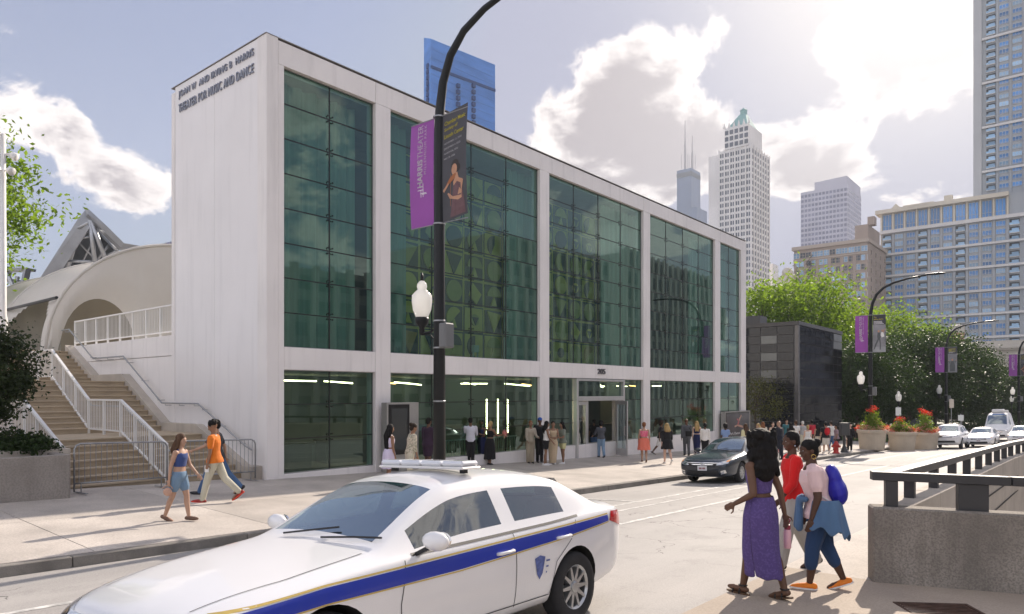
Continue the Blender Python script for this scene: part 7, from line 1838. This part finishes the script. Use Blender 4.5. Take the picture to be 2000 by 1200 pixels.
# ---- people before the glass front
def stand(**k): d = dict(legs=(3, 3, -3, 4), arms=((4, 6, 12), (0, 6, 14))); d.update(k); return d
WHT = C('white', (.74, .72, .69)); BLK = C('black', (.016, .016, .018)); NVY = C('navy', (.016, .022, .075)); SNK = mat('sneaker_white', (.72, .71, .70), .6, .05); SBK = MATS['shoe_black']
gd = 'people before the theater front'
def P(lab, pos, yaw, *a, **k):
    k.setdefault('grp', gd); return person(lab, pos, yaw, *a, **k)
P('woman with very long dark hair in a lilac dress, by the blank poster case', g_uY(760, 18.6), RT+.6, 1.64, 'f', 'brown', ('long', 'black', .42), ('dress', C('lilac', (.58, .52, .66))), ('dress', C('lilac', 0), .5), (SNK,), **stand())
P('person in a patterned cream shirt with a dark bun, by the poster case', g_uY(800, 18.9), RT+.5, 1.68, 'f', 'brown', ('bun', 'dark', .1), ('blouse', cloth_print('leafy', (.55, .50, .40), (.30, .30, .22), 22)), ('trousers', C('stone', 0)), (SNK,), **stand(lean=10, headpitch=15))
P('person in a long dark plum coat partly behind the tall lamp', g_uY(836, 22.6), AW-.5, 1.74, 'm', 'dark', ('short', 'black', .1), ('jacket', C('plum', (.045, .025, .045))), ('gown', C('plum', 0), .5), (SBK,), **stand())
t, J, K = P('man in a pale shirt and black trousers with his back turned', on_g(919, 910), AW+.15, 1.72, 'm', 'dark', ('short', 'black', .1), ('shirt', C('pale_blue', (.58, .58, .64))), ('trousers', BLK), (SBK,), **stand(arms=((20, 10, 60), (25, 10, 60)), headpitch=22))
P('woman in a navy dress facing the man in the pale shirt', on_g(941, 907), TO-.5, 1.66, 'f', 'dark', ('short', 'black', .1), ('dress', NVY), ('gown', NVY, .38), (SBK,), **stand(arms=((30, 10, 70), (25, 8, 60))))
t, J, K = P('woman in a black dress holding a pink bouquet', on_g(957, 908), RT+.9, 1.60, 'f', 'brown', ('pony', 'blond', .2), ('dress', BLK), ('dress', BLK, .22), (SBK,), **stand(arms=((35, 8, 50), (35, 8, 60))))
bq = thing('flower_bouquet', 'pink flower bouquet held by the woman in black', 'bouquet', K['M'].translation); bq.rotation_euler = K['M'].to_euler(); cb_ = J['wrR']+J['hdR']*.1+Vector((.06, -.03, .06)); rng = random.Random(4); vs, fs = leaf_cloud(rng, [(cb_+Vector((rng.gauss(0, .05), rng.gauss(0, .05), rng.gauss(0, .04))), .03) for _ in range(14)], 24, 1, .045)
me = bpy.data.meshes.new('blossoms'); me.from_pydata(vs, [], fs); me.materials.append(M_FLP); o = obj('blossoms', me); o.parent = bq; mb = MB(); mb.tube([cb_, cb_-Vector((.02, 0, .2))], [.05, .015], 8); local('wrapping', mb, C('wrap', (.45, .33, .22)), bq)
P('woman in a khaki suit and headscarf, left end of the waiting group', on_g(1036, 905), TO+.3, 1.64, 'f', 'brown', ('short', 'auburn', .1), ('shirt', C('khaki', (.42, .37, .29))), ('wide', C('khaki2', (.36, .31, .23))), (SBK,), **stand(arms=((20, 8, 60), (10, 8, 40))))
t, J, K = P('man in black with a blue cap in the waiting group', on_g(1054, 904), TO+.2, 1.76, 'm', 'dark', ('short', 'black', .1), ('shirt', BLK), ('trousers', BLK), (SBK, M_WR), **stand(arms=((15, 10, 70), (10, 10, 70))))
G = MB(); ell_(G, K['H3'](-.012, 0, .068), (.105, .094, .075), K['hm3']); cap_(G, K['H3'](.08, -.04, .06), .014, K['H3'](.15, 0, .05), .012); cap_(G, K['H3'](.08, .04, .06), .014, K['H3'](.15, 0, .05), .012); o = obj('cap', fuse(G, 'cap', C('cap_blue', (.03, .10, .42)), .01, 2)); o.parent = t
P('woman in a white tank top and black shorts before the column', on_g(1066, 909), RT+.2, 1.66, 'f', 'brown', ('long', 'black', .2), ('tank', WHT), ('shorts', BLK, .26), (SNK, M_WR), **stand(arms=((20, 6, 55), (10, 8, 30))))
P('woman in a long beige dress, middle of the waiting group', on_g(1080, 907), TO+.1, 1.66, 'f', 'brown', ('short', 'black', .1), ('dress', C('beige', (.56, .44, .30))), ('gown', C('beige', 0), .05), (SNK,), eyes=True, **stand(arms=((20, 6, 60), (15, 6, 50))))
P('woman in a grey tee and yellow shorts, right of the waiting group', on_g(1099, 906), LT+.5, 1.63, 'f', 'brown', ('long', 'black', .12), ('tee', C('moss', (.20, .22, .18))), ('shorts', C('lemon', (.62, .60, .32)), .27), (SNK, M_WR), **stand(arms=((15, 8, 75), (12, 8, 70))))
P('woman in a grey shirt and jeans walking into the open doors', on_g(1174, 894), AW+.25, 1.62, 'f', 'tan', ('afro', 'black', .1), ('blouse', C('slate', (.08, .085, .10))), ('trousers', C('jeans2', (.20, .30, .42))), (SBK,), build=1.12, legs=(10, 6, -8, 14), arms=((20, 20, 40), (50, 25, 25)))
P('person in dark clothes inside the dark doorway', g_uY(1160, 33.6), AW, 1.68, 'm', 'dark', ('short', 'black', .1), ('tee', BLK), ('trousers', C('jeans', 0)), (SBK,), **stand())
P('woman in a pink and orange dress walking away in the sun', on_g(1258, 903), AW-.1, 1.68, 'f', 'tan', ('short', 'auburn', .1), ('dress', cloth_print('rosy', (.72, .10, .22), (.80, .28, .32), 26)), ('dress', cloth_print('coral', (.75, .16, .08), (.78, .24, .2), 26), .52), (mat('shoe_tan', 0),), legs=(14, 4, -10, 20), arms=((8, 10, 15), (-8, 10, 12)), build=1.08)
t, J, K = P('person in white shorts and a dark top near the glass', on_g(1290, 889), RT-.3, 1.70, 'm', 'dark', ('afro', 'dark', .1), ('tee', BLK), ('shorts', WHT, .45), (SBK, M_WR), legs=(20, 6, -18, 20), arms=((10, 8, 30), (-14, 8, 20)))
P('blond woman in a short black dress walking away', on_g(1303, 906), AW+.1, 1.68, 'f', 'light', ('wavy', 'blond', .06), ('blouse', BLK), ('dress', BLK, .62), (SNK,), legs=(10, 4, -16, 26), arms=((-12, 12, 10), (14, 12, 12)), build=1.08)
t, J, K = P('man in a grey suit with a shoulder bag, seen from behind', on_g(1341, 890), AW+.05, 1.80, 'm', 'dark', ('none', 'black', .1), ('jacket', C('suit_grey', (.085, .09, .10))), ('trousers', C('suit_grey', 0)), (SBK,), legs=(6, 3, -6, 8), arms=((-4, 6, 10), (6, 6, 10)))
G = MB(); c = K['at'](.02)+Vector((-.16, -.05, 0)); G.box(c.x-.05, c.x+.03, c.y-.15, c.y+.15, c.z-.02, c.z+.24); G.tube([c+Vector((0, -.14, .2)), K['at'](.5)-Vector((.08, .05, 0)), K['at'](.5)+Vector((.02, .09, .03)), K['at'](.3)+Vector((.13, .16, 0))], .014, 6); held('shoulder_bag', 'black shoulder bag across the grey suit', 'bag', K, G, BLK, False)
P('blond woman in a long navy dress beside the grey suit', on_g(1361, 889), AW-.1, 1.70, 'f', 'light', ('wavy', 'blond', .22), ('dress', NVY), ('gown', NVY, .12), (SBK,), **stand())
P('person in a loose white shirt right of the navy dress', g_uY(1377, 33), AW-.4, 1.66, 'f', 'dark', ('short', 'black', .1), ('shirt', WHT), ('trousers', BLK), (SBK,), **stand())
gc = 'crowd on the pavement past the theater'
P('person in a blue shirt before the dancer poster', g_uY(1417, 34), AW, 1.62, 'f', 'deep', ('afro', 'black', .1), ('tee', C('sky', (.22, .32, .55))), ('trousers', BLK), (SBK,), grp=gc, **stand())
P('woman with long brown hair and a pale yellow top behind the parked sedan', g_uY(1457, 34), AW+.2, 1.66, 'f', 'light', ('long', 'brown', .28), ('blouse', C('butter', (.66, .62, .38))), ('trousers', C('jeans', 0)), (SBK,), grp=gc, **stand())
P('blond woman in a white blouse behind the parked sedan roof', g_uY(1482, 34.5), LT+.3, 1.68, 'f', 'tan', ('wavy', 'blond', .1), ('blouse', WHT), ('trousers', C('stone', 0)), (SNK,), grp=gc, **stand())
P('woman with auburn hair and pale top beside the small tree', g_uY(1490, 39), AW-.3, 1.70, 'f', 'light', ('long', 'auburn', .2), ('tee', C('cream', (.62, .57, .48))), ('trousers', C('stone', 0)), (SNK,), grp=gc, **stand())
P('woman in a cream dress left of the dark suit', g_uY(1509, 40), TO, 1.68, 'f', 'light', ('short', 'brown', .1), ('dress', C('cream', 0)), ('dress', C('cream', 0), .5), (SNK,), grp=gc, **stand())
t, J, K = P('bald man in a dark suit and blue shirt behind the parked sedan', g_uY(1523, 33.8), LT-.9, 1.84, 'm', 'tan', ('none', 'grey', .1), ('jacket', C('dark_suit', (.018, .02, .03))), ('trousers', C('dark_suit', 0)), (SBK,), grp=gc, eyes=True, build=1.1, extra={'shirt': C('shirt_blue', (.35, .42, .70))}, **stand())
crowd = [(1545, 40, 'f', 'tan', ('long', 'black', .2), ('blouse', BLK), ('trousers', BLK), 'dark haired woman in black right of the suit', 1.66, AW), (1555, 41, 'm', 'brown', ('short', 'brown', .1), ('tee', WHT), ('shorts', C('stone', 0), .45), 'brown haired man in a white tee in the crowd', 1.80, AW + .3),
         (1568, 44, 'f', 'light', ('short', 'white', .1), ('blouse', C('grey_pattern', (.35, .35, .36))), ('trousers', C('stone', 0)), 'white haired person in a grey top in the crowd', 1.74, AW), (1578, 38, 'f', 'light', ('pony', 'blond', .2), ('tank', WHT), ('dress', WHT, .6), 'blond woman in a white sundress in the crowd', 1.60, AW - .2),
         (1597, 41, 'f', 'tan', ('long', 'black', .3), ('tank', BLK), ('wide', C('sand', (.55, .48, .38))), 'woman in a black tank top and sand trousers', 1.64, AW + .4), (1634, 41, 'f', 'brown', ('short', 'black', .1), ('tee', C('mauve', (.30, .22, .25))), ('shorts', BLK, .45), 'woman in a mauve tee by the pay box', 1.62, LT),
         (1624, 44, 'm', 'light', ('short', 'dark', .1), ('tee', WHT), ('trousers', C('jeans', 0)), 'man in a white tee behind the red backpack', 1.78, AW), (1660, 43, 'm', 'light', ('short', 'dark', .1), ('shirt', BLK), ('trousers', BLK), 'person all in black left of the flower tub', 1.70, TO), (1652, 47, 'f', 'tan', ('long', 'brown', .2), ('tee', C('cream', 0)), ('shorts', WHT, .3), 'woman in white shorts behind the pay box', 1.64, TO),
         (1740, 50, 'f', 'light', ('short', 'white', .1), ('tank', C('salmon', (.66, .38, .32))), ('dress', BLK, .55), 'woman in a white hat between the flower tubs', 1.64, TO), (1586, 46, 'm', 'dark', ('short', 'black', .1), ('tee', C('crimson', (.45, .03, .05))), ('trousers', BLK), 'man in a crimson tee at the back of the crowd', 1.80, AW), (1536, 46, 'm', 'tan', ('short', 'dark', .1), ('tee', C('teal', (.05, .16, .18))), ('trousers', C('jeans', 0)), 'man in a teal tee far back in the crowd', 1.80, TO), (1566, 50, 'f', 'brown', ('long', 'black', .2), ('tee', C('rose', (.50, .25, .28))), ('trousers', C('jeans', 0)), 'woman in a rose tee far back in the crowd', 1.66, TO+.4), (1752, 52, 'm', 'tan', ('short', 'dark', .1), ('tee', C('navy_top', 0)), ('shorts', C('jeans', 0), .45), 'man in a navy tee behind the flower tubs', 1.74, TO)]
for i, (u, Yc_, sx_, sk_, hr_, tp_, bt__, lab, hh, yw) in enumerate(crowd): person(lab, g_uY(u, Yc_), yw, hh, sx_, sk_, hr_, tp_, bt__, (SNK if i % 2 else SBK,), voxel=.019, grp=gc, legs=((10, 5, -8, 12) if i % 3 == 0 else (3, 3, -4, 5)), arms=((6, 6, 15), (-4, 6, 20)))
t, J, K = person('man in a black tee and pale shorts wearing a red backpack', g_uY(1613, 40), AW, 1.78, 'm', 'tan', ('short', 'black', .1), ('tee', BLK), ('shorts', C('pale_short', (.62, .58, .52)), .44), (SNK,), voxel=.018, grp=gc)
G = MB(); c = K['at'](.30)-K['tf']*.20; ell_(G, c, (.10, .16, .23)); ell_(G, c-Vector((.05, 0, .08)), (.07, .12, .10)); o = obj('pack', fuse(G, 'pack', C('pack_red', (.55, .02, .03)), .015, 2)); bp = thing('backpack', 'red backpack worn by the man in a black tee', 'backpack', K['M'].translation); bp.rotation_euler = K['M'].to_euler(); o.parent = bp

# ================================================================== air
hm, nt, o = newmat('haze_air')
pv_ = nd(nt, 'ShaderNodeVolumePrincipled', Density=HAZE); pv_.inputs['Color'].default_value = (.86, .92, 1.0, 1); pv_.inputs['Anisotropy'].default_value = .0
nt.links.new(pv_.outputs[0], o.inputs['Volume'])
mb = MB(); mb.box(-1610, 810, -420, 1710, -9.2, 545.0); hz = mb.build('haze', hm, kind='stuff')
hz['label'] = 'thin pale summer haze over the whole city'
SC.cycles.volume_bounces = 0
bpy.data.scenes.remove(TMP)
for m_ in [m_ for m_ in bpy.data.materials if m_.name.startswith('tmp') and m_.users == 0]: bpy.data.materials.remove(m_)
